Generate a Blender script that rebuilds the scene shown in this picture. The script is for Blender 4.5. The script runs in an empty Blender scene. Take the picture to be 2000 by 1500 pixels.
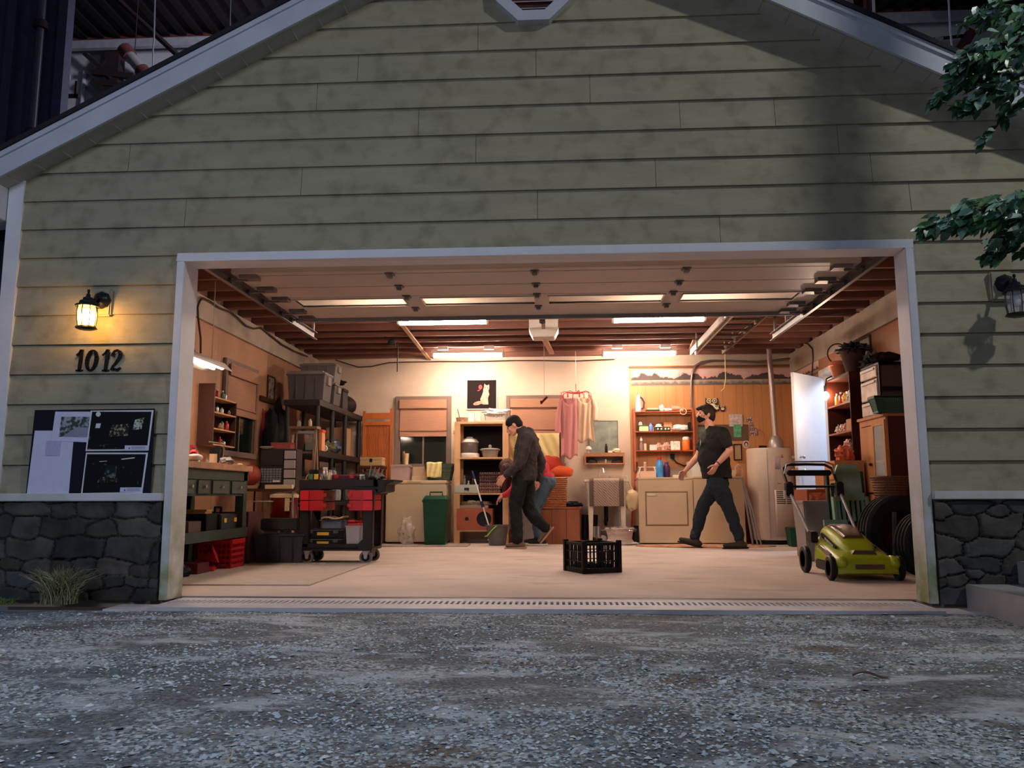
import bpy, math, random
import numpy as np
from mathutils import Vector, Matrix, noise
random.seed(7); rs = np.random.RandomState(5)
sc = bpy.context.scene
COL = sc.collection
# ------------------------------------------------------------------ camera
CF, CP, CY, CR = 1600.0, 0.13494, 0.05634, -0.00249
CO = Vector((0, -5.431, 0.680))
_f = Vector((-math.sin(CY)*math.cos(CP), math.cos(CY)*math.cos(CP), math.sin(CP)))
_r = Vector((math.cos(CY), math.sin(CY), 0)); _u = _r.cross(_f)
_r2 = _r*math.cos(CR)+_u*math.sin(CR); _u2 = -_r*math.sin(CR)+_u*math.cos(CR)
cam = bpy.data.cameras.new('camera'); camo = bpy.data.objects.new('camera', cam); COL.objects.link(camo)
cam.sensor_width = 36; cam.lens = 36*CF/2000; cam.clip_end = 200; cam.clip_start = .05
camo.matrix_world = Matrix(((_r2.x, _u2.x, -_f.x, CO.x), (_r2.y, _u2.y, -_f.y, CO.y), (_r2.z, _u2.z, -_f.z, CO.z), (0, 0, 0, 1)))
sc.camera = camo
# ------------------------------------------------------------------ world, stage lights, exposure
w = bpy.data.worlds.new('world'); sc.world = w; w.use_nodes = True
w.node_tree.nodes['Background'].inputs[0].default_value = (.52, .60, .88, 1)
w.node_tree.nodes['Background'].inputs[1].default_value = .062
sc.view_settings.view_transform = 'Standard'; sc.view_settings.look = 'None'
sc.view_settings.gamma = 1; sc.view_settings.exposure = 0.0; sc.view_settings.use_curve_mapping = False
sc.cycles.use_denoising = True; sc.cycles.max_bounces = 8; sc.cycles.diffuse_bounces = 4
sc.cycles.sample_clamp_indirect = 6
def area(name, loc, target, size, power, col, shape='SQUARE', spread=180):
    l = bpy.data.lights.new(name, 'AREA'); l.energy = power; l.color = col; l.size = size; l.shape = shape; l.spread = math.radians(spread)
    o = bpy.data.objects.new(name, l); COL.objects.link(o); o.location = loc
    o.rotation_euler = (Vector(target)-Vector(loc)).to_track_quat('-Z', 'Y').to_euler(); return o
area('stage_lamp', (6.6, -4.9, 7.6), (1.2, 0, 1.2), .35, 215, (.97, .97, .95), 'DISK')
area('stage_softbox', (-3.2, -6.6, 3.7), (-1.6, 0, -.3), 1.6, 62, (.62, .73, 1.0), spread=120)
area('hall_wall_fill', (-2, 10.5, 11.5), (-4, 17, 10.5), 1.5, 900, (.85, .85, 1.0))  # unseen light added to brighten the hall wall beyond the roof
# ------------------------------------------------------------------ helpers
def P(u, v, Y=None, Z=None, X=None):
    d = _f*CF + _r2*(u-1000) + _u2*(750-v)
    if Y is not None: t = (Y-CO.y)/d.y
    elif Z is not None: t = (Z-CO.z)/d.z
    else: t = (X-CO.x)/d.x
    return CO + d*t
MATS = {}
def rgb(h):
    h = h.lstrip('#'); c = [int(h[i:i+2], 16)/255 for i in (0, 2, 4)]
    return tuple(x/12.92 if x <= .04045 else ((x+.055)/1.055)**2.4 for x in c)
def mat(name, col=(.5, .5, .5), rough=.6, metal=0, var=.12, scale=6, bump=0, bscale=60, emit=0, trans=0, alpha=1, stretch=(1, 1, 1), spec=.5, sheen=0, coord='Object', detail=4):
    if name in MATS: return MATS[name]
    if isinstance(col, str): col = rgb(col)
    if max(col) < .08 and spec == .5: spec = .22
    m = bpy.data.materials.new(name); m.use_nodes = True; MATS[name] = m
    n = m.node_tree.nodes; L = m.node_tree.links; b = n['Principled BSDF']
    b.inputs['Roughness'].default_value = rough; b.inputs['Metallic'].default_value = metal
    b.inputs['Base Color'].default_value = (*col, 1); b.inputs['Specular IOR Level'].default_value = spec
    if trans: b.inputs['Transmission Weight'].default_value = trans; b.inputs['IOR'].default_value = 1.3
    if sheen: b.inputs['Sheen Weight'].default_value = sheen
    if alpha < 1: b.inputs['Alpha'].default_value = alpha
    if emit: b.inputs['Emission Color'].default_value = (*col, 1); b.inputs['Emission Strength'].default_value = emit
    if var or bump:
        tc = n.new('ShaderNodeTexCoord'); mp = n.new('ShaderNodeMapping'); mp.inputs['Scale'].default_value = stretch
        L.new(tc.outputs[coord], mp.inputs[0])
    if var:
        nz = n.new('ShaderNodeTexNoise'); nz.inputs['Scale'].default_value = scale; nz.inputs['Detail'].default_value = detail
        L.new(mp.outputs[0], nz.inputs[0])
        rp = n.new('ShaderNodeValToRGB'); rp.color_ramp.elements[0].position = .3; rp.color_ramp.elements[1].position = .7
        rp.color_ramp.elements[0].color = (*[c*(1-var) for c in col], 1); rp.color_ramp.elements[1].color = (*[min(1, c*(1+var)) for c in col], 1)
        L.new(nz.outputs[0], rp.inputs[0]); L.new(rp.outputs[0], b.inputs['Base Color'])
    if bump:
        nb = n.new('ShaderNodeTexNoise'); nb.inputs['Scale'].default_value = bscale; L.new(mp.outputs[0], nb.inputs[0])
        bp = n.new('ShaderNodeBump'); bp.inputs['Strength'].default_value = bump; bp.inputs['Distance'].default_value = .01
        L.new(nb.outputs[0], bp.inputs['Height']); L.new(bp.outputs[0], b.inputs['Normal'])
    return m
def nodes(m): return m.node_tree.nodes, m.node_tree.links, m.node_tree.nodes['Principled BSDF']
class MB:
    def __init__(s, m=None): s.v = []; s.f = []; s.mi = []; s.cur = 0; s.m = m
    def _a(s, vs, fs):
        o = len(s.v)
        if s.m is not None: vs = [s.m @ Vector(p) for p in vs]
        s.v += [tuple(p) for p in vs]; s.f += [[i+o for i in f] for f in fs]; s.mi += [s.cur]*len(fs); return s
    def b(s, x0, x1, y0, y1, z0, z1):
        return s._a([(x0, y0, z0), (x1, y0, z0), (x1, y1, z0), (x0, y1, z0), (x0, y0, z1), (x1, y0, z1), (x1, y1, z1), (x0, y1, z1)],
                    [(0, 3, 2, 1), (4, 5, 6, 7), (0, 1, 5, 4), (1, 2, 6, 5), (2, 3, 7, 6), (3, 0, 4, 7)])
    def hexa(s, p): return s._a(p, [(0, 3, 2, 1), (4, 5, 6, 7), (0, 1, 5, 4), (1, 2, 6, 5), (2, 3, 7, 6), (3, 0, 4, 7)])
    def frus(s, w0, d0, w1, d1, z0, z1, cx=0, cy=0):
        a, b_, c, d = w0/2, d0/2, w1/2, d1/2
        return s.hexa([(cx-a, cy-b_, z0), (cx+a, cy-b_, z0), (cx+a, cy+b_, z0), (cx-a, cy+b_, z0), (cx-c, cy-d, z1), (cx+c, cy-d, z1), (cx+c, cy+d, z1), (cx-c, cy+d, z1)])
    def tube(s, pts, r, n=8, cap=True):
        pts = [Vector(p) for p in pts]; k = len(pts); rr = r if isinstance(r, (list, tuple)) else [r]*k
        vs = []; prev = None
        for i, p in enumerate(pts):
            t = (pts[min(i+1, k-1)]-pts[max(i-1, 0)])
            if t.length < 1e-9: t = Vector((0, 0, 1))
            t.normalize()
            if prev is None:
                a = Vector((0, 0, 1)) if abs(t.z) < .9 else Vector((1, 0, 0)); prev = t.cross(a).normalized()
            a = prev-t*prev.dot(t)
            if a.length < 1e-6: a = t.orthogonal()
            a.normalize(); prev = a; bb = t.cross(a)
            for j in range(n):
                th = 2*math.pi*j/n; vs.append(p+(a*math.cos(th)+bb*math.sin(th))*rr[i])
        fs = [(i*n+j, i*n+(j+1) % n, (i+1)*n+(j+1) % n, (i+1)*n+j) for i in range(k-1) for j in range(n)]
        if cap: fs += [tuple(range(n-1, -1, -1)), tuple((k-1)*n+j for j in range(n))]
        return s._a(vs, fs)
    def cyl(s, p0, p1, r0, r1=None, n=16): return s.tube([p0, p1], [r0, r0 if r1 is None else r1], n)
    def bar(s, p0, p1, w, h=None, up=(0, 0, 1)):
        p0 = Vector(p0); p1 = Vector(p1); t = (p1-p0).normalized(); u = Vector(up)
        if abs(t.dot(u)) > .99: u = Vector((0, 1, 0))
        a = t.cross(u).normalized(); b_ = a.cross(t).normalized(); h = h or w; a = a*w/2; b_ = b_*h/2
        return s.hexa([p0-a-b_, p0+a-b_, p1+a-b_, p1-a-b_, p0-a+b_, p0+a+b_, p1+a+b_, p1-a+b_])
    def lathe(s, prof, c=(0, 0, 0), n=20, sx=1, sy=1):
        k = len(prof); vs = [(c[0]+r*math.cos(2*math.pi*j/n)*sx, c[1]+r*math.sin(2*math.pi*j/n)*sy, c[2]+z) for r, z in prof for j in range(n)]
        fs = [(i*n+j, i*n+(j+1) % n, (i+1)*n+(j+1) % n, (i+1)*n+j) for i in range(k-1) for j in range(n)]
        if prof[0][0] > 1e-4: fs.append(tuple(range(n-1, -1, -1)))
        if prof[-1][0] > 1e-4: fs.append(tuple((k-1)*n+j for j in range(n)))
        return s._a(vs, fs)
    def ell(s, c, r, n=14, k=9):
        if not isinstance(r, (tuple, list)): r = (r, r, r)
        vs = []; 
        for i in range(k+1):
            ph = math.pi*i/k
            for j in range(n):
                th = 2*math.pi*j/n
                vs.append((c[0]+r[0]*math.sin(ph)*math.cos(th), c[1]+r[1]*math.sin(ph)*math.sin(th), c[2]-r[2]*math.cos(ph)))
        return s._a(vs, [(i*n+j, i*n+(j+1) % n, (i+1)*n+(j+1) % n, (i+1)*n+j) for i in range(k) for j in range(n)])
    def prism(s, poly, ax, a0, a1):
        n = len(poly)
        def mk(p, a): return (a, p[0], p[1]) if ax == 0 else ((p[0], a, p[1]) if ax == 1 else (p[0], p[1], a))
        vs = [mk(p, a0) for p in poly]+[mk(p, a1) for p in poly]
        fs = [tuple(range(n)), tuple(range(2*n-1, n-1, -1))]+[(i, i+n, (i+1) % n+n, (i+1) % n) for i in range(n)]
        return s._a(vs, fs)
    def surf(s, fn, nu, nv):
        vs = [fn(i/nu, j/nv) for j in range(nv+1) for i in range(nu+1)]; w_ = nu+1
        return s._a(vs, [(j*w_+i, j*w_+i+1, (j+1)*w_+i+1, (j+1)*w_+i) for j in range(nv) for i in range(nu)])
    def torus(s, c, R, r, n=24, k=8, ax=2, sy=1):
        pts = []
        for i in range(n):
            t = 2*math.pi*i/n; a, b_ = R*math.cos(t), R*math.sin(t)*sy
            pts.append((c[0]+a, c[1]+b_, c[2]) if ax == 2 else ((c[0]+a, c[1], c[2]+b_) if ax == 1 else (c[0], c[1]+a, c[2]+b_)))
        pts.append(pts[0]); return s.tube(pts, r, k, False)
def mesh(name, mb, mats, bevel=0, smooth=True, solid=0, sub=0, ang=40, weld=False):
    me = bpy.data.meshes.new(name); me.from_pydata(mb.v, [], mb.f); 
    if not isinstance(mats, (list, tuple)): mats = [mats]
    for m_ in mats: me.materials.append(m_)
    if any(mb.mi): me.polygons.foreach_set('material_index', mb.mi)
    if bevel and len(mb.v) < 6000:
        import bmesh
        bm = bmesh.new(); bm.from_mesh(me); bmesh.ops.remove_doubles(bm, verts=bm.verts, dist=1e-5)
        bmesh.ops.recalc_face_normals(bm, faces=bm.faces)
        ed = [e for e in bm.edges if len(e.link_faces) == 2 and e.calc_face_angle(0) > .6]
        try: bmesh.ops.bevel(bm, geom=ed, offset=bevel, segments=2, affect='EDGES', clamp_overlap=True)
        except Exception: pass
        bm.to_mesh(me); bm.free()
    else:
        import bmesh
        bm = bmesh.new(); bm.from_mesh(me); bmesh.ops.recalc_face_normals(bm, faces=bm.faces); bm.to_mesh(me); bm.free()
    me.shade_smooth()
    if smooth: me.set_sharp_from_angle(angle=math.radians(ang))
    else: me.shade_flat()
    o = bpy.data.objects.new(name, me); COL.objects.link(o)
    if sub: s_ = o.modifiers.new('s', 'SUBSURF'); s_.levels = s_.render_levels = sub
    if solid: s_ = o.modifiers.new('t', 'SOLIDIFY'); s_.thickness = solid; s_.offset = 0
    return o
def tag(o, label, cat, group=None, kind=None):
    o['label'] = label; o['category'] = cat
    if group: o['group'] = group
    if kind: o['kind'] = kind
    return o
def struct(name, mb, m_, label=None, cat=None, parent=None, **k):
    o = mesh(name, mb, m_, **k)
    if parent: o.parent = parent
    else:
        o['kind'] = 'structure'
        if label: o['label'] = label; o['category'] = cat or 'wall'
    return o
def thing(name, label, cat, loc=(0, 0, 0), rz=0, group=None, rx=0, ry=0):
    o = bpy.data.objects.new(name, None); COL.objects.link(o); o.location = loc; o.rotation_euler = (rx, ry, rz)
    o.empty_display_size = .05
    return tag(o, label, cat, group)
def part(name, mb, m_, parent, label=None, **k):
    o = mesh(name, mb, m_, **k); o.parent = parent
    if label: o['label'] = label
    return o
def one(name, mb, m_, label, cat, loc=(0, 0, 0), rz=0, group=None, rx=0, ry=0, kind=None, **k):
    o = mesh(name, mb, m_, **k); o.location = loc; o.rotation_euler = (rx, ry, rz)
    return tag(o, label, cat, group, kind)
def dup(src, loc, rz=None, label=None, group=None):
    r = src.copy(); COL.objects.link(r); r.location = loc
    if rz is not None: r.rotation_euler = (0, 0, rz)
    if label: r['label'] = label
    if group: r['group'] = group
    for ch in list(src.children):
        c = ch.copy(); COL.objects.link(c); c.parent = r
        for g in list(ch.children):
            d = g.copy(); COL.objects.link(d); d.parent = c
    return r
H0, YB, WL, WR, CH = .68, 6.86, -3.73, 3.50, 2.75      # eye height, back wall, side walls, joist underside
AX, AZ, SL = -.128, 4.826, .521                      # gable apex and slope on the facade plane
# ------------------------------------------------------------------ materials of the shell
def siding_mat():
    m = mat('sage painted siding', (.325, .29, .195), .75, var=.1, scale=2.2, stretch=(1, 1, 4), bump=.25, bscale=9)
    n, L, b = nodes(m)
    src = b.inputs['Base Color'].links[0].from_socket
    tc = n.new('ShaderNodeTexCoord'); mp = n.new('ShaderNodeMapping'); mp.inputs['Scale'].default_value = (1.2, 1, 9); L.new(tc.outputs['Object'], mp.inputs[0])
    nz = n.new('ShaderNodeTexNoise'); nz.inputs['Scale'].default_value = 3.1; nz.inputs['Detail'].default_value = 8; nz.inputs['Roughness'].default_value = .65; nz.inputs['Distortion'].default_value = .6; L.new(mp.outputs[0], nz.inputs[0])
    rp = n.new('ShaderNodeValToRGB'); rp.color_ramp.elements[0].position = .52; rp.color_ramp.elements[1].position = .72
    rp.color_ramp.elements[0].color = (0, 0, 0, 1); rp.color_ramp.elements[1].color = (1, 1, 1, 1); L.new(nz.outputs[0], rp.inputs[0])
    mx = n.new('ShaderNodeMixRGB'); mx.inputs[2].default_value = (.40, .36, .24, 1); L.new(src, mx.inputs[1])
    ml = n.new('ShaderNodeMath'); ml.operation = 'MULTIPLY'; ml.inputs[1].default_value = .35; L.new(rp.outputs[0], ml.inputs[0]); L.new(ml.outputs[0], mx.inputs[0])
    nz2 = n.new('ShaderNodeTexNoise'); nz2.inputs['Scale'].default_value = 7; nz2.inputs['Detail'].default_value = 6; L.new(tc.outputs['Object'], nz2.inputs[0])
    rp2 = n.new('ShaderNodeValToRGB'); rp2.color_ramp.elements[0].position = .3; rp2.color_ramp.elements[1].position = .5
    rp2.color_ramp.elements[0].color = (.72, .72, .68, 1); rp2.color_ramp.elements[1].color = (1, 1, 1, 1); L.new(nz2.outputs[0], rp2.inputs[0])
    m2 = n.new('ShaderNodeMixRGB'); m2.blend_type = 'MULTIPLY'; m2.inputs[0].default_value = 1; L.new(mx.outputs[0], m2.inputs[1]); L.new(rp2.outputs[0], m2.inputs[2])
    L.new(m2.outputs[0], b.inputs['Base Color']); return m
M_SID = siding_mat()
def trim_mat():
    m = mat('weathered white trim paint', (.68, .68, .71), .6, var=.06, scale=5, bump=.1, bscale=30)
    n, L, b = nodes(m); src = b.inputs['Base Color'].links[0].from_socket
    tc = n.new('ShaderNodeTexCoord'); sx = n.new('ShaderNodeSeparateXYZ'); L.new(tc.outputs['Object'], sx.inputs[0])
    nz = n.new('ShaderNodeTexNoise'); nz.inputs['Scale'].default_value = 5; nz.inputs['Detail'].default_value = 7; L.new(tc.outputs['Object'], nz.inputs[0])
    # algae growing up from the ground: a stain, thickest at the foot
    a = n.new('ShaderNodeMapRange'); a.inputs['From Min'].default_value = 1.0; a.inputs['From Max'].default_value = .05; L.new(sx.outputs[2], a.inputs[0])
    ad = n.new('ShaderNodeMath'); ad.operation = 'MULTIPLY'; L.new(a.outputs[0], ad.inputs[0])
    r1 = n.new('ShaderNodeMapRange'); r1.inputs['From Min'].default_value = .3; r1.inputs['From Max'].default_value = .6; L.new(nz.outputs[0], r1.inputs[0]); L.new(r1.outputs[0], ad.inputs[1])
    mx = n.new('ShaderNodeMixRGB'); mx.inputs[2].default_value = (.20, .24, .08, 1); L.new(src, mx.inputs[1]); L.new(ad.outputs[0], mx.inputs[0]); L.new(mx.outputs[0], b.inputs['Base Color'])
    return m
M_TRIM = trim_mat()
M_RAKE = mat('rake board white paint', (.50, .52, .58), .6, var=.08, scale=4, bump=.1, bscale=30)
M_SOF = mat('cream soffit vinyl', (.40, .39, .35), .6, var=.08)
M_ROOF = mat('dark roof edge', (.02, .02, .025), .8)
# ------------------------------------------------------------------ facade
def rakex(z, side): return AX+side*(AZ-z)/SL
OL, OR_, OH = -2.583, 2.305, 2.300            # clear opening
fw = MB()
poly = [(-3.88, -.05), (OL, -.05), (OL, OH), (OR_, OH), (OR_, -.05), (3.65, -.05), (3.65, AZ-(3.65-AX)*SL), (AX, AZ), (-3.88, AZ-(AX+3.88)*SL)]
front = []
fw.b(-3.88, OL-.03, 0, .14, -.05, 2.86).b(OR_+.03, 3.65, 0, .14, -.05, 2.86).b(OL-.03, OR_+.03, 0, .14, OH+.03, 2.86)
fw.prism([(-3.88, 2.86), (3.65, 2.86), (AX, AZ)], 1, 0, .14)
wf = struct('wall_front', fw, mat('front wall sheathing', (.30, .22, .15), .8), 'timber front wall of the garage around its wide opening', 'wall', smooth=False)
JPX = [(934, 85), (1047, 130), (1152, 170), (818, 250), (1327, 222), (1512, 225), (1635, 275), (1775, 380), (930, 300), (363, 440), (255, 305), (590, 365), (1280, 345), (1050, 405), (1700, 330), (1405, 440), (700, 140), (620, 205)]
joints = [(p.x, p.z) for p in (P(u, v, Y=0) for u, v in JPX)]
sd = MB(); z0, EX = .686, .2077
for k in range(0, 21):
    a, b_ = z0+k*EX, z0+(k+1)*EX
    if a > AZ: break
    segs = [(-3.79, 3.60)] if a >= 2.36-.1 else [(-3.79, -2.638), (2.362, 3.60)]
    for xa, xb in segs:
        js = sorted(x for x, z in joints if a < z < b_ and xa+.1 < x < xb-.1)
        cuts = [xa]+js+[xb]
        for i in range(len(cuts)-1):
            c, d = cuts[i]+.0015, cuts[i+1]-.0015
            la, lb = rakex(a-.13, -1), rakex(min(b_, AZ-.01)-.13, -1); ra, rb = rakex(a-.13, 1), rakex(min(b_, AZ-.01)-.13, 1)
            c0, c1 = max(c, la), max(c, lb); d0, d1 = min(d, ra), min(d, rb)
            if d0-c0 < .02: continue
            if d1 < c1: m_ = (c1+d1)/2; c1 = d1 = m_
            dz = b_+.004; jy = random.uniform(-.0015, .0015)
            sd.hexa([(c0, -.026+jy, a), (d0, -.026+jy, a), (d0, 0, a), (c0, 0, a), (c1, -.007, dz), (d1, -.007, dz), (d1, 0, dz), (c1, 0, dz)])
sid = struct('siding', sd, M_SID, parent=wf, smooth=False)
# corner boards, ledge, casing
struct('trim_1', MB().b(-3.90, -3.79, -.034, .10, .70, 3.0), M_TRIM, 'white corner board at the left edge of the facade', 'trim', bevel=.003)
struct('trim_10', MB().b(3.58, 3.68, -.034, .10, .70, 2.87), M_TRIM, 'white corner board at the right edge of the facade', 'trim', bevel=.003)
struct('trim_2', MB().b(-3.92, -2.64, -.075, 0, .648, .70), M_TRIM, 'narrow ledge between siding and stone, left of the opening', 'trim', bevel=.004)
struct('trim_3', MB().b(2.363, 3.7, -.075, 0, .648, .70), M_TRIM, 'narrow ledge between siding and stone, right of the opening', 'trim', bevel=.004)
cas = MB().b(-2.638, OL, -.04, .185, -.0, OH).b(OR_, 2.362, -.04, .15, -.0, OH).b(-2.638, 2.362, -.04, .17, OH, 2.357)
struct('trim_4', cas, M_TRIM, 'white casing around the wide garage opening, green with algae at its feet', 'trim', bevel=.003)
# rake: fascia, soffit, drip edge, roof
EV = .19
for s_, nm, lb in ((-1, 5, 'left'), (1, 6, 'right')):
    xe = AX+s_*4.35; f = MB()
    def z_(x, o): return AZ+o-abs(x-AX)*SL
    def slab(mb, y0, y1, o0, o1, x0=AX, x1=xe):
        mb.hexa([(x0, y0, z_(x0, o0)), (x1, y0, z_(x1, o0)), (x1, y1, z_(x1, o0)), (x0, y1, z_(x0, o0)), (x0, y0, z_(x0, o1)), (x1, y0, z_(x1, o1)), (x1, y1, z_(x1, o1)), (x0, y1, z_(x0, o1))])
    slab(f, -EV-.02, -EV, -.012, .165); t_ = struct('trim_%d' % nm, f, M_RAKE, '%s sloping rake board along the gable edge' % lb, 'trim')
    g = MB(); slab(g, -EV, .02, 0, .012)
    for k in range(24):
        x = AX+s_*(.1+k*.18); g.hexa([(x, -EV, z_(x, -.004)), (x+.006, -EV, z_(x+.006, -.004)), (x+.006, 0, z_(x+.006, -.004)), (x, 0, z_(x, -.004)), (x, -EV, z_(x, .002)), (x+.006, -EV, z_(x+.006, .002)), (x+.006, 0, z_(x+.006, .002)), (x, 0, z_(x, .002))])
    struct('soffit', g, M_SOF, parent=t_, smooth=False)
    d = MB(); slab(d, -EV-.035, -EV-.02, .125, .165); struct('drip_edge', d, M_RAKE, parent=t_, smooth=False)
    r = MB(); slab(r, -EV-.05, YB+.3, .165, .20); struct('roof_sheet', r, M_ROOF, parent=t_, smooth=False)
# eave return at the far left
er = MB().prism([(-4.25, 2.58), (-3.905, 2.62), (-3.905, 2.86), (-4.25, 2.70)], 1, -EV, .12)
struct('trim_7', er, M_RAKE, 'boxed eave return beside the left corner board', 'trim', bevel=.004)
# ------------------------------------------------------------------ stone veneer (relief mesh)
M_STONE = mat('fieldstone', (.062, .060, .056), .85, var=.35, scale=9, bump=.5, bscale=25)
n, L, b = nodes(M_STONE); at_ = n.new('ShaderNodeAttribute'); at_.attribute_name = 'tint'
mxs = n.new('ShaderNodeMixRGB'); mxs.blend_type = 'MULTIPLY'; mxs.inputs[0].default_value = 1
L.new(b.inputs['Base Color'].links[0].from_socket, mxs.inputs[1]); L.new(at_.outputs['Color'], mxs.inputs[2]); L.new(mxs.outputs[0], b.inputs['Base Color'])
def stone(x0, x1, seed, name, lb):
    R_ = np.random.RandomState(seed); res = .007; nx = int((x1-x0)/res); nz = int(.70/res)
    rows = []; z = -.04
    while z < .72:
        h = R_.uniform(.065, .165); x = x0-.2+R_.uniform(0, .15)
        while x < x1+.2:
            wd = min(.34, h*R_.uniform(1.1, 3.0)); rows.append((x+wd/2, z+h/2+R_.uniform(-.032, .032), wd, h*R_.uniform(.7, 1.35))); x += wd
        z += h
    S = np.array(rows); xs = np.linspace(x0, x1, nx+1); zs = np.linspace(0, .66, nz+1); X, Z = np.meshgrid(xs, zs)
    wob = np.array([[noise.noise((float(a)*7, seed, float(c)*7)) for a in xs[::4]] for c in zs[::4]])
    wob = np.kron(wob, np.ones((4, 4)))[:nz+1, :nx+1]
    wob = np.pad(wob, ((0, max(0, nz+1-wob.shape[0])), (0, max(0, nx+1-wob.shape[1]))), 'edge')
    Xw, Zw = X+wob*.045, Z+np.roll(wob, 9, 1)*.03
    d = np.maximum(0, 0)+((np.abs(Xw[..., None]-S[:, 0])/(S[:, 2]*.5))**2.6+(np.abs(Zw[..., None]-S[:, 1])/(S[:, 3]*.5))**2.6)**(1/2.6)
    o = np.argsort(d, axis=-1)[..., :2]; f1 = np.take_along_axis(d, o[..., :1], -1)[..., 0]; f2 = np.take_along_axis(d, o[..., 1:2], -1)[..., 0]
    e = np.clip((f2-f1)/.42, 0, 1); hgt = np.sqrt(1-(1-e)**2)*.042*R_.uniform(.75, 1.15, len(S))[o[..., 0]]
    vs = np.stack([X, -.012-hgt, Z], -1).reshape(-1, 3)
    idx = np.arange((nx+1)*(nz+1)).reshape(nz+1, nx+1)
    fs = np.stack([idx[:-1, :-1], idx[:-1, 1:], idx[1:, 1:], idx[1:, :-1]], -1).reshape(-1, 4)
    me = bpy.data.meshes.new(name); me.from_pydata(vs.tolist(), [], fs.tolist()); me.materials.append(M_STONE); me.shade_smooth()
    ti = R_.uniform(.6, 1.35, len(S)); hue = R_.uniform(-.1, .1, len(S)); k = ti[o[..., 0]]*np.where(e < .12, .3, 1)
    cc = np.stack([k*(1+hue[o[..., 0]]), k, k*(1-hue[o[..., 0]]), np.ones_like(k)], -1).reshape(-1)
    ca = me.color_attributes.new('tint', 'FLOAT_COLOR', 'POINT'); ca.data.foreach_set('color', cc)
    ob = bpy.data.objects.new(name, me); COL.objects.link(ob); ob.parent = wf; ob['label'] = lb
stone(-3.93, -2.645, 3, 'stone_veneer', 'dark fieldstone base left of the opening')
stone(2.37, 3.75, 8, 'stone_veneer', 'dark fieldstone base right of the opening')
# ------------------------------------------------------------------ interior shell
M_FLOOR = mat('dusty concrete floor', (.52, .425, .37), .75, var=.14, scale=1.6, bump=.15, bscale=120, detail=9)
n, L, b = nodes(M_FLOOR); src = b.inputs['Base Color'].links[0].from_socket
tc = n.new('ShaderNodeTexCoord'); mp = n.new('ShaderNodeMapping'); mp.inputs['Scale'].default_value = (.7, 2.2, 1); L.new(tc.outputs['Object'], mp.inputs[0])
nz = n.new('ShaderNodeTexNoise'); nz.inputs['Scale'].default_value = 2.3; nz.inputs['Detail'].default_value = 9; nz.inputs['Distortion'].default_value = .4; L.new(mp.outputs[0], nz.inputs[0])
rp = n.new('ShaderNodeValToRGB'); rp.color_ramp.elements[0].position = .28; rp.color_ramp.elements[1].position = .42; rp.color_ramp.elements[0].color = (.72, .70, .70, 1); rp.color_ramp.elements[1].color = (1, 1, 1, 1); L.new(nz.outputs[0], rp.inputs[0])
mx = n.new('ShaderNodeMixRGB'); mx.blend_type = 'MULTIPLY'; mx.inputs[0].default_value = 1; L.new(src, mx.inputs[1]); L.new(rp.outputs[0], mx.inputs[2]); L.new(mx.outputs[0], b.inputs['Base Color'])
struct('floor', MB().b(WL-.1, WR+1.6, .21, YB+.1, -.1, 0), M_FLOOR, 'dusty concrete garage floor', 'floor', smooth=False)
M_DRY = mat('stained drywall', (.59, .465, .365), .85, var=.22, scale=1.1, detail=9)
M_PLY = mat('plywood wall sheet', (.42, .215, .12), .6, var=.16, scale=2.2, stretch=(1, 1, .5), bump=.05)
M_PLYD = mat('darker wood wall', (.31, .14, .075), .5, var=.2, scale=3, stretch=(1, 1, .3))
struct('wall_back', MB().b(WL-.1, WR+.1, YB, YB+.12, -.05, 2.96), M_DRY, 'pale stained drywall at the back of the garage', 'wall', smooth=False)
wl = struct('wall_left', MB().b(WL-.12, WL, .14, YB, -.05, 2.96), M_DRY, 'left side wall of the garage', 'wall', smooth=False)
for i, (a, c) in enumerate(((.14, 2.0), (2.004, 3.22), (3.224, 4.75), (4.754, YB))):
    struct('plywood_sheet', MB().b(WL, WL+.012, a, c, 0, 2.50), M_PLY if i < 3 else mat('plywood wall sheet darker', (.34, .165, .09), .6, var=.16, scale=2.2), parent=wl, smooth=False)
# right wall with a doorway
DY0, DY1, DZ = 4.70, 5.52, 2.24
wr = MB().b(WR, WR+.12, .14, DY0, -.05, 2.96).b(WR, WR+.12, DY1, YB, -.05, 2.96).b(WR, WR+.12, DY0, DY1, DZ, 2.96)
wro = struct('wall_right', wr, M_DRY, 'right side wall of the garage with the side doorway', 'wall', smooth=False)
pw = MB().b(WR-.012, WR, .14, DY0-.07, 0, 2.46).b(WR-.012, WR, DY1+.07, YB, 0, 2.46).b(WR-.012, WR, DY0-.07, DY1+.07, DZ+.07, 2.46)
struct('wood_panelling', pw, M_PLYD, parent=wro, smooth=False)
# room seen beyond the doorway
struct('wall_passage', MB().b(WR+1.5, WR+1.6, 3.2, 8.2, -.05, 2.96).b(WR+.12, WR+1.6, 8.1, 8.2, -.05, 2.96).b(WR+.12, WR+1.6, 3.1, 3.2, -.05, 2.96).b(WR+.12, WR+1.6, 3.1, 8.2, 2.9, 2.96),
       mat('pale blue passage wall', (.62, .68, .78), .8), 'pale blue wall of the passage beyond the side door', 'wall', smooth=False)
area('passage_lamp', (WR+.75, 5.2, 2.6), (WR+.75, 5.2, 0), .5, 42, (.62, .75, 1.0))
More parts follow.
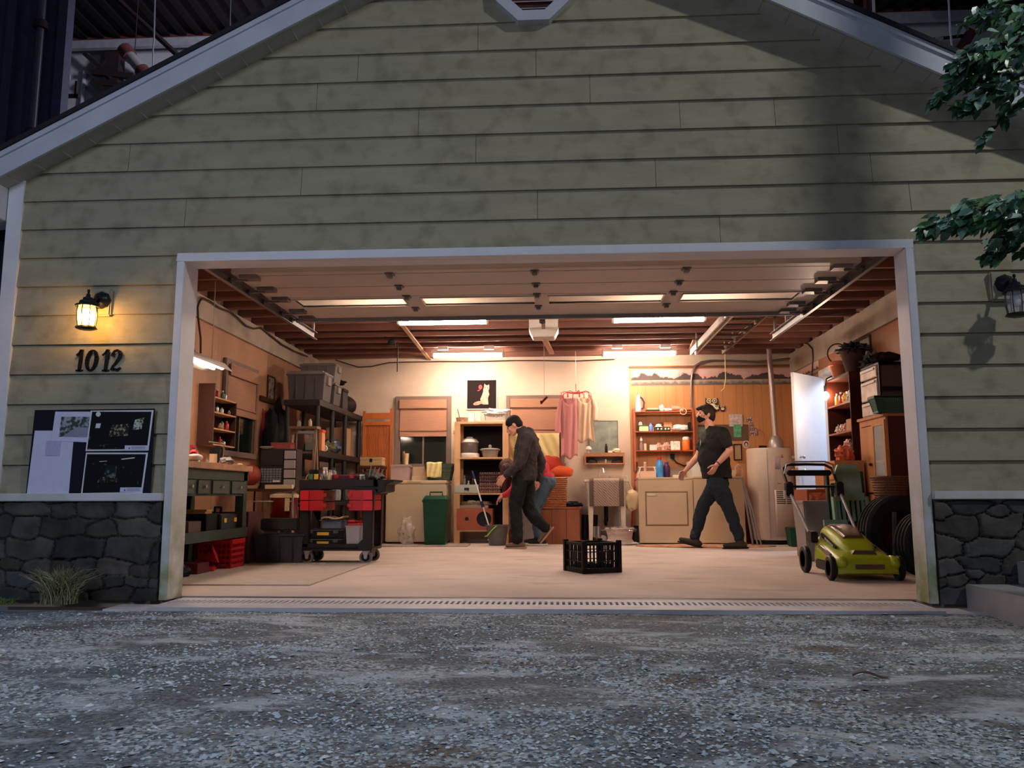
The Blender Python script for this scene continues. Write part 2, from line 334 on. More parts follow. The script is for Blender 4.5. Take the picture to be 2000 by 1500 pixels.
# ceiling deck and joists
M_JOI = mat('red brown joist timber', (.17, .065, .045), .7, var=.25, scale=3, stretch=(.5, 3, 3))
cl = struct('ceiling', MB().b(WL-.1, WR+.1, .14, YB+.1, 2.96, 2.98), mat('dark roof deck', (.12, .05, .035), .8, var=.2), 'dark timber deck over the garage joists', 'ceiling', smooth=False)
for k in range(16):
    y = .42+k*.42
    if y > YB-.05: break
    struct('joist', MB().b(WL, WR, y-.02, y+.02, CH, 2.96), M_JOI, parent=cl, smooth=False)
# wall plates
struct('trim_8', MB().b(WL, WL+.05, .14, YB, 2.50, CH), mat('grey paper faced plate', (.42, .36, .30), .85, var=.2, scale=3), 'pale plate along the top of the left wall', 'trim', smooth=False)
struct('trim_9', MB().b(WR-.05, WR, .14, YB, 2.46, CH), MATS['grey paper faced plate'], 'pale plate along the top of the right wall', 'trim', smooth=False)
# wood panelling and border on the back wall (right part)
M_PAN = mat('orange wood panelling', (.46, .20, .07), .5, var=.12, scale=1.5, stretch=(6, 1, .4))
pb = MB(); px0, px1 = P(1228, 720, Y=YB).x, WR
pb.b(px0, px1, YB-.012, YB, 0, 2.57)
po = struct('panelling_sheet', pb, M_PAN, parent=bpy.data.objects['wall_back'], smooth=False)
gv = MB(); x = px0+.12; i = 0
while x < px1: gv.b(x, x+.005, YB-.0128, YB-.012, 0, 2.31); x += (.12, .20, .09, .16)[i % 4]; i += 1
g_ = struct('groove', gv, mat('panelling groove', (.30, .12, .04), .7), parent=po, smooth=False)
struct('cap_rail', MB().b(px0, px1, YB-.03, YB, 2.575, 2.60), mat('brown cap rail', (.22, .1, .05), .6), parent=po, smooth=False)
def border_mat():
    m = mat('landscape wallpaper border', (.62, .42, .34), .7, var=0)
    n, L, b = nodes(m); tc = n.new('ShaderNodeTexCoord'); sp = n.new('ShaderNodeSeparateXYZ'); L.new(tc.outputs['Generated'], sp.inputs[0])
    ob = n.new('ShaderNodeTexCoord'); mp = n.new('ShaderNodeMapping'); mp.inputs['Scale'].default_value = (6, 6, 6); L.new(ob.outputs['Object'], mp.inputs[0])
    so = n.new('ShaderNodeSeparateXYZ'); L.new(ob.outputs['Object'], so.inputs[0])
    def math_(op, a, c=None):
        k = n.new('ShaderNodeMath'); k.operation = op
        for i, q in enumerate((a, c)):
            if q is None: continue
            if isinstance(q, (int, float)): k.inputs[i].default_value = q
            else: L.new(q, k.inputs[i])
        return k.outputs[0]
    nz = n.new('ShaderNodeTexNoise'); nz.inputs['Scale'].default_value = 2.5; nz.inputs['Detail'].default_value = 5; L.new(mp.outputs[0], nz.inputs[0])
    per = math_('SINE', math_('MULTIPLY', so.outputs[0], 10.5)); per2 = math_('SINE', math_('MULTIPLY', so.outputs[0], 31))
    hill = math_('ADD', math_('MULTIPLY', per, .13), math_('ADD', math_('MULTIPLY', per2, .05), math_('MULTIPLY', nz.outputs[0], .55)))
    dd = math_('SUBTRACT', sp.outputs[2], math_('ADD', hill, .28))
    r = n.new('ShaderNodeValToRGB'); cr = r.color_ramp; cr.elements[0].position = .5; cr.elements[0].color = (.06, .04, .035, 1); cr.elements[1].position = .55; cr.elements[1].color = (.66, .36, .32, 1)
    e = cr.elements.new(.9); e.color = (.70, .50, .46, 1); L.new(math_('ADD', dd, .5), r.inputs[0])
    r2 = n.new('ShaderNodeValToRGB'); c2 = r2.color_ramp; c2.elements[0].position = .1; c2.elements[0].color = (.12, .09, .08, 1); c2.elements[1].position = .42; c2.elements[1].color = (.42, .30, .22, 1)
    e = c2.elements.new(.28); e.color = (.35, .28, .22, 1); L.new(math_('ADD', sp.outputs[2], math_('MULTIPLY', math_('SUBTRACT', nz.outputs[0], .5), .5)), r2.inputs[0])
    mx = n.new('ShaderNodeMixRGB'); L.new(math_('LESS_THAN', sp.outputs[2], .33), mx.inputs[0]); L.new(r.outputs[0], mx.inputs[1]); L.new(r2.outputs[0], mx.inputs[2]); L.new(mx.outputs[0], b.inputs['Base Color'])
    return m
M_BORD = border_mat()
struct('wallpaper_border', MB().b(px0+.03, px1, YB-.016, YB-.012, 2.305, 2.55), M_BORD, parent=bpy.data.objects['wall_back'], smooth=False)
struct('wallpaper_border', MB().b(WR-.017, WR-.012, 5.62, YB, 2.29, 2.46), M_BORD, parent=wro, smooth=False)
# ------------------------------------------------------------------ ground outside
def ground_mat():
    m = mat('crushed gravel and asphalt', (.12, .13, .135), .85, var=0)
    n, L, b = nodes(m); tc = n.new('ShaderNodeTexCoord')
    def nz(s, d=6, st=(1, 1, 1)):
        mp = n.new('ShaderNodeMapping'); mp.inputs['Scale'].default_value = st; L.new(tc.outputs['Object'], mp.inputs[0])
        k = n.new('ShaderNodeTexNoise'); k.inputs['Scale'].default_value = s; k.inputs['Detail'].default_value = d; k.inputs['Roughness'].default_value = .6; L.new(mp.outputs[0], k.inputs[0]); return k.outputs[0]
    def ramp(s, p0, c0, p1, c1):
        r = n.new('ShaderNodeValToRGB'); r.color_ramp.elements[0].position = p0; r.color_ramp.elements[1].position = p1; r.color_ramp.elements[0].color = (*c0, 1); r.color_ramp.elements[1].color = (*c1, 1); L.new(s, r.inputs[0]); return r.outputs[0]
    def mix(f, a, c):
        k = n.new('ShaderNodeMixRGB'); L.new(f, k.inputs[0]) if not isinstance(f, float) else None; L.new(a, k.inputs[1]); L.new(c, k.inputs[2]); return k.outputs[0]
    base = ramp(nz(60, 3), .35, (.050, .062, .070), .65, (.215, .25, .27))
    vo = n.new('ShaderNodeTexVoronoi'); vo.inputs['Scale'].default_value = 75; L.new(tc.outputs['Object'], vo.inputs['Vector'])
    bw = n.new('ShaderNodeRGBToBW'); L.new(vo.outputs['Color'], bw.inputs[0])
    chips = ramp(bw.outputs[0], .25, (.085, .105, .115), .8, (.58, .67, .71))
    f = ramp(nz(1.1, 9, (1, 1.6, 1)), .47, (0, 0, 0), .56, (1, 1, 1)); c = mix(f, base, chips)
    dust = ramp(nz(40, 4), .3, (.42, .48, .53), .7, (.64, .71, .76))
    f2 = ramp(nz(1.7, 10, (1, 2.4, 1)), .53, (0, 0, 0), .63, (.85, .85, .85)); c = mix(f2, c, dust)
    dirt = ramp(nz(30, 5), .3, (.07, .048, .035), .7, (.17, .12, .09))
    f3 = ramp(nz(.9, 8, (1, 2, 1)), .57, (0, 0, 0), .64, (.85, .85, .85)); c = mix(f3, c, dirt)
    L.new(c, b.inputs['Base Color'])
    bp = n.new('ShaderNodeBump'); bp.inputs['Strength'].default_value = .8; bp.inputs['Distance'].default_value = .012
    a = n.new('ShaderNodeMath'); a.operation = 'ADD'; L.new(nz(90, 3), a.inputs[0]); L.new(vo.outputs['Distance'], a.inputs[1]); L.new(a.outputs[0], bp.inputs['Height']); L.new(bp.outputs[0], b.inputs['Normal'])
    return m
def gh(x, y): return -.028+.010*noise.noise((x*1.7, y*1.7, 0))+.006*noise.noise((x*6, y*6, 3))
gx, gy = 150, 110
g = MB().surf(lambda s, t: (-8+16*s, -8+7.68*t, gh(-8+16*s, -8+7.68*t)), gx, gy)
struct('ground', g, ground_mat(), 'grey crushed gravel drive in front of the garage', 'ground')
# loose chips, denser in patches: nobody could count them
nch = 32000; vs = []; fs = []; mi = []
k = 0
while k < nch:
    y = -.34-4.5*random.random()**.9; x = random.uniform(-1, 1)*(.75*(y+5.43)+.4)-.15
    if x > 2.5 and y > -1.8: continue
    dn = noise.noise((x*1.1+9, y*1.9, 4))
    if dn < random.uniform(-.5, .45): continue
    r = random.uniform(.003, .0105)*(1.0 if random.random() > .05 else 1.8); z = gh(x, y)+r*.15; a = random.random()*6.28; tx, ty = random.uniform(-.3, .3), random.uniform(-.3, .3); o = len(vs)
    for j in range(5):
        th = a+j*1.2566; rr = r*random.uniform(.6, 1.25); dx, dy = rr*math.cos(th), rr*.8*math.sin(th); vs.append((x+dx, y+dy, z+dx*tx+dy*ty))
    vs.append((x, y, z+r*.45)); fs += [(o+j, o+(j+1) % 5, o+5) for j in range(5)]
    mi += [0 if random.random() < .55 else (1 if random.random() < .7 else 2)]*5; k += 1
me = bpy.data.meshes.new('gravel_chips'); me.from_pydata(vs, [], fs)
for c_, nm in (((.50, .58, .62), 'pale chip'), ((.17, .20, .215), 'grey chip'), ((.74, .80, .83), 'white chip')): me.materials.append(mat(nm, c_, .8, var=0))
me.polygons.foreach_set('material_index', mi)
o = bpy.data.objects.new('gravel_chips', me); COL.objects.link(o); tag(o, 'loose pale gravel chips strewn over the drive', 'gravel', kind='stuff')
# trench drain and threshold
M_CONC = mat('pale worn concrete', (.52, .50, .50), .8, var=.15, scale=6, bump=.2)
td = thing('trench_drain', 'long pale slotted trench drain across the garage threshold', 'drain', (-.1, -.05, 0))
part('channel', MB().b(-2.75, 2.9, -.28, -.045, -.06, -.018).b(-2.47, 2.38, -.045, .26, -.06, -.018), M_CONC, td)
gr = MB(); 
for a, c in ((-.28, -.07), (.07, .20)): gr.b(-2.46, 2.37, a, c, -.018, -.004)
N = 128
for i in range(N+1):
    x = -2.46+4.81*i/N; gr.b(x, x+.019, -.07, .07, -.018, -.004)
part('grate', gr, mat('grey drain grate', (.50, .48, .50), .6, var=.1), td, smooth=False)
part('slot_shadow_bed', MB().b(-2.46, 2.37, -.07, .07, -.0179, -.0165), mat('black slot shade', (.01, .01, .012), .9), td, smooth=False)  # black sheet painting in the shade inside the slots
part('edge_strip', MB().b(-2.48, 2.40, .20, .255, -.018, -.003), mat('dark steel threshold strip', (.05, .05, .055), .5, .5), td, smooth=False)
# ================================================================== hall beyond the roof
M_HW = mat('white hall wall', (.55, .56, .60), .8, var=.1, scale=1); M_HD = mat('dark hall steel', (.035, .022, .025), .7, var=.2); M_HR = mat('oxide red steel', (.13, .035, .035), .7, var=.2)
M_NAVY = mat('dark navy sheet metal', (.045, .05, .105), .5, var=.15)
YH = 17.0
def hz(u, v, Y=YH): return P(u, v, Y=Y)
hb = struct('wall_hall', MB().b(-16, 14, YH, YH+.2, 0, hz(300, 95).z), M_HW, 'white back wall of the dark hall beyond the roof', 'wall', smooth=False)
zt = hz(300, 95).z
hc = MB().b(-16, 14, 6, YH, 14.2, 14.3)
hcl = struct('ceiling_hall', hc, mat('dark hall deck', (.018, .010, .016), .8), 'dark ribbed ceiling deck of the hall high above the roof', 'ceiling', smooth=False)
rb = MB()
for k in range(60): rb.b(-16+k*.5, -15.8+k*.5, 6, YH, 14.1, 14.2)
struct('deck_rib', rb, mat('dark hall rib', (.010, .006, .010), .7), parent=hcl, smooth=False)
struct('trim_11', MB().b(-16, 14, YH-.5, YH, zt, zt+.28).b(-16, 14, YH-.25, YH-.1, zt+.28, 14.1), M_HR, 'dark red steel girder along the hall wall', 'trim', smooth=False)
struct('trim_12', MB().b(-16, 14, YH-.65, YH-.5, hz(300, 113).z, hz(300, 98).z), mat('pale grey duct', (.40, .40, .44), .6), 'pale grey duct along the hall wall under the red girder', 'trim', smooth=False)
# corrugated navy wall at the left
xr = hz(99, 150, 9).x; nw = MB(); x = xr-8
while x < xr-.05: nw.b(x, x+.34, 9, 9.1, 0, 15); nw.b(x+.34, x+.52, 8.88, 9.1, 0, 15); x += .52
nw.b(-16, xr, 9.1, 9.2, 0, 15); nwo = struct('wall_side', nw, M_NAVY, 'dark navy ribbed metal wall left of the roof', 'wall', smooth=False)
dp = thing('drain_pipe', 'dark downpipe on the right edge of the navy ribbed wall', 'pipe', (xr-.10, 8.74, 0))
part('pipe', MB().cyl((0, 0, 0), (0, 0, 14.05), .07, n=10), mat('dark blue pipe', (.06, .065, .10), .4), dp)
for q_ in (9.6, 7.4): part('clamp', MB().cyl((0, 0, q_), (0, 0, q_+.15), .13, n=10), M_HD, dp)
# hall columns and braces
c0 = hz(218, 120).x; c1 = hz(246, 120).x
def bracing(name, lb, items, col=None):
    t = thing(name, lb, 'steel frame', (hz(232, 150).x if col else hz(1870, 100).x, YH-.3, 0)); o = t.location
    if col: part('column', MB().b(c0-o.x, c1-o.x, -.1, .25, 0, zt), M_HD, t, smooth=False)
    for pts, wd_, m_ in items:
        a, c = P(*pts[0], Y=YH-.4)-o, P(*pts[1], Y=YH-.4)-o; part('brace', MB().bar(a, c, wd_), m_, t, smooth=False)
M_HG = mat('grey hanger block', (.40, .40, .44), .6)
bracing('wall_bracing', 'dark steel column with crossing braces on the hall wall, left of the gable', [([(182, 142), (262, 150)], .16, M_HD), ([(182, 163), (250, 168)], .12, M_HD), ([(165, 105), (218, 152)], .12, M_HD), ([(182, 160), (215, 190)], .2, M_HD), ([(208, 115), (190, 140)], .05, M_HD), ([(250, 118), (306, 150)], .12, M_HD)], True)
bracing('wall_bracing', 'red and dark steel braces on the hall wall, right of the gable', [([(1867, 112), (1897, 62)], .25, M_HR), ([(1876, 110), (1893, 62)], .06, M_HD), ([(1795, 80), (1900, 68)], .07, M_HD), ([(1832, 76), (1834, 98)], .2, M_HG)])
o_ = P(294, 50, Y=13)
one('ceiling_pipe', MB().tube([P(358, 118, Y=13), P(230, 0, Y=13), P(230, 0, Y=13)+Vector((-1.2, 0, 2.2))], .07, 8), M_HD, 'long dark diagonal pipe under the hall ceiling, left side', 'pipe')
p_ = P(1702, 20, Y=15); one('steel_upright', MB().b(p_.x-.12, p_.x+.12, 15, 15.2, 9, 14.2), M_HR, 'dark red steel upright behind the right roof slope', 'column', smooth=False)
one('duct', MB().b(hz(1650, 20, 15).x, hz(1662, 20, 15).x, 14.8, 15, 9, 14.2), mat('pink upright', (.5, .35, .36), .6), 'pale pinkish upright above the right roof slope', 'duct', smooth=False)  # even pinkish base colour
def rod(pts, r, lb, y, m_=None):
    q = [P(u, v, Y=y) for u, v in pts]; q = [Vector((q[0].x, q[0].y, 14.12))]+q
    one('hanging_cable', MB().tube(q, r, 6), m_ or mat('bright steel cable', (.7, .72, .8), .35, .3), lb, 'cable', group='hall cables')
rod([(303, -20), (301, 70), (299, 95), (298, 148)], .014, 'bright hanging cable with a shackle above the left roof slope', 9)
rod([(451, -20), (449, 68)], .010, 'thin bright cable near the gable top left', 9)
rod([(1704, -10), (1706, 42), (1709, 44), (1707, -10)], .012, 'pair of bright thin rods above the right roof slope', 9)
rod([(1852, -10), (1856, 60), (1861, 108)], .016, 'pale cable hanging behind the leaves at the top right', 9)
one('wall_pipe', MB().tube([P(u, v, Y=YH-.06) for u, v in ((165, 140), (162, 180), (158, 222))], .06, 8), mat('bright steel cable'), 'bright vertical pipe on the white hall wall', 'pipe')
tb = thing('red_ended_tube', 'grey tube with red end caps hanging in the hall', 'tube', tuple(P(262, 122, Y=12)))
a, c = P(246, 100, Y=12)-P(262, 122, Y=12), P(284, 146, Y=12)-P(262, 122, Y=12); q = (c-a).normalized()*.28
part('hanger_wire', MB().cyl((0, 0, 0), (0, 0, 14.12-tb.location.z), .01, n=6), M_HD, tb)
part('tube', MB().cyl(a, c, .13), mat('grey tube', (.3, .28, .3), .4), tb); part('end_cap', MB().cyl(a-q*.3, a+q*.6, .17), M_HR, tb); part('end_cap', MB().cyl(c-q*.6, c+q*.3, .17), M_HR, tb)
p_ = P(124, 154, Y=11)
hl = thing('flood_lamp', 'grey round flood lamp beside the navy wall', 'lamp', tuple(p_))
part('lamp_shade', MB(Matrix.Rotation(1.57, 4, 'X')).lathe([(.02, 0), (.2, .05), (.26, .2), (.24, .21), (.18, .06), (.02, .02)], n=18), mat('grey lamp shade', (.3, .31, .33), .4, .4), hl)
part('bracket', MB().b(-.03, .3, .1, .16, -.38, -.30).b(.2, .25, .1, .16, -.38, .0).b(-.03, .03, -1.7, .16, -.38, -.30).b(-1.2, .03, -1.8, -1.7, -.38, -.30), M_HD, hl)
# ================================================================== facade fittings
vc = P(1043, 52, Y=0); ap = .265; cz = vc.z+ap+.004
def octo(r): return [(r*math.cos(math.pi/8+i*math.pi/4)/math.cos(math.pi/8), r*math.sin(math.pi/8+i*math.pi/4)/math.cos(math.pi/8)) for i in range(8)]
gv = thing('gable_vent', 'white octagonal louvred vent high in the gable', 'vent', (vc.x, -.03, cz))
rg = MB(); A, B = octo(ap), octo(ap-.075)
for i in range(8):
    j = (i+1) % 8
    rg._a([(A[i][0], -.05, A[i][1]), (A[j][0], -.05, A[j][1]), (B[j][0], -.05, B[j][1]), (B[i][0], -.05, B[i][1]), (A[i][0], .03, A[i][1]), (A[j][0], .03, A[j][1]), (B[j][0], .03, B[j][1]), (B[i][0], .03, B[i][1])],
          [(0, 1, 2, 3), (4, 7, 6, 5), (0, 4, 5, 1), (3, 2, 6, 7)])
part('frame', rg, M_RAKE, gv)
part('backing', MB().prism(octo(ap-.075), 1, .01, .02), mat('dark red vent', (.14, .05, .04), .8), gv)
lv = MB()
for k in range(-3, 4):
    z = k*.052; hw = min(ap-.08, (ap-.08)*1.42-abs(z))
    lv.hexa([(-hw, -.03, z-.012), (hw, -.03, z-.012), (hw, .01, z+.012), (-hw, .01, z+.012), (-hw, -.03, z-.006), (hw, -.03, z-.006), (hw, .01, z+.018), (-hw, .01, z+.018)])
part('louvre', lv, mat('pinkish louvre', (.42, .38, .40), .6), gv)
M_LBK = mat('black lantern metal', (.012, .012, .018), .35, var=0)
def lantern(nm, uw, vw, ul, vl, lb, lit):
    wp = P(uw, vw, Y=-.03); lp = P(ul, vl, Y=-.20); t = thing(nm, lb, 'wall lantern', (wp.x, -.03, wp.z))
    part('mounting_block', MB().b(-.085, .06, -.02, .02, -.11, .085), M_SID, t, bevel=.01)
    part('wall_plate', MB(Matrix.Rotation(math.pi/2, 4, 'X')).lathe([(.0, -.055), (.03, -.055), (.05, -.04), (.062, -.02)][::1]+[(.062, -.0)], n=8) if 0 else MB(Matrix.Translation((0, -.02, 0)) @ Matrix.Rotation(math.pi/2, 4, 'X')).lathe([(.0, .05), (.028, .05), (.05, .03), (.062, .015), (.062, 0)], n=8), M_LBK, t)
    x, y, z = lp.x-wp.x, -.17, lp.z-wp.z
    part('arm', MB().tube([(0, -.05, .0), (0, -.09, .0), (x*.5, -.13, .03+z*.5), (x, y, .10+z)], .012, 8), M_LBK, t)
    o = (x, y, z)
    part('roof', MB().lathe([(.0, .185), (.008, .18), (.010, .165), (.005, .158), (.012, .15), (.016, .13), (.03, .125), (.034, .11), (.052, .10), (.055, .085), (.078, .072), (.080, .062), (.06, .066), (0, .07)], o, 8), M_LBK, t)
    part('base', MB().lathe([(0, -.095), (.045, -.095), (.072, -.085), (.062, -.073), (.0, -.073)], o, 8), M_LBK, t)
    rbm = MB()
    for k in range(8):
        th = 2*math.pi*k/8; rbm.tube([(o[0]+r*math.cos(th), o[1]+r*math.sin(th), o[2]+zz) for r, zz in ((.058, .068), (.064, .03), (.063, -.02), (.054, -.075))], .0035, 5)
    part('frame_rib', rbm, M_LBK, t)
    gl = mat('clear seeded lantern glass', (.85, .88, .9), .15, var=0, alpha=.22) if not lit else mat('glowing lantern glass', (1, .80, .42), .3, var=0, alpha=.45)
    part('glass', MB().lathe([(.055, .066), (.061, .03), (.060, -.02), (.051, -.072)], o, 8), gl, t)
    if lit:
        part('bulb', MB().ell((o[0], o[1], o[2]-.005), (.040, .040, .056)), mat('lit lantern bulb', (1, .52, .13), emit=150, var=0), t)
    else: part('bulb', MB().ell((o[0], o[1], o[2]+.005), (.028, .028, .04)), mat('unlit bulb', (.6, .6, .62), .2, var=0), t)
    return t
lantern('wall_lantern', 203, 588, 170, 617, 'lit black wall lantern glowing yellow, left of the opening', True)
lantern('wall_lantern', 1958, 556, 1985, 590, 'unlit black wall lantern right of the opening', False)
# house number
def ribbon(mb, pts, d=.012):
    for i in range(len(pts)-1):
        (x0, z0_, w0), (x1, z1_, w1) = pts[i], pts[i+1]; t = Vector((x1-x0, z1_-z0_)); t.normalize(); nn = Vector((-t.y, t.x)); e = t*.002
        mb.hexa([(x0-nn.x*w0-e.x, -d, z0_-nn.y*w0-e.y), (x1-nn.x*w1+e.x, -d, z1_-nn.y*w1+e.y), (x1-nn.x*w1+e.x, 0, z1_-nn.y*w1+e.y), (x0-nn.x*w0-e.x, 0, z0_-nn.y*w0-e.y),
                 (x0+nn.x*w0-e.x, -d, z0_+nn.y*w0-e.y), (x1+nn.x*w1+e.x, -d, z1_+nn.y*w1+e.y), (x1+nn.x*w1+e.x, 0, z1_+nn.y*w1+e.y), (x0+nn.x*w0-e.x, 0, z0_+nn.y*w0-e.y)])
M_NUM = mat('black numeral', (.012, .008, .008), .4, var=0)
dg = {'1': [[(.052, 0, .013), (.062, .15, .013)], [(.030, 0.005, .006), (.078, 0.005, .006)], [(.058, .146, .009), (.045, .125, .008), (.026, .112, .006)]],
      '0': [[(.045+.034*math.cos(t)+.006*math.sin(t), .075+.070*math.sin(t), .006+.009*abs(math.cos(t))) for t in [2*math.pi*i/20 for i in range(21)]]],
      '2': [[(.016, .105, .013), (.018, .122, .010), (.03, .14, .008), (.05, .146, .009), (.068, .135, .012), (.074, .115, .014), (.066, .092, .013), (.045, .06, .010), (.024, .035, .008), (.012, .012, .006)], [(.010, .012, .008), (.035, .014, .011), (.060, .008, .011), (.078, .024, .006)]]}
for ch, u in zip('1012', (140, 165, 191, 213)):
    p_ = P(u, 725, Y=-.035); mb = MB()
    for st in dg[ch]: ribbon(mb, [(x*.96, z, w_*.82) for x, z, w_ in st])
    one('house_number', mb, M_NUM, {140: 'black house numeral 1, first of the four', 165: 'black house numeral 0', 191: 'black house numeral 1, third of the four', 213: 'black house numeral 2, last of the four'}[u], 'house number', (p_.x, -.024, p_.z), group='numerals of the house number')
# board with prints leaning on the ledge
def q4(px, y, th=.001):
    p = [P(u, v, Y=y) for u, v in px]; b_ = [Vector((k.x, k.y+th, k.z)) for k in p]
    return MB().hexa([p[0], p[1], b_[1], b_[0], p[3], p[2], b_[2], b_[3]])   # bl br tr tl
M_BLK = mat('black foam board', (.006, .006, .014), .7, var=0); M_PAP = mat('bluish white paper', (.62, .62, .80), .7, var=.04, scale=20)
one('display_board', q4([(50, 967), (293, 967), (302, 798), (68, 801)], -.052, .008), M_BLK, 'black foam board resting on the ledge left of the opening', 'board', smooth=False)
one('paper_sheet', q4([(52, 966), (134, 966), (145, 841), (68, 841)], -.054), M_PAP, 'tall pale typed sheet on the black board', 'paper', smooth=False)
ps = one('paper_sheet', q4([(100, 861), (176, 864), (180, 804), (108, 804)], -.0565), M_PAP, 'pale sheet with a small road photograph on the black board', 'paper', smooth=False)
def photo_mat(name, dark, lights, sc_=30, th=.62):
    m = mat(name, dark, .25, var=0); n, L, b = nodes(m); tc = n.new('ShaderNodeTexCoord'); nz = n.new('ShaderNodeTexNoise'); nz.inputs['Scale'].default_value = sc_; nz.inputs['Detail'].default_value = 8
    L.new(tc.outputs['Object'], nz.inputs[0]); r = n.new('ShaderNodeValToRGB'); r.color_ramp.elements[0].position = th; r.color_ramp.elements[0].color = (*dark, 1); r.color_ramp.elements[1].position = th+.12; r.color_ramp.elements[1].color = (*lights, 1); L.new(nz.outputs[0], r.inputs[0]); L.new(r.outputs[0], b.inputs['Base Color']); return m
a = part('road_photo', q4([(115, 853), (172, 854), (175, 814), (120, 814)], -.0572, .0006), photo_mat('road photo', (.05, .07, .06), (.35, .38, .42), 40, .45), ps, smooth=False)
a = part('road_photo', q4([(121, 853), (171, 854), (173, 835), (150, 834)], -.0576, .0004), mat('grey road photo', (.26, .27, .36), .5), ps, smooth=False)
part('paper_mark', q4([(88, 890), (116, 890), (119, 861), (91, 861)], -.0569, .0003), mat('faint grey print', (.45, .45, .66), .7, var=.1, scale=60), ps, smooth=False)
def print_(lb, o, i, cap, extra):
    t = one('photo_print', q4(o, -.058, .0012), mat('white print border', (.7, .7, .72), .4, var=0), lb, 'photograph', smooth=False)
    part('picture', q4(i, -.0588, .0005), photo_mat('night photo', (.010, .011, .014), (.20, .17, .12), 22, .66), t, smooth=False)
    part('caption_strip', q4(cap, -.0594, .0005), M_PAP, t, smooth=False)
    u0, v0 = cap[0]; mk = q4([(u0+8, v0-2), (u0+11, v0-2), (u0+11, v0-5), (u0+8, v0-5)], -.0598, .0003)
    for k in range(3): m2 = q4([(u0+13, v0-2-2*k), (cap[1][0]-5, v0-2-2*k), (cap[1][0]-5, v0-2.7-2*k), (u0+13, v0-2.7-2*k)], -.0598, .0003); mk._a(m2.v, m2.f)
    part('caption_text', mk, mat('dark ink', (.08, .08, .12), .6, var=0), t, smooth=False)
    for nm, px, m_ in extra: part(nm, q4(px, -.0595, .0004), m_, t, smooth=False)
    return t
fol = photo_mat('pale foliage in photo', (.05, .06, .045), (.55, .6, .48), 60, .45); wht = mat('white spot in photo', (.7, .7, .68), .4, var=0)
t = print_('upper black night photograph with a pale moon on the board', [(167, 881), (290, 880), (300, 801), (177, 802)], [(170, 878), (287, 877), (296, 804), (180, 804)], [(243, 879), (289, 879), (290, 870), (244, 870)],
       [('foliage_spot', [(258, 840), (276, 838), (282, 815), (264, 820)], fol), ('lamp_spot', [(186, 836), (195, 836), (197, 827), (188, 827)], wht), ('lit_garage', [(212, 853), (250, 851), (252, 828), (218, 830)], photo_mat('lit garage photo', (.03, .025, .02), (.40, .32, .22), 50, .5))])
mc = P(192, 809, Y=-.0595); part('moon_spot', MB(Matrix.Translation((mc.x, -.0595, mc.z)) @ Matrix.Rotation(math.pi/2, 4, 'X')).lathe([(.0, .0005), (.017, .0005), (.017, 0)], n=20), wht, t)
print_('lower black night photograph of a lit gable on the board', [(158, 965), (278, 964), (289, 884), (168, 884)], [(161, 963), (275, 961), (285, 887), (170, 887)], [(234, 961), (278, 961), (279, 952), (235, 952)],
       [('lamp_line', [(194, 902), (209, 901), (209, 900), (194, 901)], wht), ('lamp_line', [(237, 898), (263, 895), (263, 893), (237, 896)], wht), ('lit_corner', [(203, 930), (226, 932), (228, 910), (207, 908)], photo_mat('dim blue photo', (.015, .02, .022), (.14, .17, .16), 40, .5)), ('ground_glow', [(190, 942), (232, 942), (230, 930), (196, 932)], photo_mat('brown glow photo', (.02, .016, .012), (.3, .24, .18), 50, .52))])
# dry grass tuft and moss
def tuft(name, lb, c, n_, L_, cols, spread, droop):
    rsn = random.Random(n_); mb = MB()
    for k in range(n_):
        th = rsn.uniform(0, 6.28); r = rsn.uniform(0, spread); bx, by = c[0]+r*math.cos(th), c[1]+r*.5*math.sin(th); l = L_*rsn.uniform(.4, 1.1); lean = rsn.uniform(.2, 1.1)*droop; a_ = rsn.uniform(0, 6.28); pts = []
        for i in range(6):
            s = i/5; pts.append((bx+math.cos(a_)*lean*l*s*s, by+math.sin(a_)*.5*lean*l*s*s, max(.003, c[2]+l*(s-.55*droop*s*s*rsn.uniform(.9, 1.3)))))
        mb.cur = rsn.randint(0, len(cols)-1); mb.tube(pts, [.003, .003, .0026, .002, .0015, .0006], 4, False)
    return one(name, mb, cols, lb, 'grass', kind='stuff')
gp = P(128, 1183, Z=-.02)
tuft('dry_grass', 'tuft of dry tangled grass at the foot of the stone base', (gp.x, -.24, -.02), 420, .36, [mat('straw blade', (.36, .33, .18), .7, var=0), mat('green blade', (.12, .16, .05), .7, var=0), mat('dead blade', (.20, .16, .10), .7, var=0)], .12, .62)
tuft('moss_clump', 'small green moss clump at the far left of the stone base', (P(2, 1188, Z=-.02).x-.02, -.26, -.03), 260, .10, [mat('moss green', (.12, .18, .03), .8, var=0), mat('green blade')], .09, .6)
for i, (pts, lb) in enumerate((([(1545, 1426), (1600, 1434), (1660, 1444), (1725, 1470)], 'long pale straw lying near the lower right of the gravel'), ([(1710, 1394), (1740, 1412), (1770, 1420)], 'short pale straw on the gravel at the right'), ([(440, 1490), (452, 1478), (455, 1465)], 'thin straw near the lower left of the gravel'))):
    one('straw', MB().tube([P(u, v, Z=-.012) for u, v in pts], .0022, 5), mat('pale straw', (.55, .48, .32), .7, var=0), lb, 'straw')
pl = P(1700, 1326, Z=-.02)
lf = one('dead_leaf', MB().surf(lambda s, t: ((s-.5)*.14, (t-.5)*.04*math.sin(math.pi*min(1, s+.05)), .012*math.sin(s*5)+abs(t-.5)*.02), 10, 4), mat('brown dead leaf', (.22, .16, .11), .8), 'curled brown dead leaf on the gravel, right of centre', 'leaf', (pl.x, pl.y, -.010), .1)
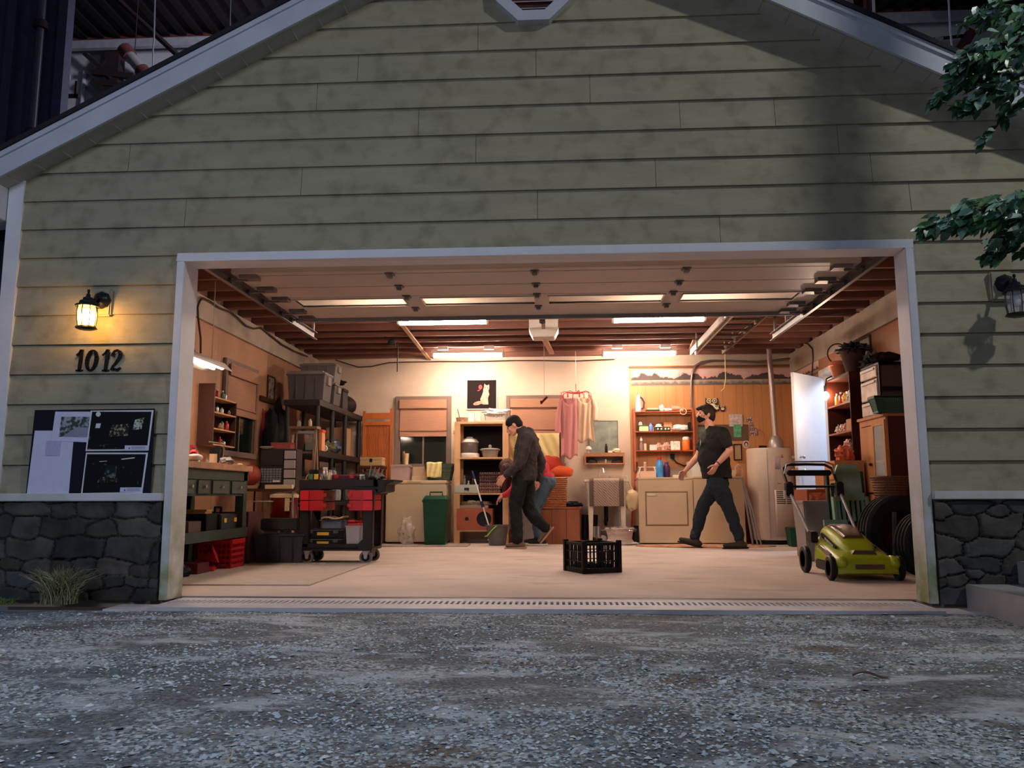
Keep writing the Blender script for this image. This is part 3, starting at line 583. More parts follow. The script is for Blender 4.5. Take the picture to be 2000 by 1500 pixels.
# steps
e0 = P(1885, 1141, Y=-.06); e1 = P(1985, 1096, Y=-.06)
st = thing('concrete_steps', 'two concrete steps at the far right of the facade', 'steps', (e0.x, -.06, 0))
part('lower_step', MB().b(0, 1.6, -1.6, 0, -.05, e0.z), mat('grey step concrete', (.34, .33, .33), .8, var=.15, scale=4, bump=.2), st, bevel=.006)
part('upper_step', MB().b(e1.x-e0.x, 1.6, -1.25, 0, e0.z, e1.z), MATS['grey step concrete'], st, bevel=.006)
# ================================================================== tree: trunk out of frame, two leafy boughs reaching in
M_BARK = mat('grey bark', (.09, .07, .055), .9, var=.3, scale=20, bump=.5)
tr = thing('tree', 'artificial leafy tree reaching in from the right over the facade', 'tree', (4.15, -2.35, -.03))
to = Vector((4.15, -2.35, -.03))
boughs = []
for src, u0, v0, u1, v1, Yb_ in (((4.15, -2.35, 3.6), 2010, 60, 1830, 195, -1.5), ((4.15, -2.35, 2.6), 2010, 395, 1800, 447, -1.6), ((4.15, -2.35, 3.9), 2020, 20, 1895, 35, -1.5), ((4.15, -2.35, 3.2), 2020, 140, 1880, 210, -1.5), ((4.15, -2.35, 3.3), 2030, 180, 1920, 280, -1.3), ((4.15, -2.35, 2.7), 2030, 440, 1935, 500, -1.5), ((4.15, -2.35, 2.6), 2010, 410, 1870, 430, -1.7), ((4.15, -2.35, 3.5), 2010, 90, 1870, 120, -1.6)):
    a, c, d = Vector(src), P(u0, v0, Y=Yb_), P(u1, v1, Y=Yb_); m1 = (a+c)/2+Vector((0, 0, .12)); mid = (c+d)/2+Vector((0, 0, .05))
    boughs.append([a, m1, c, mid, d])
wd = MB().tube([(0, 0, 0), (.03, 0, 1.4), (-.02, .02, 2.8), (0, 0, 4.5), (.03, 0, 6.3)], [.15, .13, .125, .12, .10], 12)
for bz in boughs: wd.tube([p-to for p in bz], [.035, .022, .012, .007, .002], 6)
part('trunk', wd, M_BARK, tr)
lm = [mat('deep green leaf', (.035, .10, .05), .35, var=.15, scale=30), mat('mid green leaf', (.06, .17, .06), .35, var=.15, scale=30), mat('highlight leaf', (.26, .42, .32), .35, var=.15, scale=30)]  # palest leaf colour carries the lamp highlights on the foliage
lf = MB(); R_ = random.Random(4)
def leaf(p, d, s, k):
    d = d.normalized(); side = d.cross(Vector((R_.uniform(-.4, .4), R_.uniform(-1, -.2), R_.uniform(.2, 1)))).normalized(); up = side.cross(d); lf.cur = k
    vs = [p, p+d*s*.3+side*s*.26+up*s*.06, p+d*s*.62+side*s*.24+up*s*.05, p+d*s, p+d*s*.62-side*s*.24+up*s*.05, p+d*s*.3-side*s*.26+up*s*.06, p+d*s*.33-up*s*.03, p+d*s*.64-up*s*.03]
    lf._a([v-to for v in vs], [(0, 6, 1), (1, 6, 7, 2), (2, 7, 3), (0, 5, 6), (5, 4, 7, 6), (4, 3, 7)])
for bi, bz in enumerate(boughs):
    nl = (190, 190, 90, 150, 34, 90, 130, 150)[bi]
    for k in range(nl):
        s = R_.random()**.8; 
        if R_.random() < .12: q = bz[1].lerp(bz[2], R_.random())
        else: q = bz[2].lerp(bz[3], s*2) if s < .5 else bz[3].lerp(bz[4], s*2-1)
        sp = (.02 if bi == 4 else .085)*(1-s*.75); q = q+Vector((R_.uniform(-1, 1)*sp*1.3, R_.uniform(-1, 1)*sp*1.4, R_.uniform(-1.3, .7)*sp))
        leaf(q, Vector((-.7+R_.uniform(-.6, .7), R_.uniform(-.5, .4), -.6+R_.uniform(-.5, .5))), R_.uniform(.065, .105)*(1-.25*s), R_.choice((0, 0, 1, 1, 2, 2)))
fo = part('foliage', lf, lm, tr, smooth=False); fo['kind'] = 'stuff'
# ================================================================== ceiling: lights, door, opener
M_TUBE = mat('lit fluorescent tube', (1, .76, .60), emit=115, var=0); M_HOUS = mat('white enamel fixture', (.75, .72, .68), .4, var=0)
M_TUBER = mat('lit rear fluorescent tube', (1, .76, .59), emit=185, var=0); M_TUBES = mat('lit shop light tube', (1, .78, .62), emit=60, var=0)
M_TUBE2 = mat('lit fluorescent tube above door', (1, .76, .58), emit=170, var=0)
def fixture(u0, u1, v, z, lb, mt=M_TUBE, L_=None, y=None):
    c = P((u0+u1)/2, v, Z=z) if y is None else Vector((u0, y, z)); l = (u1-u0)/1600*(c.y+5.43) if L_ is None else L_
    t = thing('ceiling_light', lb, 'fluorescent light', (c.x, c.y, z), group='fluorescent ceiling lights')
    part('housing', MB().b(-l/2-.02, l/2+.02, -.06, .06, .03, CH-z), M_HOUS, t, bevel=.004)
    for s in (-1, 1): part('tube', MB().cyl((-l/2, s*.035, 0), (l/2, s*.035, 0), .017), mt, t)
    for s in (-1, 1): part('end_cap', MB().b(s*(l/2+.012)-.012, s*(l/2+.012)+.012, -.055, .055, -.02, .03), M_HOUS, t, bevel=.003)
    if mt is M_TUBER:
        for s in (-1, 1): part('chain_plate', MB().b(s*l*.33-.07, s*l*.33+.07, -.30, -.25, CH-z-.05, CH-z-.0), M_HOUS, t)
    return t
fixture(778, 952, 630, 2.60, 'front left lit fluorescent ceiling light')
fixture(1199, 1374, 625, 2.60, 'front right lit fluorescent ceiling light')
fixture(846, 982, 695, 2.66, 'rear left lit fluorescent ceiling light, by the back wall', M_TUBER)
fixture(1179, 1318, 692, 2.66, 'rear right lit fluorescent ceiling light, by the back wall', M_TUBER)
fixture(-1.33, 0, 0, 2.68, 'lit fluorescent light above the raised door, left', M_TUBE2, 1.0, 1.72)
fixture(1.07, 0, 0, 2.68, 'lit fluorescent light above the raised door, right', M_TUBE2, 1.0, 1.72)
# raised sectional door
DZ_ = 2.395; M_DOOR = mat('beige grey door panel', (.52, .46, .43), .45, var=.08, scale=2); M_STL = mat('galvanised steel', (.22, .21, .22), .4, .7, var=.15, scale=30)
dr = thing('garage_door', 'raised sectional garage door with four window strips under the joists', 'garage door', (-.13, .30, DZ_))
sy = [0, .43, .80, 1.19, 1.55, 2.0]; sy = [0, .42, .80, 1.19]
WX = [(-2.19, -1.22), (-1.06, -.07), (.06, 1.06), (1.22, 2.21)]
for a, c in ((.33, .42), (.425, .80), (.805, 1.15)): part('door_section', MB().b(-2.40, 2.40, a, c-.003, 0, .045), M_DOOR, dr, bevel=.004)
ws = MB().b(-2.40, 2.40, 1.155, 1.22, 0, .045).b(-2.40, 2.40, 1.50, 1.98, 0, .045)
xs = [-2.40]+[x for w_ in WX for x in w_]+[2.40]
for i in range(0, 10, 2): ws.b(xs[i], xs[i+1], 1.22, 1.50, 0, .045)
part('door_section', ws, M_DOOR, dr)
mg = bpy.data.materials.new('frosted door glass'); mg.use_nodes = True; n, L, b = nodes(mg)
tl = n.new('ShaderNodeBsdfTranslucent'); tl.inputs[0].default_value = (.9, .88, .84, 1); gs = n.new('ShaderNodeBsdfGlossy'); gs.inputs['Roughness'].default_value = .12
mxg = n.new('ShaderNodeMixShader'); mxg.inputs[0].default_value = .15; L.new(tl.outputs[0], mxg.inputs[1]); L.new(gs.outputs[0], mxg.inputs[2]); L.new(mxg.outputs[0], n['Material Output'].inputs[0])
for a, c in WX:
    part('window_pane', MB().b(a, c, 1.22, 1.50, .015, .018), mg, dr, smooth=False)
    part('pane_frame', MB().b(a-.012, c+.012, 1.205, 1.22, -.008, .01).b(a-.012, c+.012, 1.50, 1.515, -.008, .01).b(a-.012, a, 1.22, 1.50, -.008, .01).b(c, c+.012, 1.22, 1.50, -.008, .01), M_DOOR, dr, smooth=False)
part('bottom_rail', MB().b(-2.42, 2.42, 1.98, 2.02, -.035, .045), mat('blue grey door rail', (.22, .24, .27), .5, var=.1), dr, bevel=.003)
for xh in (-1.17, -.04, 1.12):
    for yh in (.42, .80, 1.15, 1.60): part('hinge', MB().b(xh-.035, xh+.035, yh-.04, yh+.04, -.012, 0).b(xh-.02, xh+.02, yh-.02, yh+.02, -.035, -.012), M_STL, dr, bevel=.003)
for s in (-1, 1):
    for yh in (.42, .80, 1.15, 1.62, 1.9): part('roller', MB().b(s*2.28-.07, s*2.28+.07, yh-.05, yh+.05, -.03, 0).cyl((s*2.3, yh, -.035), (s*2.44, yh, -.035), .009).cyl((s*2.42, yh, -.035), (s*2.45, yh, -.035), .026), M_STL, dr)
for s, ye, lb in ((-1, 2.75, 'left'), (1, 3.15, 'right')):
    t = thing('door_track', 'steel track carrying the raised door at its %s edge' % lb, 'track', (-.13+s*2.45, .25, DZ_-.035))
    part('rail', MB().b(-.003, .0, 0, ye, -.035, .035).b(-.02*s-.015, -.02*s+.015, 0, ye, -.038, -.034).b(-.02*s-.015, -.02*s+.015, 0, ye, .034, .038), M_STL, t, smooth=False)
    for q_ in (.06, .5): part('hanger', MB().b(-.002, .02, ye-q_-.03, ye-q_, .03, CH-DZ_+.035), M_STL, t, smooth=False)
    part('curved_rail', MB().tube([(0, .02, .0), (s*.10, -.02, -.03), (s*.26, -.03, -.12), (s*.27, -.03, -2.2)], .012, 6), M_STL, t)
# opener
oc = P(1062, 636, Z=2.56); M_OPN = mat('white opener plastic', (.70, .64, .60), .4, var=0)
op = thing('door_opener', 'white garage door opener unit under the joists', 'door opener', (oc.x, oc.y, 2.44))
part('body', MB().frus(.24, .26, .33, .32, -.03, .06).b(-.165, .165, -.16, .16, .06, .26), M_OPN, op, bevel=.006)
part('vent_slot', MB().b(-.10, .10, -.145, -.12, .02, .055), mat('dark slot', (.03, .025, .02), .6), op)
for q_ in (-.17, .145): part('mount_strap', MB().b(q_, q_+.025, -.02, .02, .20, .525), M_STL, op)
part('drive_rail', MB().b(-.02, .02, -(oc.y-2.45), -.15, .05, .08), M_STL, op)
part('trolley_arm', MB().b(-.03, .03, -.9, -.78, -.02, .05).bar((0, -.85, 0), (0, -1.0, -.06), .02), mat('black metal', (.02, .02, .02), .5), op)
zc = P(1064, 782, Y=oc.y).z-2.44
pcd = part('pull_cord', MB().cyl((0, 0, zc), (0, 0, -.02), .003, n=6), mat('tan cord', (.45, .28, .2), .7, var=0), op, label='thin cord hanging far down')
part('cord_handle', MB().bar((-.035, 0, zc-.03), (.035, 0, zc+.04), .022).bar((-.03, 0, zc-.04), (-.04, 0, zc-.005), .018), mat('dark red plastic', (.25, .02, .02), .4, var=0), pcd, label='dark red handle at the end of the cord')
# ladder hung from the joists (right)
LA = thing('ladder', 'aluminium extension ladder hung flat under the joists, right', 'ladder', (2.02, 2.75, 2.60)); M_ALU = mat('bright aluminium', (.78, .74, .70), .3, .35, var=.05); M_ALD = mat('brown shaded rail', (.16, .10, .08), .5, .2)  # brown tone puts shade into the aluminium of one rail and the rungs
for x in (-.21, -.15): part('side_rail', MB().b(x-.012, x+.012, 0, 2.9, -.04, .04), M_ALU, LA, bevel=.003)
part('side_rail', MB().b(.20, .225, 0, 2.9, -.04, .04), M_ALD, LA, bevel=.003, label='side rail in a shaded brown tone')
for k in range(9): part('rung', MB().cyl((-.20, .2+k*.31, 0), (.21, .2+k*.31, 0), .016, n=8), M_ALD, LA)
for k in range(5): part('rung_end_glint', MB().b(.18, .20, .35+k*.55, .41+k*.55, -.03, .01), M_ALU, LA)  # bright rung ends coloured as the glints on the dark rail
for y in (.6, 2.3): part('hook', MB().b(-.24, .24, y, y+.03, .05, .065).b(-.24, -.225, y, y+.03, -.05, .15).b(.225, .24, y, y+.03, -.05, .15), M_STL, LA)
yc = [P(u, v, Y=5.6) for u, v in ((1413, 640), (1416, 700), (1417, 740), (1414, 758), (1408, 764))]
one('yellow_rope', MB().tube(yc, .006, 6), mat('yellow cord', (.75, .62, .2), .6, var=0), 'yellow cord dangling from the ceiling near the ladder', 'cord')
# small ceiling bits
p_ = P(776, 726, Y=5.46); one('hanging_rod', MB().cyl((0, 0, 0), (0, 0, CH-p_.z+.03), .008), mat('black metal'), 'short black rod hanging from the joists, left of the rear lights', 'rod', tuple(p_))
p_ = P(765, 672, Y=5.04); hm = thing('lamp_holder', 'dark unlit lamp holder hanging under the joists, left', 'lamp holder', tuple(p_))
part('shade', MB().lathe([(.02, .06), (.05, .04), (.06, -.02), (.0, -.025)], n=12), mat('black metal'), hm); part('stem', MB().tube([(0, 0, .05), (-.06, 0, .07), (-.09, 0, .09), (-.09, 0, CH-p_.z+.01)], .008, 6), mat('black metal'), hm)
# timber struts between joists near front-left light and centre
for (a, c, lb) in (((768, 612), (840, 704), 'pale timber strip running across the joists, left of the lights'),):
    pa, pc = P(*a, Z=CH-.012), P(*c, Z=CH-.012); one('timber_strip', MB().bar(pa, pc, .05, .02), mat('pale strip timber', (.5, .3, .18), .6), lb, 'timber strip', smooth=False)
for a, c, lb in (((1358, 665), (1350, 684), 'short timber cleat beside the ladder'), ((1062, 660), (1078, 690), 'short timber cleat behind the door opener')):
    pa, pc = P(*a, Z=CH-.02), P(*c, Z=CH-.02); one('timber_cleat', MB().bar(pa, pc, .07, .03), mat('pale strip timber'), lb, 'timber cleat', smooth=False)
# conduits and cables
M_CON = mat('grey conduit', (.20, .15, .13), .4, .4, var=0); M_CBL = mat('dark cable', (.06, .035, .03), .6, var=0)
Yw = YB-.05
one('conduit', MB().tube([P(u, v, Y=Yw) for u, v in ((1352, 940), (1351, 860), (1350, 780), (1350, 745), (1352, 728), (1358, 715), (1370, 707), (1390, 704), (1430, 705), (1480, 707), (1520, 703), (1545, 700))], .016, 8), M_CON, 'grey conduit rising on the panelling and bending along the ceiling', 'conduit')
one('cable', MB().tube([P(u, v, Y=Yw) for u, v in ((655, 703), (680, 711), (700, 717), (725, 716), (760, 708), (800, 707), (860, 706), (930, 706), (1000, 704), (1050, 704), (1120, 705), (1200, 702))], .009, 6), M_CBL, 'dark cable sagging along the top of the back wall', 'cable')
Xl = WL+.075
one('cable', MB().tube([P(u, v, X=Xl) for u, v in ((392, 690), (392, 660), (387, 620), (386, 600), (390, 588), (396, 582), (410, 588), (430, 602), (452, 610), (464, 620), (480, 636), (495, 642), (510, 640), (525, 652), (550, 672), (575, 686), (600, 696))], .011, 6), M_CBL, 'dark cable looping along the top of the left wall', 'cable')
one('cable', MB().tube([P(u, v, X=WR-.06) for u, v in ((1585, 745), (1588, 700), (1587, 682), (1578, 672), (1566, 668))], .010, 6), M_CBL, 'dark cable bending down the right wall beside the doorway', 'cable')
one('cable', MB().tube([P(u, v, Z=CH-.01) for u, v in ((1490, 615), (1530, 622), (1570, 624), (1600, 618), (1640, 612), (1680, 610))], .006, 6), M_CBL, 'thin cable stapled across the joists on the right', 'cable')
# ================================================================== generic builders
def K(name, col, r=.5, **k):
    k.setdefault('var', .08); return mat(name, None if col is None else tuple(1.06*c**1.22 for c in col), r, **k)
M_BLKP = K('black plastic', (.015, .015, .017), .45); M_RED = K('red plastic', (.50, .02, .03), .4); M_WHT = K('white plastic', (.72, .70, .66), .4); M_CARD = K('brown cardboard', (.36, .22, .13), .8)
M_PINE = K('pale pine', (.60, .38, .21), .6, var=.14, scale=3, stretch=(3, 3, .5)); M_GRYP = K('grey tote plastic', (.10, .095, .10), .5); M_CREAM = K('cream enamel', (.66, .54, .38), .35, var=.03); M_CLR = K('cloudy clear plastic', (.7, .68, .7), .25, alpha=.55)
M_GLS = K('clear glass', (.85, .85, .82), .08, alpha=.3); M_DWD = K('dark brown wood', (.09, .035, .02), .5, var=.2, scale=4); M_RWD = K('red brown wood', (.30, .09, .035), .45, var=.18, scale=4, stretch=(2, 2, .5)); M_STEEL = K('brushed steel', (.55, .53, .52), .3, metal=.8); M_YEL = K('yellow label', (.75, .50, .06), .5)
M_BLUE = K('blue plastic', (.04, .12, .55), .4); M_GRN = K('green plastic', (.02, .14, .06), .4); M_ORG = K('orange plastic', (.8, .22, .04), .4); M_BRS = K('brass', (.6, .38, .14), .3, metal=.8); M_GRNP = K('bench green paint', (.055, .075, .06), .6, var=.12); M_PNK = K('pinkish ceramic', (.62, .36, .30), .4); M_GREY = K('mid grey', (.3, .3, .3), .5)
def box(lb, cat, x0, x1, y0, y1, z0, z1, m_, name='box', group=None, bevel=.004, rz=0, lid=None, **k):
    c = ((x0+x1)/2, (y0+y1)/2, z0); w_, d_, h_ = x1-x0, y1-y0, z1-z0
    if lid is None: return one(name, MB().b(-w_/2, w_/2, -d_/2, d_/2, 0, h_), m_, lb, cat, c, rz, group, bevel=bevel, **k)
    t = thing(name, lb, cat, c, rz, group); part('body', MB().b(-w_/2, w_/2, -d_/2, d_/2, 0, h_*.86), m_, t, bevel=bevel); part('lid', MB().b(-w_/2-.006, w_/2+.006, -d_/2-.006, d_/2+.006, h_*.86, h_), lid, t, bevel=bevel); return t
def bottle(lb, p, h, r, m_, cm=None, name='bottle', cat='bottle', group=None, neck=.4, sq=1):
    t = thing(name, lb, cat, p, 0, group)
    part('body', MB().lathe([(r*.92, 0), (r, h*.04), (r, h*.66), (r*.8, h*.78), (r*neck, h*.85), (r*neck, h*.9)], n=14, sy=sq), m_, t)
    part('cap', MB().lathe([(r*(neck+.08), h*.88), (r*(neck+.08), h), (0, h)], n=12), cm or M_WHT, t); return t
def jar(lb, p, h, r, m_=None, lid=None, name='jar', group=None):
    t = thing(name, lb, 'jar', p, 0, group); part('body', MB().lathe([(r*.9, 0), (r, h*.08), (r, h*.75), (r*.75, h*.85), (r*.75, h*.88)], n=14), m_ or M_GLS, t); part('lid', MB().lathe([(r*.8, h*.86), (r*.8, h), (0, h)], n=14), lid or M_STEEL, t); return t
def tote(lb, p, w_, d_, h_, m_, lm_, rz=0, group=None, name='storage_tote', lid=True):
    t = thing(name, lb, 'storage tote', p, rz, group); b_ = MB().frus(w_*.86, d_*.86, w_*.96, d_*.96, 0, h_*.88)
    for s in (-1, 1):
        for q in (-.25, 0, .25): b_.b(q*w_-.012, q*w_+.012, s*d_*.46-.012, s*d_*.46+.012, h_*.08, h_*.86)
    part('body', b_, m_, t, bevel=.008); part('rim', MB().b(-w_/2, w_/2, -d_/2, d_/2, h_*.84, h_*.89), m_, t, bevel=.004)
    for s in (-1, 1): part('handle', MB().b(s*w_*.49-.012, s*w_*.49+.012, -d_*.16, d_*.16, h_*.55, h_*.84), lm_, t, bevel=.004)
    if lid: part('lid', MB().b(-w_/2, w_/2, -d_/2, d_/2, h_*.89, h_*.95).b(-w_*.42, w_*.42, -d_*.42, d_*.42, h_*.95, h_), lm_, t, bevel=.006)
    return t
def cloth(name, lb, cat, fn, nu, nv, m_, th=.006, parent=None, **k):
    mb = MB().surf(fn, nu, nv)
    if parent: return part(name, mb, m_, parent, solid=th, ang=180)
    return one(name, mb, m_, lb, cat, solid=th, ang=180, **k)
def blob(seed, c, r, amp=.2, f=2.5, flat=None, n=22, k=14):
    mb = MB(); mb.ell((0, 0, 0), (1, 1, 1), n, k); out = []
    for v in mb.v:
        d = Vector(v); q = 1+amp*noise.noise(d*f+Vector((seed*7.1, seed*3.3, 0)))*1.6; z = d.z*r[2]*q
        if flat is not None: z = max(z, -r[2]*flat)
        out.append((c[0]+d.x*r[0]*q, c[1]+d.y*r[1]*q, c[2]+z))
    mb.v = out; return mb
def frame_pic(name, lb, x0, x1, z0, z1, y, fm, pm, cat='picture', d=.02, t=.02, face='back'):
    cx, cz_ = (x0+x1)/2, (z0+z1)/2; w_, h_ = (x1-x0)/2, (z1-z0)/2
    if face == 'back': loc, rz = (cx, y, cz_), 0
    elif face == 'left': loc, rz = (y, cx, cz_), math.pi/2
    else: loc, rz = (y, cx, cz_), -math.pi/2
    o = thing(name, lb, cat, loc, rz)
    part('frame', MB().b(-w_, w_, -d, 0, h_-t, h_).b(-w_, w_, -d, 0, -h_, -h_+t).b(-w_, -w_+t, -d, 0, -h_+t, h_-t).b(w_-t, w_, -d, 0, -h_+t, h_-t), fm, o, smooth=False)
    part('print', MB().b(-w_+t, w_-t, -d*.5, -.001, -h_+t, h_-t), pm, o, smooth=False); return o
def zf(v, D): return H0+(966-v)/1600*D
# ================================================================== windows of the back wall and the left wall
M_CAS = K('mauve grey casing', (.235, .165, .135), .6); M_BAM = mat('woven bamboo blind', (.40, .20, .125), .7, var=.12, scale=4, stretch=(1, 1, 40), bump=.3, bscale=40)
M_NGL = mat('dark night glass', (.008, .014, .012), .06, var=0, spec=.6)
def window(n_, lb, loc, rz, w_, h_, hb, y=0):
    t = struct('window_%d' % n_, MB().b(-w_/2, w_/2, .004, .012, 0, h_), M_NGL, lb, 'window', smooth=False); t.location = loc; t.rotation_euler = (0, 0, rz)
    c = .055
    struct('window_frame', MB().b(-w_/2, -w_/2+c, -.03, .01, 0, h_).b(w_/2-c, w_/2, -.03, .01, 0, h_).b(-w_/2+c, w_/2-c, -.03, .01, h_-c, h_).b(-w_/2-.02, w_/2+.02, -.05, .01, -.03, .03).b(-w_/2+c, -w_/2+c+.02, -.01, .01, .03, h_-c).b(w_/2-c-.02, w_/2-c, -.01, .01, .03, h_-c).b(-.012, .012, -.008, .01, .03, h_-hb), M_CAS, parent=t, smooth=False)
    bl = MB(); zt_ = h_-c
    bl.b(-w_/2+c+.012, w_/2-c-.012, -.028, -.020, h_-hb, zt_); bl.b(-w_/2+c+.006, w_/2-c-.006, -.060, -.050, zt_-.13, zt_); bl.b(-w_/2+c+.012, w_/2-c-.012, -.050, -.040, h_-hb, h_-hb+.065).b(-w_/2+c+.012, w_/2-c-.012, -.044, -.036, h_-hb+.085, h_-hb+.10)
    struct('bamboo_blind', bl, M_BAM, parent=t, smooth=False); return t
Yb = YB
wA = [P(772, 905, Y=Yb), P(882, 774, Y=Yb)]; wB = [P(989, 905, Y=Yb), P(1101, 772, Y=Yb)]
wz0 = 1.12
def mkwin(n_, lb, A, hb): return window(n_, lb, ((A[0].x+A[1].x)/2, Yb-.012, wz0), 0, A[1].x-A[0].x, A[1].z-wz0, hb)
mkwin(1, 'left window of the back wall with a half lowered bamboo blind', wA, A_ := wA[1].z-P(820, 853, Y=Yb).z)
mkwin(2, 'right window of the back wall with a half lowered bamboo blind', wB, wB[1].z-P(1040, 851, Y=Yb).z)
window(3, 'window of the left wall with a bamboo blind over dark glass', (WL+.024, P(470, 800, X=WL+.03).y-.02, 1.15), math.pi/2, .98, 1.06, .62)
# foliage seen through the left window pane is a reflection; the curtain is real
cu0, cu1 = P(992, 905, Y=Yb-.07), P(1093, 905, Y=Yb-.07)
M_CUR = mat('pale yellow curtain', (.62, .52, .24), .8, var=.1)
cloth('curtain', 'pale yellow curtain gathered under the right blind of the back wall', 'curtain', lambda s, t: (cu0.x+(cu1.x-cu0.x)*s, Yb-.080+.022*math.sin(s*34-t*9)*(.3+.7*t), P(1040, 851, Y=Yb).z+.03-(.40+.05*math.sin(s*8))*t), 80, 16, M_CUR)
# ================================================================== left side: workbench
BX0, BX1, BY0, BY1 = WL+.03, -3.085, .75, 2.60
wb = thing('workbench', 'long dark green workbench with a thick wooden top along the left wall', 'workbench', ((BX0+BX1)/2, (BY0+BY1)/2, 0), math.pi/2); W_, D_ = BY1-BY0, BX1-BX0
part('worktop', MB().b(-W_/2-.02, W_/2+.05, -D_/2-.03, D_/2, .915, .972), K('scarred bench top', (.46, .27, .16), .6, var=.25, scale=7), wb, bevel=.005)
part('apron', MB().b(-W_/2, W_/2+.02, -D_/2, -D_/2+.025, .825, .915), M_GRNP, wb)
part('drawer_box', MB().b(-W_/2+.02, W_/2-.03, -D_/2+.01, D_/2-.04, .68, .825), M_GRNP, wb)
for i, (a, c) in enumerate(((.53, .88), (.10, .46), (-.20, .03), (-.42, -.28), (-.80, -.46))):
    d_ = part('drawer', MB().b(a, c, -D_/2-.004, -D_/2+.012, .70, .815), K('drawer grey green', (.095, .115, .10), .6), wb, bevel=.003)
    part('drawer_knob', MB(Matrix.Translation(((a+c)/2, -D_/2, .76)) @ Matrix.Rotation(math.pi/2, 4, 'X')).lathe([(.008, 0), (.008, .012), (.016, .02), (.014, .028), (0, .03)], n=10), M_STEEL, d_)
for sx in (-1, 1):
    for y in (-D_/2+.04, D_/2-.05): part('leg', MB().b(sx*(W_/2-.05)-.045, sx*(W_/2-.05)+.045, y-.04, y+.04, 0, .915), M_GRNP, wb)
part('lower_shelf', MB().b(-W_/2+.02, W_/2-.02, -D_/2+.02, D_/2-.02, .34, .362), M_GRNP, wb); part('shelf_rail', MB().b(-W_/2, W_/2+.02, -D_/2-.01, -D_/2+.015, .285, .375), M_GRNP, wb)
BT, BS = .972, .362
# on the lower shelf and under the bench
def on_bench(u, v, z): p = P(u, v, Z=z); return p
cs = thing('tool_case', 'grey tool case with yellow latches on the lower shelf of the workbench', 'tool case', (-3.26, 2.33, BS), math.pi/2)
part('body', MB().b(-.21, .21, -.12, .12, 0, .15), K('dark grey case', (.07, .07, .075), .5), cs, bevel=.01)
for x in (-.12, .12): part('latch', MB().b(x-.03, x+.03, -.128, -.118, .07, .11), M_YEL, cs)
part('handle', MB().tube([(-.07, 0, .15), (-.07, 0, .21), (.07, 0, .21), (.07, 0, .15)], .012, 8), M_BLKP, cs)
box('black box on the lower shelf of the workbench beside the tool case', 'box', -3.45, -3.15, 1.82, 2.06, BS, BS+.16, M_BLKP)
box('small crate of jars on the lower shelf of the workbench, near end', 'crate', -3.42, -3.14, 1.45, 1.70, BS, BS+.10, K('dim brown crate', (.12, .08, .06), .7), name='crate')
one('paper_stack', MB().b(-.11, .11, -.14, .14, 0, .02).b(-.10, .12, -.13, .12, .02, .035), K('tan paper', (.45, .28, .12), .8), 'tan stack of paper on top of the black box under the workbench', 'paper', (-3.3, 1.94, BS+.16), .2, smooth=False)
mcr = thing('milk_crate', 'red plastic milk crate on the floor under the workbench', 'milk crate', (-3.22, 2.36, 0), math.pi/2)
cr = MB(); W2, H2 = .155, .27
for s in (-1, 1):
    for a in (0, 1):
        for k in range(5):
            z = .02+k*.052
            if a: cr.b(-W2, W2, s*W2-.005, s*W2+.005, z, z+.022)
            else: cr.b(s*W2-.005, s*W2+.005, -W2, W2, z, z+.022)
        for k in range(8):
            x = -W2+k*(2*W2-.012)/7
            if a: cr.b(x, x+.014, s*W2-.004, s*W2+.004, 0, H2)
            else: cr.b(s*W2-.004, s*W2+.004, x, x+.014, 0, H2)
part('lattice', cr, M_RED, mcr, smooth=False); part('rim', MB().b(-W2-.008, W2+.008, -W2-.012, -W2+.004, H2-.035, H2+.005).b(-W2-.008, W2+.008, W2-.004, W2+.012, H2-.035, H2+.005).b(-W2-.012, -W2+.004, -W2, W2, H2-.035, H2+.005).b(W2-.004, W2+.012, -W2, W2, H2-.035, H2+.005), M_RED, mcr, bevel=.003); part('bottom', MB().b(-W2, W2, -W2, W2, 0, .012), M_RED, mcr)
fn = thing('funnel', 'red plastic funnel and spout lying under the workbench', 'funnel', (-3.20, 1.98, .0), .3)
part('cone', MB(Matrix.Translation((0, 0, .13)) @ Matrix.Rotation(1.2, 4, 'Y')).lathe([(.09, .08), (.085, .075), (.02, -.02), (.014, -.10), (.02, -.02), (.09, .082)], n=16), M_RED, fn)
part('base', MB().b(-.08, .08, -.09, .09, 0, .05), M_RED, fn, bevel=.01)
box('low dark red toolbox on the floor under the workbench, near end', 'toolbox', -3.40, -3.12, 1.62, 1.86, 0, .10, K('dim red metal', (.14, .015, .02), .4), name='toolbox')
one('tyre_chock', blob(3, (0, 0, .05), (.10, .12, .06), .3), M_BLKP, 'black lump of rubber under the workbench at the near end', 'chock', (-3.2, 1.40, 0))
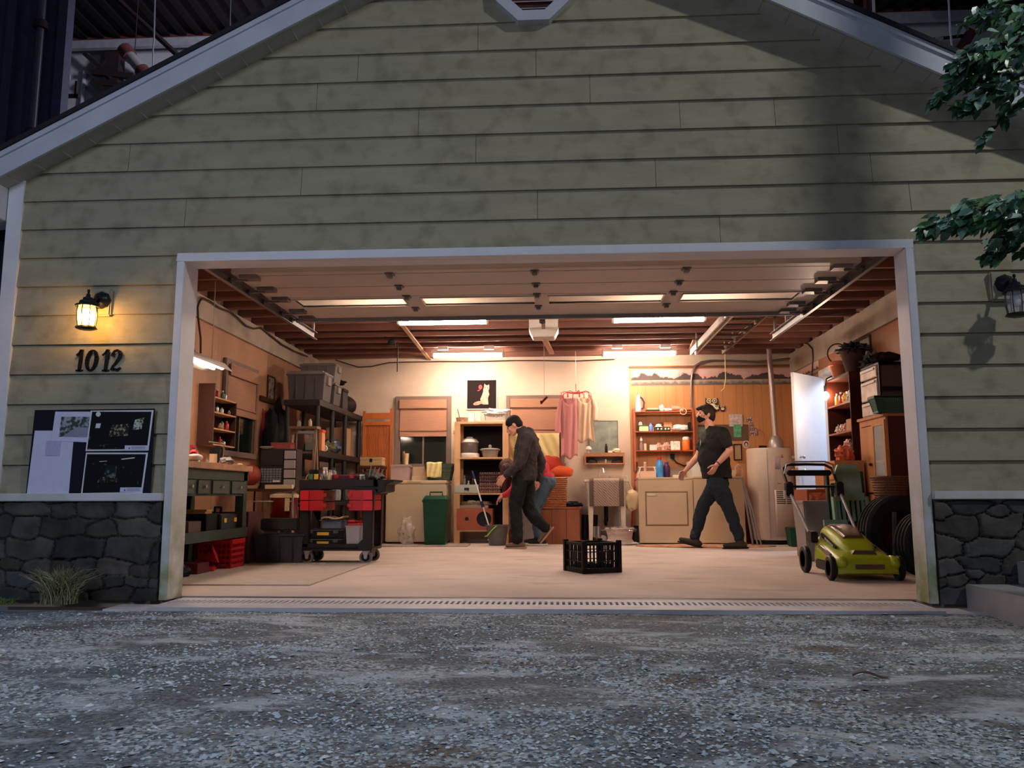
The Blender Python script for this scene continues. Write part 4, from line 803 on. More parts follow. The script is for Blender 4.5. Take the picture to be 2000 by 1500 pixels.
# on the worktop
def ontop(name, lb, cat, mb, m_, u, v=905, x=None, rz=0, z=BT, **k):
    X_ = x if x is not None else -3.2; p = P(u, v, X=X_); return one(name, mb, m_, lb, cat, (X_, p.y, z), rz, **k)
gr_ = thing('power_tool', 'red and white power tool lying on the near end of the worktop', 'power tool', (-3.20, 1.62, BT), .4)
part('body', MB().tube([(0, -.22, .05), (0, -.05, .075), (0, .08, .07), (0, .18, .04)], [.035, .04, .035, .025], 10), M_RED, gr_); part('guard', MB().ell((0.01, -.2, .035), (.07, .07, .034)), M_WHT, gr_); part('grip', MB().tube([(0, .16, .04), (0, .26, .028)], [.028, .026], 10), M_RED, gr_)
sb = thing('spray_bottle', 'blue spray bottle with a red trigger on the worktop', 'spray bottle', (-3.38, 2.0, BT))
part('body', MB().lathe([(.038, 0), (.04, .01), (.04, .10), (.018, .13), (.018, .15)], n=14), M_BLUE, sb); part('label_band', MB().lathe([(.0405, .03), (.0405, .08)], n=14), M_WHT, sb); part('trigger', MB().b(-.014, .014, -.05, .03, .15, .175).b(-.006, .006, -.045, -.03, .11, .15), M_RED, sb, bevel=.003)
jar('small blue lidded jar on the worktop beside the spray bottle', (-3.34, 2.12, BT), .08, .03, M_BLUE, M_WHT)
rs2 = random.Random(12)
TOOLC = [M_WHT, M_STEEL, M_CARD, M_PNK, M_GREY, M_CREAM]
for i, (x, y, lb) in enumerate([(-3.42, 1.72, 'white tin near the grinder'), (-3.45, 1.86, 'crumpled rag by the white tin'), (-3.30, 1.82, 'pinkish block beside the spray bottle'), (-3.48, 2.14, 'grey lump behind the blue jar'), (-3.22, 2.15, 'cream block at mid worktop'), (-3.40, 2.26, 'steel clamp on the worktop far part'), (-3.28, 2.30, 'brown offcut on the worktop far part'), (-3.52, 2.36, 'white can against the wall on the worktop')]):
    s = rs2.uniform(.045, .07); k = i % 3
    mb = MB().b(-s, s, -s*.7, s*.7, 0, s*.9) if k == 0 else (blob(i, (0, 0, s*.5), (s*1.2, s, s*.6), .3, flat=.8) if k == 1 else MB().cyl((0, 0, 0), (0, 0, s*1.8), s*.6))
    one('bench_clutter', mb, TOOLC[i % 6], lb, 'bench clutter', (x+.10, y, BT), rs2.uniform(0, 3), group='clutter on the workbench', **({'bevel': .004} if k == 0 else {}))
pb_ = one('plank', MB().b(-.06, .06, -.25, .25, 0, .016), K('orange offcut', (.55, .28, .12), .6), 'orange brown board lying at the far end of the worktop', 'plank', (-3.17, 2.33, BT), .1)
ph = thing('brass_hinge', 'cream and brass hinge block at the far corner of the worktop', 'hinge', (-3.12, 2.47, BT+.0)); part('plate', MB().b(-.04, .04, -.05, .05, 0, .008), M_BRS, ph); part('barrel', MB().cyl((-.0, -.05, .014), (0, .05, .014), .01, n=8), M_CREAM, ph)
vs_ = thing('bench_vise', 'dark bench vise with thin steel bars on the worktop', 'vise', (-3.36, 2.5, BT))
part('stand', MB().b(-.05, .05, -.05, .05, 0, .02).b(-.02, .02, -.02, .02, .02, .20), M_BLKP, vs_); part('jaw', MB().b(-.07, .03, -.04, .04, .12, .17), M_BLKP, vs_, bevel=.005)
part('bar', MB().cyl((.04, -.3, .22), (.04, .05, .22), .006, n=6), M_STEEL, vs_); part('post', MB().cyl((.04, .04, 0), (.04, .04, .24), .006, n=6), M_STEEL, vs_)
# round red ball at the end of the bench
bp_ = P(489, 928, Y=3.46)
one('play_ball', MB().ell((0, 0, 0), .115, 20, 14), K('dull red rubber', (.38, .07, .04), .5), 'dull red ball between the workbench end and the drawer organiser', 'ball', (bp_.x, 3.46, bp_.z))
box('brown box under the dull red ball at the left of the side table', 'box', bp_.x-.10, bp_.x+.08, 3.40, 3.56, .755, bp_.z-.112, M_CARD)
# wall cabinet above the bench
SHD = 3.08
sc_ = thing('wall_shelf', 'small brown open shelf unit above the workbench', 'shelf unit', (WL+.012+.085, 3.10, 1.20), math.pi/2)
part('side_panel', MB().b(-.30, -.28, -.085, .085, 0, .64), K('warm brown panel', (.08, .035, .025), .5), sc_); part('side_panel', MB().b(.28, .30, -.085, .085, 0, .50), K('warm brown panel', None), sc_)
SZ = [.0, .165, .335, .49]
for z in SZ: part('shelf', MB().b(-.28, .28, -.085, .085, z, z+.014), M_PINE, sc_)
part('back_panel', MB().b(-.28, .28, .078, .085, 0, .5), M_DWD, sc_)
rs3 = random.Random(5); small = []
desc = ['amber', 'white', 'steel', 'green', 'red', 'grey']; DM = [K('amber bottle', (.35, .14, .03), .3), M_WHT, M_STEEL, M_GRN, M_RED, M_GREY]
rown = ['bottom', 'second', 'third', 'top']
for r in range(4):
    for k in range(5):
        i = (r*2+k*5) % 6; y = 3.10-.23+k*.105+rs3.uniform(-.015, .015); h = rs3.uniform(.05, .11)
        bottle('small %s bottle, %s along the %s row above the workbench' % (desc[i], ['first', 'second', 'third', 'fourth', 'fifth'][k], rown[r]), (WL+.06+rs3.uniform(.02, .08), y, 1.20+SZ[r]+.014), h, rs3.uniform(.016, .026), DM[i], [M_WHT, M_BLKP, M_STEEL][(r+k) % 3], group='small bottles above the workbench')
# hanging shop light above the bench
lt = thing('shop_light', 'lit fluorescent shop light hanging over the workbench', 'shop light', (-3.32, 1.72, 1.90), math.pi/2)
part('reflector', MB()._a([(-.64, -.13, -.01), (.64, -.13, -.01), (.64, -.05, .07), (-.64, -.05, .07), (.64, .05, .07), (-.64, .05, .07), (.64, .13, -.01), (-.64, .13, -.01)], [(0, 1, 2, 3), (3, 2, 4, 5), (5, 4, 6, 7)]), M_HOUS, lt, solid=.004)
for y in (-.045, .045): part('tube', MB().cyl((-.60, y, .02), (.60, y, .02), .017), M_TUBES, lt)
for x in (-.45, .45): part('hanger_chain', MB().cyl((x, 0, .07), (x, 0, CH-1.90+.0), .004, n=6), M_STEEL, lt)
part('power_cord', MB().tube([(.1, 0, .07), (.1, .1, .3), (-.2, .3, .6), (-.25, .33, .75)], .006, 6), M_CBL, lt)
cdk = one('power_outlet', MB().b(-.005, .03, -.04, .04, -.06, .06), M_CREAM, 'cream power outlet on the left wall over the worktop', 'outlet', (WL+.018, 1.85, 1.10), bevel=.004)
# picture, coats
frame_pic('framed_picture', 'narrow framed picture on the left wall beside the shelving', 4.76, 5.02, 1.88, 2.22, WL+.014, M_DWD, photo_mat('pale sketch', (.45, .40, .36), (.10, .08, .07), 14, .5), face='left')
M_COAT = mat('black coat cloth', (.006, .007, .009), .9, var=.1)
ct = thing('hanging_coats', 'dark coats hanging on the left wall behind the step ladder', 'coats', (WL+.15, 4.80, 1.0))
part('coat', blob(2, (0, 0, .45), (.10, .16, .46), .25, 2), M_COAT, ct); part('coat', blob(5, (.0, -.18, .35), (.09, .12, .42), .3, 2), M_COAT, ct); part('hook_board', MB().b(-.128, -.108, -.3, .3, .86, .92), M_DWD, ct)
one('red_cloth', blob(8, (0, 0, 0), (.07, .09, .17), .35, 3), mat('dull red cloth', (.35, .03, .035), .85, var=.15), 'crumpled dull red cloth hanging over the dark coats', 'cloth', tuple(P(516, 830, Y=4.7)))
# wooden cabinet, table with organiser, totes
cbw = thing('wooden_cabinet', 'low red brown wooden cabinet beyond the workbench', 'cabinet', (-3.42, 3.0, 0), 0)
part('body', MB().b(-.28, .30, -.25, .2, 0, .52), K('cabinet brown', (.13, .05, .035), .5, var=.2), cbw, bevel=.004); part('door', MB().b(-.26, .28, -.265, -.25, .03, .49), K('cabinet orange brown', (.26, .11, .05), .5, var=.2), cbw, bevel=.003)
tt = thing('side_table', 'narrow dark table with thin metal legs carrying the drawer organiser', 'table', (-3.18, 3.62, 0))
part('tabletop', MB().b(-.36, .32, -.24, .24, .73, .755), M_DWD, tt); part('shelf', MB().b(-.30, .30, -.22, .22, .40, .415), M_DWD, tt)
for sx in (-.3, .3):
    for y in (-.22, .22): part('leg', MB().cyl((sx, y, 0), (sx*.98, y, .73), .011, n=8), M_STEEL if sx > 0 else M_BLKP, tt)
part('front_bar', MB().cyl((-.3, -.225, .62), (.3, -.225, .62), .006, n=6), M_STEEL, tt)
og = thing('drawer_organiser', 'clear plastic small parts organiser standing on the side table', 'organiser', (-3.10, 3.62, .755), 0)
part('carcass', MB().b(-.20, .20, -.10, .12, 0, .44).b(-.18, .06, -.115, -.10, .26, .42), K('dim plum plastic', (.03, .02, .024), .5), og, bevel=.003)
for k in range(4): part('drawer', MB().b(.075, .195, -.13, -.10, .015+k*.105, .105+k*.105), M_CLR, og, bevel=.004)
dr5 = MB()
for r in range(6):
    for c_ in range(7): dr5.b(-.19+c_*.034, -.162+c_*.034, -.115, -.10, .07+r*.027, .091+r*.027)
part('small_drawers', dr5, K('blue grey small drawers', (.22, .24, .25), .4), og, smooth=False)
part('label_strip', MB().b(-.05, .03, -.118, -.114, .075, .095), M_WHT, og)
box('open cream paper tray at the front of the side table', 'paper tray', -3.20, -2.90, 3.40, 3.47, .755, .80, M_CREAM, name='paper_tray')
box('small red metal toolbox on top of the drawer organiser', 'toolbox', -3.20, -2.98, 3.54, 3.70, 1.195, 1.27, K('deep red metal', (.28, .02, .03), .4), name='toolbox', lid=K('deep red metal', None))
one('white_dish', MB().lathe([(.0, 0), (.05, .0), (.085, .025), (.08, .028), (.045, .008), (0, .008)], n=16), M_WHT, 'shallow white dish on the organiser in front of the red toolbox', 'dish', (-3.24, 3.55, 1.195))
pt = thing('cooking_pot', 'dark red enamel boiler with a cream lid on the lower shelf of the side table', 'pot', (-3.02, 3.52, .415))
part('body', MB().lathe([(.0, 0), (.13, 0), (.145, .02), (.15, .24), (.15, .245)], n=24), K('dark red enamel', (.16, .015, .012), .2, metal=.2), pt); part('lid', MB().lathe([(.155, .245), (.155, .275), (.12, .30), (0, .305)], n=24), M_CREAM, pt)
part('handle', MB().b(.06, .11, -.16, -.145, .10, .24), M_CREAM, pt, bevel=.004); part('bail', MB().torus((0, -.05, .29), .09, .005, 20, 6, 1), M_STEEL, pt)
tote('large slate grey storage tote on the floor beyond the workbench', (-2.83, 3.02, 0), .54, .40, .33, K('slate tote', (.075, .08, .095), .45), K('slate tote', None), lid=False)
box('dark open bin sitting in the slate grey tote', 'bin', -3.05, -2.66, 2.90, 3.12, .33, .45, K('dim dark bin', (.05, .045, .045), .6), name='bin', bevel=.01)
# step ladder
sl = thing('step_ladder', 'old wooden step ladder spattered with paint, in front of the shelving', 'step ladder', (-3.03, 4.2, 0))
M_LAD = K('old ladder wood', (.26, .17, .11), .7, var=.3, scale=12)
for s in (-1, 1):
    part('rail', MB().bar((s*.19, -.36, 0), (s*.135, 0, 1.48), .03, .055), M_LAD, sl); part('rear_leg', MB().bar((s*.17, .2, 0), (s*.12, .05, 1.42), .025, .04), M_LAD, sl)
for k in range(4): part('step', MB().b(-.16+.01*k, .16-.01*k, -.36+.08*(k+1)-.02, -.27+.08*(k+1)+.02, .30*(k+1)-.02, .30*(k+1)), M_LAD, sl)
part('top_step', MB().b(-.17, .17, -.07, .09, 1.47, 1.50), M_LAD, sl)
bottle('small cream bottle on the top step of the ladder', (-2.96, 4.18, 1.50), .09, .022, M_CREAM, M_WHT); jar('little glass jar on the top step of the ladder', (-3.1, 4.2, 1.50), .07, .025)
# black plastic shelving
SX0, SX1, SY0, SY1 = -3.42, -2.96, 4.55, 6.80
shf = thing('plastic_shelving', 'black plastic shelving unit in the back left corner', 'shelving', ((SX0+SX1)/2, SY0, 0)); hw = (SX1-SX0)/2; Ls = SY1-SY0
LV = [.06, .62, 1.24, 1.87]
for z in LV: part('shelf', MB().b(-hw, hw, 0, Ls, z-.075, z), K('charcoal shelf plastic', (.03, .028, .030), .5), shf, bevel=.006)
for y in (.05, .72, 1.38, Ls-.06):
    for s in (-1, 1): part('post', MB().cyl((s*(hw-.04), y, 0), (s*(hw-.04), y, 1.80), .030, n=10), K('charcoal shelf plastic', None), shf)
Z3, Z2, Z1 = LV[3], LV[2], LV[1]
GT = 'grey totes on the black shelving'
tote('large grey tote nearest on top of the black shelving', (-3.18, 4.85, Z3), .50, .40, .38, M_GRYP, K('pale grey lid', (.22, .20, .19), .5), 0, GT)
tote('grey tote behind the nearest one on the black shelving', (-3.18, 5.33, Z3), .50, .38, .30, M_GRYP, K('pale grey lid', None), 0, GT)
tote('small grey tote stacked on the second tote above the black shelving', (-3.18, 5.33, Z3+.30), .50, .36, .26, K('lighter grey tote', (.15, .14, .145), .5), K('pale grey lid', None), 0, GT)
box('dark grey box on top of the black shelving beside the totes', 'box', -3.38, -2.99, 5.75, 6.02, Z3, Z3+.30, K('dark grey box', (.075, .07, .07), .7), lid=M_BLKP)
one('black_bundle', blob(4, (0, 0, .05), (.16, .12, .07), .5), M_COAT, 'black bundle on top of the dark grey box', 'bundle', (-3.2, 5.88, Z3+.33))
one('black_bag', blob(9, (0, 0, .13), (.20, .30, .155), .12, 1.5, flat=.85), K('black nylon', (.02, .015, .016), .6), 'rounded black bag at the far end on top of the shelving', 'bag', (-3.18, 6.42, Z3))
# middle shelf
box('orange and white carton at the front of the middle shelf', 'carton', -3.06, -2.98, 4.76, 4.90, Z2, Z2+.27, K('orange carton', (.72, .35, .18), .6), name='carton', lid=K('deep orange', (.65, .10, .05), .6))
one('tape_roll', MB(Matrix.Rotation(math.pi/2, 4, 'X')).lathe([(.02, -.02), (.045, -.02), (.045, .02), (.02, .02), (.02, -.02)], n=18), M_WHT, 'white tape roll hanging beside the orange carton', 'tape', (-3.02, 5.0, Z2+.045))
one('camouflage_bundle', blob(6, (0, 0, .06), (.10, .12, .07), .4), mat('camouflage cloth', (.10, .10, .04), .9, var=.5, scale=12), 'small green camouflage bundle on the middle shelf', 'bundle', (-3.04, 5.22, Z2+.01))
one('blue_bag', blob(1, (0, 0, .10), (.13, .18, .115), .2, flat=.86), K('dark blue vinyl', (.02, .07, .13), .35), 'shiny dark blue bag on the middle shelf', 'bag', (-3.10, 5.62, Z2))
box('grey bin with a yellow label at the back of the middle shelf', 'bin', -3.40, -3.16, 5.10, 5.35, Z2, Z2+.28, K('grey bin', (.2, .18, .17), .5), name='bin', lid=M_GREY)
box('tall cardboard box at the far end of the middle shelf', 'box', -3.30, -3.02, 6.05, 6.35, Z2, Z2+.40, M_CARD)
box('brown carton on the left of the middle shelf front', 'carton', -3.37, -3.22, 4.78, 5.02, Z2, Z2+.22, K('dim carton', (.16, .09, .06), .8), name='carton')
box('flat grey case on the middle shelf beside the brown carton', 'case', -3.20, -3.07, 4.78, 5.00, Z2, Z2+.11, M_GREY, name='case')
jar('glass jar on the flat grey case, middle shelf', (-3.14, 4.85, Z2+.11), .10, .035)
box('brown cardboard box at the front of the lower shelf', 'box', -3.35, -3.05, 4.76, 5.10, Z1, Z1+.30, M_CARD)
for k in range(4): jar('glass jar on the lower black shelf, %s from the front' % ['first', 'second', 'third', 'fourth'][k], (-3.04, 5.22+k*.26, Z1), .17, .06, [M_GLS, K('teal glass', (.03, .16, .15), .2), M_GLS, K('teal glass', None)][k], group='jars on the lower black shelf')
for k in range(3): box('dark red crate on the bottom of the black shelving, %s from the front' % ['first', 'second', 'third'][k], 'crate', -3.36, -3.03, 4.78+k*.6, 5.24+k*.6, .06, .36, [K('dim red crate', (.18, .03, .03), .6), K('dim brown crate', None), M_BLKP][k], name='crate', group='crates at the bottom of the shelving')
# ================================================================== utility cart
CX, CY0 = P(666, 1098, Z=0).x, 2.86
ca = thing('utility_cart', 'black plastic utility cart with red drawers in the left part of the garage', 'utility cart', (CX, CY0+.22, 0))
M_CART = K('black cart plastic', (.035, .030, .030), .5)
hw, hd = .37, .24
part('top_tray', MB().b(-hw-.02, hw+.05, -hd, hd, .745, .775).b(-hw-.02, hw+.05, -hd, -hd+.02, .775, .84).b(-hw-.02, hw+.05, hd-.02, hd, .775, .84).b(-hw-.02, -hw, -hd, hd, .775, .84), M_CART, ca, bevel=.006)
part('handle_deck', MB().prism([(hw+.04, .70), (hw+.13, .72), (hw+.13, .79), (hw+.22, .825), (hw+.22, .84), (hw+.0, .84), (hw+.0, .775)], 1, -hd, hd), M_CART, ca, bevel=.006)
part('apron', MB().prism([(-hw-.02, .745), (-hw-.02, .69), (-hw+.14, .69), (-hw+.20, .745)], 1, -hd, hd).prism([(hw+.05, .745), (hw+.05, .69), (hw-.14, .69), (hw-.20, .745)], 1, -hd, hd), M_CART, ca)
for s in (-1, 1):
    for y in (-hd+.04, hd-.04): part('leg', MB().b(s*(hw-.045)-.05, s*(hw-.045)+.05, y-.04, y+.04, .16, .70), M_CART, ca, bevel=.008)
part('lower_tray', MB().b(-hw, hw, -hd, hd, .13, .16).b(-hw, hw, -hd, -hd+.018, .16, .20).b(-hw, hw, hd-.018, hd, .16, .20).prism([(hw, .13), (hw, .24), (hw-.10, .24), (hw-.14, .20), (hw-.14, .13)], 1, -hd-.01, -hd+.02), M_CART, ca, bevel=.004)
for s, a, c in ((-1, -hw, -.13), (1, .13, hw)):
    for k in range(2):
        d_ = part('drawer', MB().b(a+.002, c, -hd-.012, hd-.06, .53+k*.105, .63+k*.105), M_RED, ca, bevel=.004)
        part('drawer_pull', MB().b((a if s > 0 else c)-.012, (a if s > 0 else c)+.03, -hd-.02, -hd-.01, .565+k*.105, .60+k*.105), M_RED, d_)
        part('side_block', MB().b(a+.004 if s < 0 else c-.09, a+.09 if s < 0 else c, -hd-.024, -hd-.012, .533+k*.105, .627+k*.105), K('bright red plastic', (.65, .03, .045), .35), d_)
part('divider', MB().b(-.125, .125, -hd+.05, hd-.06, .615, .625), M_CART, ca)
for s in (-1, 1):
    for y in (-hd+.06, hd-.06):
        wl_ = part('caster', MB().b(s*(hw-.07)-.035, s*(hw-.07)+.035, y-.035, y+.035, .122, .132).prism([(s*(hw-.07)-.03, .125), (s*(hw-.07)+.03, .125), (s*(hw-.07)+.012, .05), (s*(hw-.07)-.012, .05)], 1, y-.028, y-.022), M_STEEL, ca)
        part('wheel', MB(Matrix.Translation((s*(hw-.07), y, .064)) @ Matrix.Rotation(math.pi/2, 4, 'X')).lathe([(0, -.018), (.04, -.02), (.052, -.016), (.064, -.012), (.064, .012), (.052, .016), (.04, .02), (0, .018)], n=24), K('dark rubber wheel', (.02, .02, .02), .6), wl_)
        part('tyre', MB(Matrix.Translation((s*(hw-.07), y, .064)) @ Matrix.Rotation(math.pi/2, 4, 'X')).lathe([(.055, -.019), (.0645, -.015), (.0645, .015), (.055, .019)], n=24), K('grey wheel rim', (.22, .22, .22), .6), wl_)
cx, cy = CX, CY0+.22
for k in range(2):
    t = thing('organiser_case', ['lower', 'upper'][k]+' black organiser case with a yellow label on the bottom tray of the cart', 'organiser case', (cx-.14, cy-.05, .161+k*.092), 0, 'black cases on the cart')
    part('body', MB().b(-.20, .20, -.15, .15, 0, .088), M_BLKP, t, bevel=.008); part('yellow_label', MB().b(-.06, .06, -.154, -.148, .03, .06), M_YEL, t)
    part('rim', MB().b(-.205, .205, -.155, .155, .076, .084), K('grey case rim', (.12, .12, .12), .5), t)
    for x in (-.13, .13): part('latch', MB().b(x-.025, x+.025, -.158, -.148, .05, .085), K('grey case rim', None), t)
tray = box('clear blue-grey tray on the upper organiser case', 'tray', cx-.16, cx+.04, cy-.17, cy+.05, .345, .43, K('blue grey tray', (.16, .20, .27), .4), name='tray', bevel=.008)
one('paper_bundle', MB().surf(lambda s, t: (.23*(s-.5), .2*(t-.5), .012*math.sin(s*7)+.01*s), 10, 4), M_CREAM, 'crumpled cream papers spilling over the tray on the cart', 'papers', (cx-.05, cy-.10, .45), solid=.015)
one('folded_papers', MB().surf(lambda s, t: (.25*(s-.5), .2*(t-.5), .02*s*s), 8, 3), K('striped dark paper', (.20, .17, .12), .7, var=.8, scale=25), 'dark folded papers under the cream ones on the cart', 'papers', (cx-.06, cy-.10, .432), solid=.006)
cbx = thing('clear_bin', 'cloudy clear bin with a red lid on the bottom tray of the cart', 'bin', (cx+.165, cy-.10, .161)); part('body', MB().frus(.13, .16, .155, .18, 0, .21), M_CLR, cbx, bevel=.008); part('lid', MB().b(-.06, .06, -.09, .09, .215, .24), K('red bin lid', (.6, .05, .04), .4), cbx, bevel=.006); part('rim', MB().b(-.08, .08, -.095, .095, .205, .217), M_CLR, cbx)
one('red_screwdriver', MB().tube([(-.07, 0, .018), (.01, 0, .018), (.02, 0, .018), (.1, 0, .018)], [.018, .018, .006, .005], 8), M_RED, 'red handled tool lying on the clear bin on the cart', 'tool', (cx+.16, cy-.12, .402))
# things on the cart top
TZ = .776
hm = thing('drinks_can', 'black, green and yellow can standing in a grey cradle on the cart', 'can', (cx-.27, cy-.12, TZ))
part('body', MB().cyl((0, 0, .02), (0, 0, .17), .055), M_BLKP, hm); part('green_panel', MB().b(-.045, .0, -.058, -.03, .07, .125), K('green panel', (.08, .22, .12), .4), hm); part('yellow_panel', MB().b(.012, .05, -.057, -.03, .07, .125), M_YEL, hm); part('cradle', MB().torus((0, -.0, .06), .088, .008, 20, 6, 1), M_GREY, hm)
bottle('silver capped flask on the cart behind the can', (cx-.20, cy+.02, TZ), .20, .035, M_STEEL, M_WHT, neck=.7)
bottle('small silver and cream lotion bottle on the cart', (cx-.125, cy-.05, TZ), .17, .028, M_CREAM, M_STEEL, neck=.6)
bottle('clear squeeze bottle on the cart beside the lotion bottle', (cx-.13, cy+.12, TZ), .2, .03, M_GLS, M_GRN)
for k in range(2):
    t = thing('tool_organiser', ['lower', 'upper'][k]+' small dark organiser with red latches on the cart top', 'organiser', (cx+.04, cy-.02, TZ+k*.062), 0, 'red latched organisers on the cart')
    part('body', MB().b(-.13, .13, -.09, .09, 0, .058), K('plum dark plastic', (.10, .03, .035), .4), t, bevel=.006); part('red_rim', MB().b(-.132, .132, -.093, .093, .046, .056), K('dim red rim', (.3, .04, .04), .4), t)
    for x in (-.08, .08): part('latch', MB().b(x-.022, x+.022, -.10, -.088, .018, .052), M_RED, t, bevel=.003)
one('blue_cloth', blob(7, (0, 0, .015), (.09, .05, .02), .4), K('blue cloth', (.03, .06, .3), .8), 'small blue cloth in front of the organisers on the cart', 'cloth', (cx+.07, cy-.16, TZ))
jar('white capped jar of screws on the cart', (cx+.235, cy-.15, TZ), .12, .033, mat('jar of screws', (.12, .10, .07), .3, var=.9, scale=60), M_WHT)
one('tool_bag', blob(11, (0, 0, .06), (.17, .13, .10), .25, 2, flat=.6), K('black nylon', None), 'slumped black tool bag at the right end of the cart', 'bag', (cx+.27, cy+.05, TZ+.0))
for k in range(4): one('pen', MB().cyl((0, 0, 0), (.03+.02*k, 0, .16-.012*k), .005, n=6), M_GREY, ['first', 'second', 'third', 'fourth'][k]+' slanting grey rod in the tool bag from the left', 'rod', (cx+.28+.025*k, cy-.07, TZ+.05), group='rods in the tool bag')
# ================================================================== back wall, left part
YO = 6.78
p0, p1 = P(707, 1000, Y=6.7), P(764, 806, Y=6.7)
hb_ = thing('slatted_headboard', 'orange pine slatted headboard leaning on the back wall', 'headboard', ((p0.x+p1.x)/2, 6.73, .70)); w2 = (p1.x-p0.x)/2; h_ = p1.z-.70
M_OP = K('orange pine', (.50, .17, .045), .4, var=.15, scale=6, stretch=(2, 1, .3))
for s in (-1, 1): part('stile', MB().b(s*w2-.02, s*w2+.02, -.02, .02, 0, h_+(.03 if s < 0 else .06)), M_OP, hb_, bevel=.004)
part('top_rail', MB().b(-w2, w2, -.018, .018, h_-.09, h_).b(-w2, w2, -.022, .0, h_-.19, h_-.13), M_OP, hb_, bevel=.004)
sl_ = MB()
for k in range(16): sl_.b(-w2+.02+k*(2*w2-.04)/16, -w2+.02+(k+.72)*(2*w2-.04)/16, -.008, .008, .1, h_-.2)
part('slats', sl_.b(-w2, w2, .008, .012, .05, h_-.15), M_OP, hb_, smooth=False); part('bottom_rail', MB().b(-w2, w2, -.018, .018, .02, .11), M_OP, hb_)
part('foot', MB().b(-w2-.02, -w2+.02, -.02, .02, -.70, 0).b(w2-.02, w2+.02, -.02, .02, -.70, 0), M_OP, hb_)
stl = thing('bar_stool', 'dark wooden stool standing before the slatted headboard', 'stool', (-2.66, 6.25, 0))
part('seat', MB().b(-.17, .17, -.15, .15, 1.06, 1.10), M_DWD, stl)
for s in (-1, 1):
    for y in (-.12, .12): part('leg', MB().bar((s*.17, y, 0), (s*.14, y, 1.06), .03), M_DWD, stl)
for z in (.35, .8): part('stretcher', MB().b(-.15, .15, -.13, -.11, z, z+.025), M_DWD, stl)
cc_ = thing('tan_case', 'tan wooden case with a dark clasp on the dark stool', 'case', (-2.66, 6.22, 1.10)); part('body', MB().b(-.16, .16, -.11, .11, 0, .08), K('tan case', (.50, .36, .20), .5), cc_, bevel=.006); part('lid', MB().b(-.16, .16, -.11, .11, .082, .12), K('tan case', None), cc_, bevel=.006); part('clasp', MB().b(-.02, .02, -.118, -.108, .05, .10), M_BLKP, cc_)
# chest freezer
f0, f1 = P(752, 1058, Y=6.22), P(871, 938, Y=6.22)
fz = thing('chest_freezer', 'cream chest freezer against the back wall', 'freezer', ((f0.x+f1.x)/2, 6.52, 0)); w2 = (f1.x-f0.x)/2; FZ = f1.z
part('body', MB().b(-w2, w2, -.30, .29, .03, FZ-.055), M_CREAM, fz, bevel=.01); part('lid', MB().b(-w2-.008, w2+.008, -.312, .29, FZ-.05, FZ), M_CREAM, fz, bevel=.012); part('plinth', MB().b(-w2+.02, w2-.02, -.27, .27, 0, .03), M_BLKP, fz)
part('badge', MB().b(-.12, .08, -.32, -.312, FZ-.035, FZ-.012), K('freezer badge', (.55, .44, .30), .4), fz, bevel=.002)
q = P(776, 935, Y=6.4); box('cloudy plastic bin at the left end of the freezer', 'bin', q.x-.09, q.x+.17, 6.35, 6.6, FZ, FZ+.23, K('cloudy pinkish plastic', (.55, .42, .40), .3, alpha=.7), name='bin', lid=K('cloudy pinkish plastic', None), bevel=.008)
q = P(810, 935, Y=6.5); box('flat cardboard box on the freezer', 'box', q.x-.03, q.x+.24, 6.42, 6.7, FZ, FZ+.07, K('pale cardboard', (.55, .42, .30), .8)); box('taller cardboard box resting on the flat one on the freezer', 'box', q.x-.02, q.x+.20, 6.45, 6.7, FZ+.07, FZ+.20, K('pinkish cardboard', (.50, .36, .28), .8))
cn = P(795, 905, Y=6.62); tc_ = thing('paper_cups', 'tall tan cup holding rolled paper on the bin on the freezer', 'cup', (cn.x, 6.55, FZ+.23)); part('cup', MB().lathe([(.03, 0), (.04, .17), (.036, .17), (.027, .01)], n=14), K('tan cup', (.62, .46, .30), .5), tc_); part('roll', MB().cyl((-.035, .02, .0), (-.045, .02, .20), .02), M_CARD, tc_)
lb0 = P(828, 935, Y=6.40); lb1 = P(880, 935, Y=6.40)
lb_ = thing('laundry_basket', 'green laundry basket on the right end of the freezer', 'laundry basket', ((lb0.x+lb1.x)/2+.03, 6.47, FZ)); bsk = MB()
def slatbox(mb, w0, d0, w1, d1, h, nx, ny, th=.006, gap=.5, zr=(.12, .88)):
    for s in (-1, 1):
        for k in range(nx+1):
            a = -.5+k/nx; mb.hexa([(a*w0-th*gap, s*d0/2-.003, 0), (a*w0+th*gap, s*d0/2-.003, 0), (a*w0+th*gap, s*d0/2+.003, 0), (a*w0-th*gap, s*d0/2+.003, 0), (a*w1-th*gap, s*d1/2-.003, h), (a*w1+th*gap, s*d1/2-.003, h), (a*w1+th*gap, s*d1/2+.003, h), (a*w1-th*gap, s*d1/2+.003, h)])
        for k in range(ny+1):
            a = -.5+k/ny; mb.hexa([(s*w0/2-.003, a*d0-th*gap, 0), (s*w0/2+.003, a*d0-th*gap, 0), (s*w0/2+.003, a*d0+th*gap, 0), (s*w0/2-.003, a*d0+th*gap, 0), (s*w1/2-.003, a*d1-th*gap, h), (s*w1/2+.003, a*d1-th*gap, h), (s*w1/2+.003, a*d1+th*gap, h), (s*w1/2-.003, a*d1+th*gap, h)])
    def ring(z0, z1, e=.004):
        f0, f1 = z0/h, z1/h; W0, D0, W1, D1 = w0+(w1-w0)*f0, d0+(d1-d0)*f0, w0+(w1-w0)*f1, d0+(d1-d0)*f1
        for s in (-1, 1):
            mb.b(-W1/2-e, W1/2+e, s*D1/2-e, s*D1/2+e, z0, z1); mb.b(s*W1/2-e, s*W1/2+e, -D1/2, D1/2, z0, z1)
    ring(0, h*zr[0]); ring(h*zr[1], h, .008); ring(h*.5, h*.53)
    return mb
